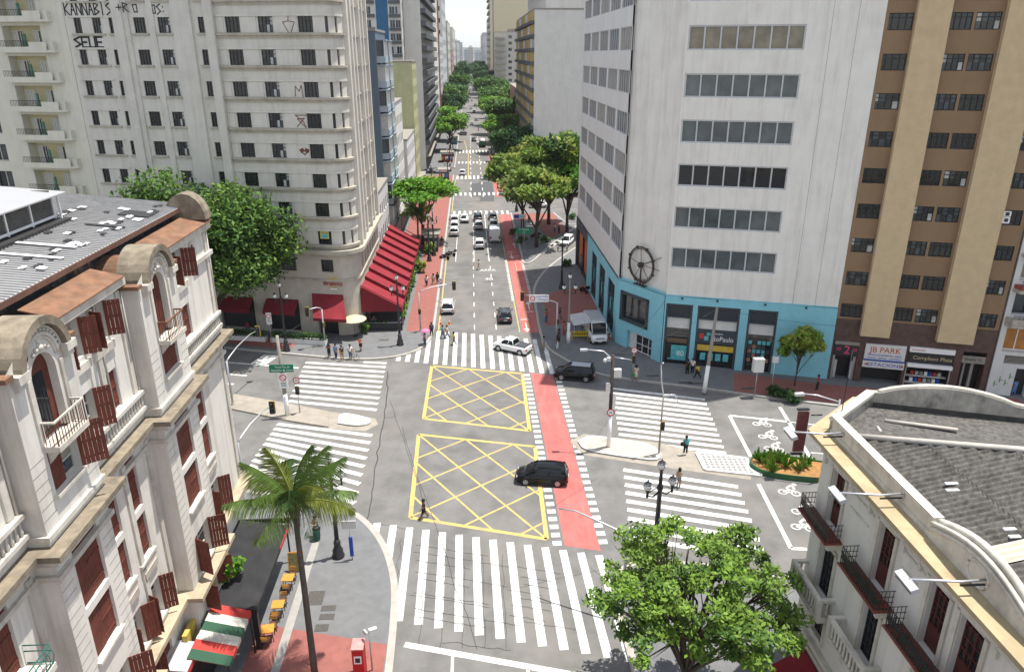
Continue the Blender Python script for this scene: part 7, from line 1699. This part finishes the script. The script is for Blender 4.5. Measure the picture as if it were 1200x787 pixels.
t = thing('awning', 'red awning over the corner door of the bar', 'awning', P0, R(-9)); mb = MB().m(AWR); mb.poly([(-5.4, -.02, 5.3), (-1.5, -.02, 5.3), (-.3, -2.5, 3.1), (-4.4, -2.5, 3.1)]); mb.poly([(-5.4, -.02, 5.26), (-1.5, -.02, 5.26), (-.3, -2.5, 3.06), (-4.4, -2.5, 3.06)]); mb.build('canopy', t); mb = MB().m(AWD); mb.box(-4.4, -.3, -2.53, -2.5, 2.75, 3.1)
for x, x2 in ((-5.4, -4.4), (-1.5, -.3)): mb.poly([(x2, -2.5, 2.75), (x, -.02, 2.9), (x, -.02, 5.3), (x2, -2.5, 3.1)])
mb.build('valance', t)
for i, (a, b) in enumerate(((-29, -25.5), (-23.5, -19), (-17.5, -13), (-11.3, -7.2))):
    t = thing('awning', 'dark wine awning over the bar front window, %s' % ['leftmost behind the tree', 'second from the left behind the tree', 'third from the left', 'rightmost beside the corner door'][i], 'awning', P0, R(-9), 'dark awnings of the bar front'); mb = MB().m(AWD); mb.yprism([(-1.3, 3.2), (-.02, 4.3), (-.02, 4.34), (-1.3, 3.24)], a, b); mb.box(a, b, -1.33, -1.3, 2.8, 3.24); mb.build('canopy', t)
for i, (u0, u1) in enumerate(((-9.5, -2.7), (-17.2, -10.2))):
    t = thing('hedge_planter', 'clipped green hedge in a pale stone planter before the bar, %s part' % ['right', 'left'][i], 'planter', P0 + Vector((0, 0, .15)), R(-9), 'hedge planters of the bar'); mb = MB().m(PLAST2); mb.box(u0, u1, -3.6, -2.9, 0, .55); mb.build('trough', t); mb = MB(); n = int((u1 - u0) * 2); leaves(mb, [((u0 + .3 + (u1 - u0 - .6) * k / n, -3.25, .95), (.4, .36, .5)) for k in range(n + 1)], 1500, .13, LD + [LG[0]], random.Random(i)); mb.build('hedge', t)
t = thing('parasol', 'round cream parasol beside the corner awning of the bar', 'parasol', G(416, 394, .15), 0); mb = MB().m(BLACK); mb.lathe([(.3, 0), (.3, .08)], (0, 0, 0), 10); mb.lathe([(.03, 0), (.03, 2.6)], (0, 0, 0), 6); mb.build('pole', t); mb = MB().m(mat('parasol_cream', (.55, .46, .32), .8, .1, 2)); mb.lathe([(1.55, 2.2), (1.5, 2.26), (.1, 2.72), (.02, 2.76)], (0, 0, 0), 12, False); mb.build('canopy', t)
shrub('potted shrub under the cream parasol', G(427, 391, .15), .6, 1.5, LD + LF, 300, .16, 91); shrub('potted plant by the bar corner door', G(410, 384, .15), .5, 1.9, LF, 260, .18, 92)
# ---- cafe tables
ORW = mat('orange_wood', (.52, .24, .04), .6, .15, 4); DKW = mat('dark_wood', (.10, .05, .03), .6, .2, 5)
def table(label, loc, rz):
    t = thing('cafe_table', label, 'table', loc, rz, 'orange cafe tables'); mb = MB().m(ORW); mb.cbox((0, 0, .74), (.72, .72, .05)); mb.build('tabletop', t)
    for s in (-1, 1):
        for u in (-1, 1): mb = MB().m(DKW); mb.tube([(s * .3, u * .3, 0), (s * .24, u * .24, .72)], .025, 5); mb.build('leg', t)
def chair(label, loc, rz):
    t = thing('folding_chair', label, 'chair', loc, rz, 'folding chairs at the orange tables'); mb = MB().m(DKW); mb.cbox((0, 0, .45), (.42, .42, .04)); mb.build('seat', t); mb = MB().m(ORW); [mb.cbox((0, .2 + .02 * k, .62 + .1 * k), (.42, .025, .06)) for k in range(3)]; mb.build('backrest', t)
    for s in (-1, 1): mb = MB().m(DKW); mb.tube([(s * .2, -.2, 0), (s * .2, .22, .9)], .018, 5); mb.tube([(s * .18, .2, 0), (s * .18, -.18, .45)], .018, 5); mb.build('leg', t)
for i, (r_, a_) in enumerate(((-12.15, 39.4), (-12.2, 36.95), (-12.3, 34.9))):
    n = ['farthest', 'middle', 'nearest'][i]; table('%s of the orange cafe tables beside the black awning' % n, W(r_, a_, .15), AV + .08 * i); chair('folding chair behind the %s orange table' % n, W(r_ + .1, a_ + .75, .15), AV); chair('folding chair before the %s orange table, mostly under it' % n, W(r_, a_ - .55, .15), AV + PI)
t = thing('menu_board', 'framed menu board standing behind the farthest orange table', 'sign board', W(-12.0, 41.0, .15), AV + .1); mb = MB().m(ORW); mb.cbox((0, 0, .75), (1.0, .06, 1.3), 0, -.25); mb.build('frame', t); mb = MB().m(mat('menu_photo', (.14, .13, .05), .6, .6, 6)); mb.cbox((0, -.035, .75), (.88, .02, 1.15), 0, -.25); mb.build('panel', t)
t = thing('phone_kiosk', 'red box shaped kiosk on the cafe corner pavement at the bottom edge', 'kiosk', W(-6.6, 31.9, .15), AV); RBX = mat('box_red', (.42, .012, .018), .5, .12, 2, .2); mb = MB().m(RBX); mb.box(-.3, .3, -.4, .4, .0, 2.1); mb.build('body', t); mb = MB().m(mat('box_pink', (.5, .25, .24), .8, .2, 4)); mb.box(-.33, .33, -.43, .43, 2.1, 2.17); mb.build('top', t); mb = MB().m(WHITE); mb.box(-.2, .2, -.44, -.4, 1.2, 1.7); mb.m(BLACK); mb.box(-.13, .13, -.46, -.44, 1.3, 1.6); mb.build('panel', t)
t = thing('camera_post', 'thin grey post with small cameras beside the red kiosk', 'post', W(-6.0, 32.2, .15), AV); mb = MB().m(STEEL); mb.lathe([(.05, 0), (.04, 2.9)], (0, 0, 0), 8); mb.build('pole', t); mb = MB().m(FLH); mb.cbox((.2, 0, 2.85), (.4, .14, .14), .4, .3); mb.cbox((-.2, -.05, 2.7), (.36, .14, .14), 2.2, .3); mb.build('camera', t)
def bin_(label, loc): t = thing('litter_bin', label, 'bin', loc); mb = MB().m(GRN); mb.lathe([(.22, .1), (.27, .9), (.29, .95)], (0, 0, 0), 12); mb.build('body', t); mb = MB().m(BLACK); mb.lathe([(.3, .95), (.15, 1.1)], (0, 0, 0), 12); mb.build('lid', t)
bin_('green litter bin at the left end of the left median', G(265, 476, .14)); bin_('green litter bin by the tall kerbside lamp on the cafe corner', G(372, 632, .15))
t = thing('barrier', 'yellow event barrier in front of the snack van', 'barrier', G(679.5, 397.5, .15), AV - .05); YB = mat('barrier_yellow', (.62, .42, .02), .5, .08, 3); mb = MB().m(YB); mb.box(-1.1, 1.1, -.04, .04, .4, 1.05); mb.build('panel', t); mb = MB().m(YB); [mb.box(x, x + .1, -.25, .25, 0, .08) for x in (-1.0, .9)]; [mb.box(x, x + .1, -.04, .04, .08, .4) for x in (-1.0, .9)]; mb.pieces('foot', t); mb = MB().m(BLACK); [mb.box(-.95 + .2 * k, -.83 + .2 * k, -.045, -.04, .6, .85) for k in range(10)]; mb.build('lettering_strip', t)
# overhead wires
WIRE = mat('wire', (.05, .05, .05), .7)
def wire(label, a, b, sag):
    mb = MB().m(WIRE); a, b = Vector(a), Vector(b); mb.tube([a.lerp(b, k / 12) + Vector((0, 0, -sag * 4 * (k / 12) * (1 - k / 12))) for k in range(13)], .016, 4); o = mb.build('overhead_wire'); tag(o, label, 'wire', 'overhead wires')
ct = G(713, 523) + Vector((0, 0, 8.5)); cp = G(825, 460) + Vector((.45, 0, 9.0))
wire('thin wire from the camera pole to the leaning concrete pole', ct, cp, .5); wire('thin wire from the camera pole up to the blue office corner', ct, oB - nBC * .2 + Vector((0, 0, 7.5)), .4); wire('thin wire from the leaning pole to the brown block shops', cp, oC + dBC * 3 - nBC * .2 + Vector((0, 0, 6.2)), .4); wire('thin wire from the median pole to the bar signal arm', G(337, 486) + Vector((0, 0, 8)), G(381, 404) + Vector((0, 0, 4.6)), .3)
# ================================================================ people
SKIN = [mat('skin_tan', (.42, .25, .16), .6, .05), mat('skin_brown', (.19, .10, .065), .6, .05), mat('skin_light', (.55, .37, .27), .6, .05)]
HAIR = mat('hair_black', (.012, .010, .009), .6); SHOE = mat('shoe_dark', (.03, .03, .03), .6); SHOEW = mat('shoe_white', (.6, .6, .6), .6)
CL = {n: mat('cloth_' + n, c, .85, .12, 6) for n, c in dict(black=(.018, .018, .02), navy=(.03, .045, .11), jeans=(.07, .12, .22), white=(.66, .66, .64), red=(.42, .03, .035), teal=(.03, .30, .30), pink=(.55, .16, .26), grey=(.2, .2, .21), yellow=(.62, .5, .05), khaki=(.27, .23, .16), blue=(.10, .22, .45), green=(.06, .22, .09), cream=(.58, .54, .46)).items()}
def figure(stride, arms, top, bottom, skin, shorts=False, dress=False, female=False, lean=0.0):
    """one continuous skinned body in a pose; +y is forwards. arms: (left, right), each (swing, bend)"""
    V, E, Rd, Tg = [], [], [], []
    def add(p, r, par=None, tg='top'):
        V.append(Vector(p)); Rd.append(r); Tg.append(tg)
        if par is not None: E.append((par, len(V) - 1))
        return len(V) - 1
    hw = .10; sw = .20 if not female else .175
    pel = add((0, 0, .93), .125, None, 'bot'); wa = add((0, lean * .12, 1.08), .115 if not female else .10, pel, 'top'); ch = add((0, lean * .3, 1.30), .135, wa, 'top'); nk = add((0, lean * .38, 1.45), .06, ch, 'skin')
    hd_ = add((0, lean * .42 + .01, 1.56), .085, nk, 'skin'); add((0, lean * .42 + .015, 1.68), .08, hd_, 'skin'); add((0, lean * .42 + .115, 1.60), .014, hd_, 'skin')
    for s, st in ((-1, stride), (1, -stride)):
        hp = add((s * hw, 0, .90), .10, pel, 'bot'); a = st * .5
        kn = add((s * (hw + .005), math.sin(a) * .42 + max(0, -a) * .12, .90 - math.cos(a) * .42), .066, hp, 'bot' if not shorts else 'knee')
        b = a - (.5 * max(0, -st) if st < 0 else 0); k = V[kn]; an = add((k.x, k.y + math.sin(b) * .42, k.z - math.cos(b) * .40), .042, kn, 'skin' if (shorts or dress) else 'bot'); an_ = V[an]
        add((an_.x + s * .01, an_.y + .15, max(.035, an_.z - .045)), .036, an, 'shoe')
        sh = add((s * sw, lean * .3, 1.39), .062, ch, 'top'); swg, bend = arms[0 if s < 0 else 1]
        el = add((s * (sw + .06), lean * .3 + math.sin(swg) * .27, 1.39 - math.cos(swg) * .28), .044, sh, 'skin'); e = V[el]; c = swg + bend
        wr = add((s * (sw + .05), e.y + math.sin(c) * .25, e.z - math.cos(c) * .25), .030, el, 'skin'); w = V[wr]; dy, dz = math.sin(c), -math.cos(c)
        pm = add((w.x, w.y + dy * .08, w.z + dz * .08), .034, wr, 'skin'); p = V[pm]
        for f, (off, ln) in enumerate(((-.03, .075), (-.01, .09), (.01, .085), (.03, .065))):
            k1 = add((p.x, p.y + dy * ln * .6 + off * abs(dz), p.z + dz * ln * .6 + off * dy), .0095, pm, 'skin'); q = V[k1]; add((q.x - s * .012, q.y + dy * ln * .45, q.z + dz * ln * .45), .0085, k1, 'skin')
        add((w.x - s * .035, w.y + dy * .07 + .02, w.z + dz * .07), .011, wr, 'skin')
    me = bpy.data.meshes.new('sk'); me.from_pydata(V, E, []); ob = bpy.data.objects.new('sk', me)
    md = ob.modifiers.new('s', 'SKIN'); md.use_smooth_shade = True; sv = me.skin_vertices[0].data
    for i, r in enumerate(Rd): k_ = 1.6 if r > .09 else 1.5 if r > .03 else 1.0; sv[i].radius = (r * k_, r * k_ * (.8 if Tg[i] == 'top' and r > .09 else 1))
    sv[0].use_root = True
    ob.modifiers.new('u', 'SUBSURF').render_levels = 1; ob.modifiers['u'].levels = 1
    out = evaluated(ob)
    mats = [top, bottom, skin, SHOE]; out.materials.clear()
    for m in mats: out.materials.append(m)
    segs = [(V[a], V[b], Tg[b]) for a, b in E]
    for f in out.polygons:
        c = f.center; best = None
        for a, b, tg in segs:
            d = b - a; t = max(0, min(1, (c - a).dot(d) / d.length_squared)); q = (c - (a + d * t)).length
            if best is None or q < best[0]: best = (q, tg, t)
        tg, t = best[1], best[2]
        if tg == 'knee': tg = 'bot' if t < .75 else 'skin'
        if tg == 'top' and False: pass
        if tg == 'skin' and 1.1 < c.z < 1.42 and abs(c.x) > .15 and t < .45 and c.z > 1.18: tg = 'top'
        if dress and .5 < c.z < 1.1 and tg in ('bot', 'top'): tg = 'top'
        f.material_index = dict(top=0, bot=1, skin=2, shoe=3)[tg]
    zmin = min(v.co.z for v in out.vertices)
    for v in out.vertices: v.co.z -= zmin
    return out, zmin
HM_ = None
def hair_mesh(long):
    mb = MB().m(HAIR); pr = [(.132, -.02 if not long else -.16), (.14, .03), (.125, .10), (.08, .145), (.01, .165)]; mb.lathe(pr, (0, -.018, 0), 12)
    return mb.mesh('hair')
HS, HL = hair_mesh(False), hair_mesh(True)
FIG = {}
def person(label, loc, rz, pose='stand', top='black', bottom='jeans', skin=0, female=False, shorts=False, dress=False, group=None, h=1.72, hat=None):
    P = dict(stand=(0.12, ((.05, .25), (-.05, .3))), walk=(.7, ((.35, .35), (-.3, .25))), walk2=(-.6, ((-.3, .3), (.35, .4))), phone=(.1, ((.35, 1.9), (.0, .3))), carry=(.3, ((.15, .2), (.2, .3))), fold=(.08, ((.4, 1.5), (.4, 1.5))), up=(.2, ((.2, .3), (.9, 1.6))))[pose]
    k = (pose, top, bottom, skin, female, shorts, dress)
    if k not in FIG: FIG[k] = figure(P[0], P[1], CL[top], CL[bottom], SKIN[skin], shorts, dress, female)
    me, zm = FIG[k]; t = thing('person', label, 'person', loc, rz, group); s = h / 1.76; t.scale = (s, s, s)
    b = put('body', me, t); put('hair', HL if female else HS, b, (0, .012, 1.615 - zm))
    if dress: mb = MB().m(CL[top]); mb.lathe([(.15, 1.0), (.2, .8), (.27, .45)], (0, 0, -zm), 12); mb.build('skirt', b)
    return t
def bag(label, loc, m, s=1.0, cat='bag'):
    mb = MB().m(m); mb.prism([(-.16 * s, -.07), (.16 * s, -.07), (.2 * s, .07), (-.2 * s, .07)], 0, .36 * s); mb.tube([(-.1, 0, .34 * s), (-.06, 0, .5 * s), (.06, 0, .5 * s), (.1, 0, .34 * s)], .012, 4); o = mb.build('shopping_bag', None, loc); tag(o, label, cat)
PL = [((497, 607), 0, 1.75, 'walk', 'black', 'black', 1, 'man in black shorts and tee walking across the lower yellow box', dict(shorts=True)),
 ((803, 531), .15, .25, 'stand', 'teal', 'black', 1, 'person in a teal top waiting on the right median between crossings', {}),
 ((795, 570), 0, 2.6, 'phone', 'khaki', 'grey', 0, 'woman in khaki with a hand to her face on the near right crossing', dict(female=True, shorts=True)),
 ((745, 445), .15, 2.9, 'carry', 'cream', 'cream', 0, 'woman in a pale dress with a green bag by the office kerb', dict(female=True, dress=True)),
 ((386, 418), .15, 3.0, 'fold', 'black', 'black', 1, 'woman in black standing first from the left at the bar kerb', dict(female=True)),
 ((394, 419), .15, 2.7, 'stand', 'blue', 'navy', 0, 'person in a blue top second from the left at the bar kerb', {}),
 ((401, 421), .15, -2.5, 'stand', 'black', 'khaki', 0, 'person in black tee and shorts third at the bar kerb', dict(shorts=True)),
 ((411, 420), .15, 3.1, 'stand', 'white', 'jeans', 0, 'person in white tee and jeans beside the bicycle at the bar kerb', {}),
 ((423, 411), .15, 2.6, 'fold', 'red', 'black', 2, 'person in a red top and black shorts behind the bar kerb group', dict(shorts=True)),
 ((498, 405), .02, 1.4, 'up', 'pink', 'navy', 1, 'person under a pink umbrella at the far crossing kerb', dict(female=True)),
 ((506, 393), .15, .4, 'stand', 'navy', 'black', 1, 'person in navy waiting behind the pink umbrella', {}),
 ((519, 396), 0, -1.3, 'walk2', 'teal', 'jeans', 0, 'person in teal entering the far crossing, left of a pair', {}),
 ((524, 396), 0, -1.3, 'walk', 'cream', 'jeans', 2, 'person in cream entering the far crossing, right of a pair', {}),
 ((532, 404), 0, -1.2, 'walk', 'yellow', 'khaki', 1, 'person in a yellowish shirt striding on the far crossing', {}),
 ((637, 410), .0, 1.3, 'stand', 'blue', 'khaki', 0, 'person in a blue shirt stepping off the office side kerb', {}),
 ((653, 409), .15, 1.2, 'stand', 'black', 'white', 1, 'person in black with white trousers by the white footed lamp', dict(female=True)),
 ((655, 401), .15, 2.0, 'stand', 'black', 'black', 1, 'person in dark clothes behind the one with white trousers', {}),
 ((640, 377), .15, 1.0, 'stand', 'red', 'jeans', 0, 'person in a red top and jeans near the slip road kerb', {}),
 ((656, 375), .15, 1.9, 'walk', 'black', 'grey', 1, 'person in black on the red pavers before the snack van', {}),
 ((661, 392), .15, 2.2, 'stand', 'red', 'red', 0, 'person all in red behind the white footed lamp', {}),
 ((674, 383), .15, 2.2, 'stand', 'yellow', 'black', 1, 'left person in a yellow vest under the snack van canopy', {}),
 ((682, 384), .15, 2.6, 'stand', 'yellow', 'khaki', 0, 'right person in a yellow vest under the snack van canopy', {}),
 ((561, 316), 0, -1.4, 'walk', 'white', 'cream', 0, 'person in white crossing the avenue lanes above the painted letters', {}),
 ((513, 332), .15, 0.1, 'stand', 'black', 'black', 1, 'person in black on the left pavement, nearest the kerb', {}),
 ((508, 333), .15, .3, 'walk', 'cream', 'khaki', 0, 'person in cream on the left pavement beside the one in black', dict(female=True)),
 ((500, 335), .15, .2, 'walk2', 'white', 'navy', 0, 'person in white on the left pavement by the hedge clumps', {}),
 ((518, 288), .15, 3.0, 'stand', 'navy', 'grey', 1, 'person beside the kiosk by the queueing cars', {}),
 ((805, 438), .15, .3, 'stand', 'black', 'black', 1, 'left person in dark clothes outside the blue shopfronts', {}),
 ((811, 437), .15, -.4, 'stand', 'white', 'black', 0, 'middle person in a white tee outside the blue shopfronts', {}),
 ((817, 443), .15, .8, 'walk', 'yellow', 'black', 1, 'right person with an orange yellow top outside the blue shopfronts', {}),
 ((957, 457), .15, .9, 'stand', 'red', 'black', 1, 'person in orange red beside the small yellow green tree', {}),
 ((1165, 452), .15, .2, 'stand', 'white', 'navy', 0, 'person in white with a red cap by the right edge doorway', {}),
 ((1187, 462), .15, .2, 'stand', 'blue', 'blue', 1, 'person in blue bending at the right edge doorway', {}),
 ((397, 384), .15, 2.9, 'stand', 'white', 'navy', 0, 'waiter in white at the bar corner door, left one', {}),
 ((434, 384), .15, 2.9, 'stand', 'black', 'black', 1, 'waiter in black at the terrace front, left of two', {}),
 ((439, 384), .15, 3.1, 'fold', 'black', 'navy', 0, 'waiter in dark at the terrace front, right of two', {}),
 ((374, 388), .15, 2.9, 'stand', 'black', 'black', 1, 'waiter in black behind the hedge of the bar', {}),
 ((291, 391), .15, 1.4, 'walk', 'red', 'jeans', 1, 'person in dull red walking under the big leafy tree', {}),
 ((620, 262), .15, .4, 'stand', 'black', 'grey', 1, 'person in dark clothes in the shade of the island, left one', {}),
 ((650, 272), .15, .4, 'stand', 'cream', 'jeans', 0, 'person in cream at the island kerb, left of two', dict(female=True)),
 ((655, 274), .15, .8, 'stand', 'black', 'black', 1, 'person in black at the island kerb, right of two', {}),
 ((371, 628), .15, 2.4, 'fold', 'khaki', 'black', 0, 'person crouching shaded beside the cafe corner lamp post', {})]
for (px, z, rz, pose, top, bot, sk_, lb_, kw) in PL:
    person(lb_, G(px[0], px[1], z), AV + rz, pose, top, bot, sk_, **kw)
for i, (r_, a_, t_, b_, p_) in enumerate(((-8.2, 170, 'white', 'jeans', 'walk'), (-7.0, 183, 'red', 'black', 'stand'), (-9.0, 196, 'black', 'grey', 'walk2'), (-6.4, 230, 'yellow', 'navy', 'walk'), (-8.8, 246, 'blue', 'black', 'stand'), (-7.2, 262, 'pink', 'jeans', 'walk2'), (-3.0, 336, 'navy', 'black', 'walk'), (3.4, 338, 'red', 'jeans', 'walk2'), (12.5, 166, 'white', 'black', 'walk'), (-10.4, 155, 'teal', 'black', 'stand'), (-10.8, 214, 'cream', 'khaki', 'walk'))):
    person('distant person in %s, %s' % (t_, ['beyond the queueing cars on the left', 'on the left pavement by the dark patch', 'near the small dark kiosk', 'past the side square', 'by the dark red newsstand', 'before the lime green tree', 'crossing the far avenue on the left', 'crossing the far avenue on the right', 'behind the island trees', 'against the white graffitied building', 'at the side square wall'][i]), W(r_, a_, .15 if abs(r_) > 5 else 0), AV + i, p_, t_, b_, i % 3, group='distant people along the avenue')
t = thing('umbrella', 'pink umbrella held over a person at the far crossing kerb', 'umbrella', G(498, 405, .02) + Vector((.12, .1, 0))); mb = MB().m(mat('umbrella_pink', (.62, .16, .30), .7)); mb.lathe([(.55, 1.78), (.5, 1.9), (.3, 2.02), (.02, 2.1)], (0, 0, 0), 10, False); mb.build('canopy', t); mb = MB().m(BLACK); mb.tube([(0, 0, 1.2), (0, 0, 2.15)], .012, 5); mb.build('shaft', t)
q = G(745, 445, .15); bag('green shopping bag held by the woman in the pale dress', q + Vector((-.32, -.1, .42)), CL['green'], 1.1); q = G(803, 531, .15); bag('dark shoulder bag at the side of the person in teal', q + Vector((-.28, .0, .75)), CL['black'], .9)
t = thing('bicycle', 'bicycle leaning beside the person in white at the bar kerb', 'bicycle', G(417, 420, .15), AV + .6); w = MB().m(TYRE); w.M = Matrix.Rotation(PI / 2, 4, 'Y'); w.tube([(.33 * math.cos(2 * PI * k / 18), .33 * math.sin(2 * PI * k / 18), 0) for k in range(19)], .02, 5); wm = w.mesh('wheel'); put('wheel', wm, t, (0, .52, .34)); put('wheel', wm, t, (0, -.52, .34))
mb = MB().m(P_SILV); [mb.tube([a, b], .02, 5) for a, b in (((0, -.52, .34), (0, -.12, .3)), ((0, -.12, .3), (0, .42, .85)), ((0, -.12, .3), (0, -.22, .9)), ((0, -.22, .82), (0, .42, .85)), ((0, .52, .34), (0, .4, .98)), ((0, -.52, .34), (0, -.22, .8)))]; mb.build('frame', t); mb = MB().m(TRIM); mb.cbox((0, -.24, .93), (.14, .26, .06)); mb.build('saddle', t); mb = MB().m(TRIM); mb.tube([(-.28, .34, 1.0), (0, .4, 1.0), (.28, .34, 1.0)], .016, 5); mb.build('handlebar', t)
bpy.data.scenes.remove(SCR)
